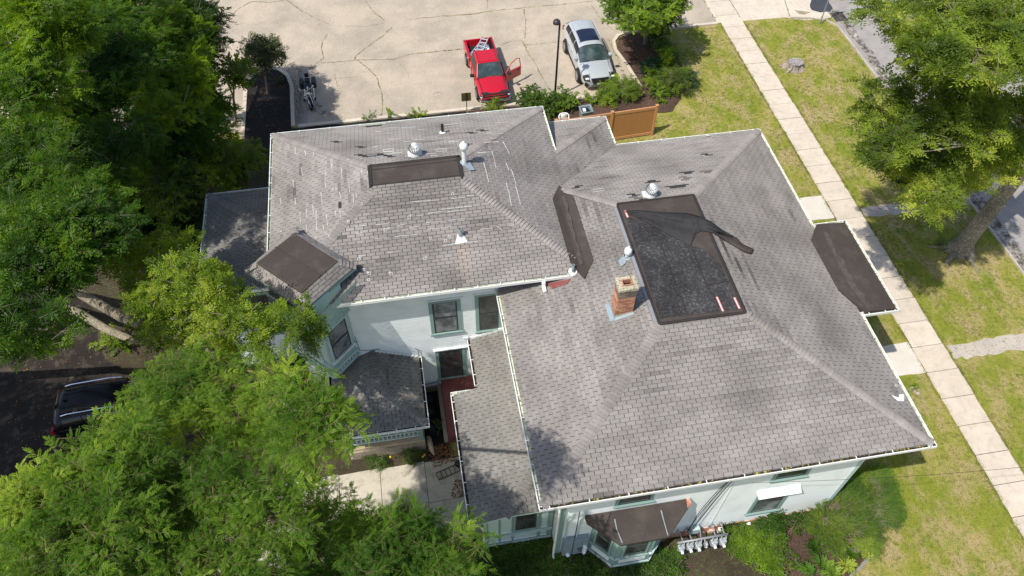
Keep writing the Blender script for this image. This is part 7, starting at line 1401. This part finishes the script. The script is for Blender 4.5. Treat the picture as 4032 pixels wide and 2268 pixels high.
bush('hedge_shrub', 'blue-green conifer shrub in the mulch', cb(2080, 760), .72, .85, 'needle', 'leaf_bluish', 14, 110, 1.1); bush('sumac', 'feathery light green sumac behind the blue-green shrub', cb(2190, 700), .55, 1.5, 'walnut', 'leaf_bright', 15, 24, .85, 5); bush('sumac', 'feathery light green sumac left of the large round shrub', cb(2120, 860), .55, .8, 'walnut', 'leaf_bright', 16, 24, .8, 5)
bush('shrub', 'large round olive shrub at the lawn corner', cb(2330, 900), 1.0, 1.15, 'small', 'leaf_yellow', 17, 80, 1.1, 14); bush('shrub', 'blue-green edge shrub beside the large round shrub', cb(2450, 890), .7, .95, 'small', 'leaf_bluish', 18, 80, 1.1); bush('shrub', 'low bright leafy shrub in front of the large round shrub', cb(2170, 980), .7, .7, 'broad', 'leaf_bright', 19, 50, .7)
bush('weed_clump', 'pale green weed on bare mulch left of the bin', cb(1435, 1005), .28, .4, 'weed', 'leaf_lime', 20, 120, 1.6, 3, cat='plant'); bush('weed_clump', 'lime green weed on the mulch behind the bin', cb(1500, 1060), .35, .45, 'broad', 'leaf_lime', 21, 50, .7, 4, cat='plant')
bush('shrub', 'small rosette of green leaves on the black mulch island', (900 + 510 / 2.576, 842 / 2.576), .3, .3, 'broad', 'leaf_olive', 22, 60, .6, 4, cat='plant')
for i, (x, y) in enumerate(((1450, 1210), (1640, 1190), (1860, 1185), (1930, 1180))): bush('weed_clump', ('green weed clump at the kerb above the left part of the roof', 'leafy weed clump at the kerb, second from the left', 'broad weed clump at the kerb left of the sign', 'bright weed clump at the kerb nearest the sign')[i], (900 + x / 2.576, y / 2.576 + 3), .35, .35, 'broad', 'leaf_bright', 24 + i, 50, .55, 4, cat='plant')
# front beds
def zz5(x, y): return (2600 + x / 2.342, 1800 + y / 2.342)
def polyscatter(name, poly, n, z0, z1, spray, leaf, sc=(.7, 1.2), top=None, seed=0, tilt=.35, hgt=None):
    r = random.Random(seed); P_, R_ = [], []
    for i in range(n):
        x, y = samplepoly(poly, r); z = r.uniform(z0, z1)
        if hgt: z = z0 + (z1 - z0) * hgt(x, y) * r.random() ** .5
        q = G(x, y, z); P_.append(tuple(q)); R_.append((r.gauss(0, tilt), r.gauss(-.1, tilt), r.uniform(0, 6.28)))
    return scatter(name, P_, R_, [r.uniform(*sc) for _ in P_], spray, leaf)
o = polyscatter('ground_cover', [zz5(*p) for p in ((640, 650), (850, 690), (1010, 730), (1080, 900), (1080, 1070), (940, 970), (800, 900), (660, 860), (610, 760))], 900, .05, .35, 'small', 'leaf_lime', (.8, 1.4)); tag(o, 'lime green ground cover beside the gas meters', 'ground cover')
o = polyscatter('ground_cover', [(1900, 2165), (2190, 2120), (2240, 2200), (2320, 2240), (2420, 2260), (2560, 2240), (2640, 2180), (2680, 2190), (2660, 2320), (1880, 2320)], 2600, .03, .35, 'small', 'leaf_gc', (.8, 1.6)); tag(o, 'dark leafy ground cover along the foot of the front wall', 'ground cover')
bush('fern', 'bright leafed fern between the hoop and the front bay', (2345, 2225), .35, .5, 'walnut', 'leaf_gc', 31, 30, .6, 4, cat='plant')
bush('sumac', 'dark pinnate sumac shoot against the foundation', zz5(960, 640), .45, .8, 'walnut', 'leaf_gc', 32, 30, .9, 4, cat='plant'); bush('shrub', 'lime leafed shrub at the foundation below the front window', zz5(1060, 690), .4, .6, 'small', 'leaf_lime', 33, 90, 1.1, 5, cat='plant'); bush('shrub', 'small dark shrub by the right end of the gas pipe', zz5(600, 650), .3, .6, 'small', 'leaf_dark', 34, 90, 1.0, 4, cat='plant')
bush('shrub', 'yellowing leafy plants at the wall foot below the corner board', zz5(1340, 590), .5, .6, 'small', 'leaf_yellow', 35, 80, 1.1, 5, cat='plant'); bush('shrub', 'green leafy plants at the wall foot right of the sumac shoot', zz5(1230, 600), .4, .5, 'small', 'leaf_gc', 36, 80, 1.1, 5, cat='plant')
# arching spreading shrub
sp = [zz5(*p) for p in ((1860, 120), (2000, 170), (2050, 300), (2100, 450), (2090, 600), (1990, 640), (1960, 800), (1900, 880), (1700, 830), (1480, 790), (1400, 660), (1480, 500), (1560, 400), (1700, 260))]
r = random.Random(5); root = tag(empty('spreading_shrub', tuple(G(*zz5(1700, 480)))), 'wide arching fine leafed shrub at the front corner of the house', 'shrub'); P_, R_, S_ = [], [], []; hub = Vector((12.9, 8.3, .6))
for i in range(5200):
    x, y = samplepoly(sp, r); q = G(x, y, 0)
    if mnoise.noise(Vector((q.x * 2.2, q.y * 2.2, 4))) < -.10 + .2 * r.random(): continue
    f = max(0, 1 - (q - hub).xy.length / 3.4); z = (.25 + 1.35 * f) * r.random() ** .35; q = G(x, y, z); a = math.atan2(q.y - hub.y, q.x - hub.x); P_.append(tuple(q)); R_.append((r.gauss(0, .3), -.35 + r.gauss(0, .35), a + r.gauss(0, .5))); S_.append(r.uniform(.7, 1.2))
scatter('foliage', P_[::2], R_[::2], S_[::2], 'tiny', 'leaf_locust', root); scatter('foliage', P_[1::2], R_[1::2], S_[1::2], 'small', 'leaf_pale', root)
for i in range(420):
    pass
P_, R_, S_ = [], [], []
for i in range(620): x, y = samplepoly([zz5(*p) for p in ((1940, 160), (2030, 180), (2100, 430), (2130, 540), (2090, 640), (2020, 620), (2020, 300))], r); q = G(x, y, r.uniform(.2, .8)); a = math.atan2(q.y - hub.y, q.x - hub.x); P_.append(tuple(q)); R_.append((r.gauss(0, .3), -.3 + r.gauss(0, .3), a + r.gauss(0, .4))); S_.append(r.uniform(.7, 1.2))
scatter('foliage', P_, R_, S_, 'tiny', 'leaf_locust', root)
mb = MB()
for i in range(24): a = r.uniform(-.9, 1.0); L_ = r.uniform(1, 2.4); mb.tube([hub - Vector((0, 0, .5)), hub + Vector((math.cos(a) * L_ * .5, math.sin(a) * L_ * .5, .7)), hub + Vector((math.cos(a) * L_, math.sin(a) * L_, .0))], [.010, .007, .003], 4, cap=False)
mb.build('stems', 'twig', root, kind='stuff')
# daylilies
def lily(c, label, rad=.42, leaf='leaf_lily', n=34, seed=0):
    r = random.Random(seed); p = G(*c); root = tag(empty('daylily', tuple(p)), label, 'plant', 'daylily clumps in the front bed'); mb = MB()
    for i in range(n):
        a = r.uniform(0, 6.28); L_ = rad * r.uniform(.7, 1.25); w_ = r.uniform(.022, .034); d = Vector((math.cos(a), math.sin(a), 0)); s = Vector((-d.y, d.x, 0)); pts = [(0, .02, 1), (.3, .26, 1), (.65, .34, .8), (1.0, .18 + r.uniform(-.1, .1), .15)]; b = len(mb.v)
        for t, h, ww in pts: q = p + d * L_ * t + Vector((0, 0, h * r.uniform(.8, 1.2))); mb.v += [tuple(q - s * w_ * ww), tuple(q + s * w_ * ww)]
        for k in range(3): mb.f.append((b + 2 * k, b + 2 * k + 1, b + 2 * k + 3, b + 2 * k + 2)); mb.t.append(r.uniform(0.02, .6)); mb.mi.append(0)
    mb.build('blades', leaf, root, kind='stuff')
TINTED.add('leaf_lily'); TINTED.add('leaf_gc')
for i, (x, y, ra, lf, lab) in enumerate(((1480, 1010, .5, 'leaf_lily', 'large yellow-green daylily clump at the centre of the front bed'), (1400, 850, .36, 'leaf_gc', 'dark green daylily clump on the mulch near the spreading shrub'), (1600, 860, .42, 'leaf_lily', 'yellow daylily clump touching the spreading shrub'), (1560, 1080, .45, 'leaf_lily', 'daylily clump at the bottom edge of the picture'), (1720, 900, .42, 'leaf_gc', 'dark daylily clump beside the curved edging'), (1700, 1020, .40, 'leaf_lily', 'small yellow daylily clump near the edging end'), (1340, 1060, .32, 'leaf_lily', 'lime daylily clump left of the large clump'))): lily(zz5(x, y), lab, ra, lf, 40, i)
bush('peony', 'rosette of lobed green leaves on the red mulch', zz5(1240, 960), .32, .35, 'broad', 'leaf_bright', 41, 60, .55, 4, cat='plant')
bush('weed_clump', 'single lime weed on the red mulch above the rosette', zz5(1105, 790), .16, .25, 'broad', 'leaf_lime', 42, 60, .5, 3, cat='plant')
bush('weed_clump', 'bright green tuft at the foot of the thick trunk', (24.55, 20.5), .35, .35, 'small', 'leaf_lime', 43, 90, .9, 4, cat='plant'); bush('weed_clump', 'stony tuft of bright grass by the small path', (3000 + 1240 / 2.07, 1200 + 690 / 2.07), .3, .12, 'weed', 'leaf_lime', 44, 200, 1.0, 4, cat='plant')
for i, (x, y) in enumerate(((1215, 690), (1238, 700), (1262, 712), (1225, 680), (1252, 698), (1270, 725))):
    c = G(3000 + x / 2.07, 1200 + y / 2.07); mb = MB(); mb.lathe([(.09, -.02), (.08, .05), (0, .08)], 7, Matrix.Translation(c)); tag(mb.build('garden_stone', 'stump_bark'), ('upper left', 'left of centre', 'right of centre', 'topmost', 'central', 'lower right')[i] + ' pinkish stone of the cluster on the grass by the front path', 'stone', 'stones clustered on the grass')
bush('shrub', 'green weeds along the foot of the porch base', (1480, 1810), .5, .3, 'small', 'leaf_gc', 45, 70, .9, 6, cat='plant'); bush('shrub', 'weeds with yellow flowers by the porch corner', (1610, 1800), .45, .25, 'small', 'leaf_gc', 46, 70, .8, 5, cat='plant')
for c_ in ((1665, 1799), (1672, 1792), (1537, 1800), (1912, 2244), (1905, 2250), (1898, 2240)):
    c0 = c_[0]; c = G(*c_, .3); mb = MB(); mb.lathe([(0, 0), (.04, .01), (.035, .04), (0, .05)], 8, Matrix.Translation(c)); tag(mb.build('flower', 'flower'), {1665: 'lower left yellow flower of the pair by the porch corner', 1672: 'upper right yellow flower of the pair by the porch corner', 1537: 'lone yellow flower at the foot of the porch base', 1912: 'orange flower furthest right in the ground cover by the lean-to', 1905: 'orange flower lowest in the ground cover by the lean-to', 1898: 'orange flower furthest left in the ground cover by the lean-to'}[c0], 'flower', 'yellow flowers by the porch' if c_[0] < 1800 else 'orange flowers by the lean-to')
bush('shrub', 'shaded shrub in the gap between the porch and the leaning tree', (1180, 1500), .9, .9, 'small', 'leaf_dark', 47, 60, 1.2, 9); bush('shrub', 'green shrub beside the driveway under the leaning trunk', (450, 1370), .7, .8, 'broad', 'leaf_bright', 48, 50, .8, 6)
bush('weed_clump', 'small plant in the dark gap by the porch', (1732, 1690), .3, .4, 'broad', 'leaf_gc', 49, 50, .6, 3, cat='plant')
# weeds in cracks, grass, fallen leaves
n = len(WEEDPTS); scatter('crack_weeds', [tuple(p) for p in WEEDPTS], np.stack([rng.normal(0, .2, n), rng.normal(0, .2, n), rng.uniform(0, 6.28, n)], 1), rng.uniform(.45, 1.0, n), 'weed', 'leaf_yellow')
n = len(EDGE); scatter('edge_grass', EDGE, np.stack([rng.normal(0, .15, n), rng.normal(0, .15, n), rng.uniform(0, 6.28, n)], 1), rng.uniform(.9, 2.0, n), 'blade', 'leaf_grass')
n = 70000; gx = rng.uniform(8, 27.4, n); gy = rng.uniform(4, 39.5, n); keep = ~((gx > 20.25) & (gx < 21.85)) & ~((gx < 14.6) & (gy < 23.0) & (gy > 9.0)) & ~((gx > 21.85) & (((gy > 22.5) & (gy < 23.5)) | ((gy > 14.0) & (gy < 15.2)))) & ~((gx > 14) & (gx < 20.3) & (((gy > 22.9) & (gy < 24.5)) | ((gy > 13.9) & (gy < 15.5)))) & ~((gx < 15.9) & (gy > 31.8)) & ~((gx < 13.6) & (gy < 9.2))
gx, gy = gx[keep], gy[keep]; n = len(gx); scatter('grass', np.stack([gx, gy, np.zeros(n)], 1), np.stack([rng.normal(0, .15, n), rng.normal(0, .15, n), rng.uniform(0, 6.28, n)], 1), rng.uniform(.7, 1.5, n), 'blade', 'leaf_grass')
def fallen(name, regs, seed=0, cols=((1, 1, 1), (1.3, 1.0, .8), (.6, .5, .5), (1.5, 1.3, .9), (.9, .6, .4)), z=.07):
    r = random.Random(seed); mb = MB()
    for poly, n_, zz_ in regs:
        for i in range(n_):
            x, y = samplepoly(poly, r); a = r.uniform(0, 6.28); s = r.uniform(.022, .045); c = Vector((x, y, zz_ + r.uniform(0, .02))); u = Vector((math.cos(a), math.sin(a), r.uniform(-.3, .3))) * s; v = Vector((-math.sin(a), math.cos(a), r.uniform(-.3, .3))) * s * .65; b = len(mb.v); mb.v += [tuple(c - u), tuple(c - v), tuple(c + u), tuple(c + v)]; mb.f.append((b, b + 1, b + 2, b + 3)); mb.t.append(r.choice(cols)); mb.mi.append(0)
    return mb.build(name, 'dead_leaf', None, kind='stuff')
fallen('fallen_leaves', [([(-8.3, 33.2), (-6.0, 33.2), (-6.0, 37.6), (-7.2, 39), (-8.3, 38)], 260, .065), ([(-5.8, 34), (-5.45, 34), (-5.4, 39.2), (-6.1, 39.6), (-6.3, 38.9)], 420, .012), ([(13.6, 36), (15.2, 35.6), (15.2, 39.3), (14.0, 39.4), (13.3, 38.5)], 420, .055), ([(4, 32.3), (14, 32.3), (14, 33.7), (4, 33.7)], 260, .055)], 1)
fallen('fallen_leaves', [([(-.5, 13.0), (.4, 13.2), (.25, 14.0), (-.7, 13.9)], 420, .03), ([(.0, 11.7), (.9, 11.7), (.9, 12.3), (.2, 12.4)], 200, .05), ([(-11.6, 18.6), (-9.4, 17.3), (-9.2, 15.5), (-10.2, 16.5)], 300, .012), ([(-24, 8), (-9.5, 10), (-10.5, 18), (-13, 21), (-24, 22)], 1100, .012)], 2)
r = random.Random(6); mb = MB()
for i in range(900):
    a = r.uniform(0, 6.28); x, y = r.uniform(8, 27), r.uniform(5, 39); s = .03; mb.v += [(x - s, y, .05), (x, y - s * .6, .06), (x + s, y, .05), (x, y + s * .6, .045)]; b = len(mb.v) - 4; mb.f.append((b, b + 1, b + 2, b + 3)); mb.t.append(1.0); mb.mi.append(0)
for i, (x, y) in enumerate(((3240, 2112), (3650, 2200))): pass
mb.f = mb.f[:70]; mb.t = mb.t[:70]; mb.mi = mb.mi[:70]; mb.build('fallen_leaves', 'leaf_lime', None, kind='stuff')
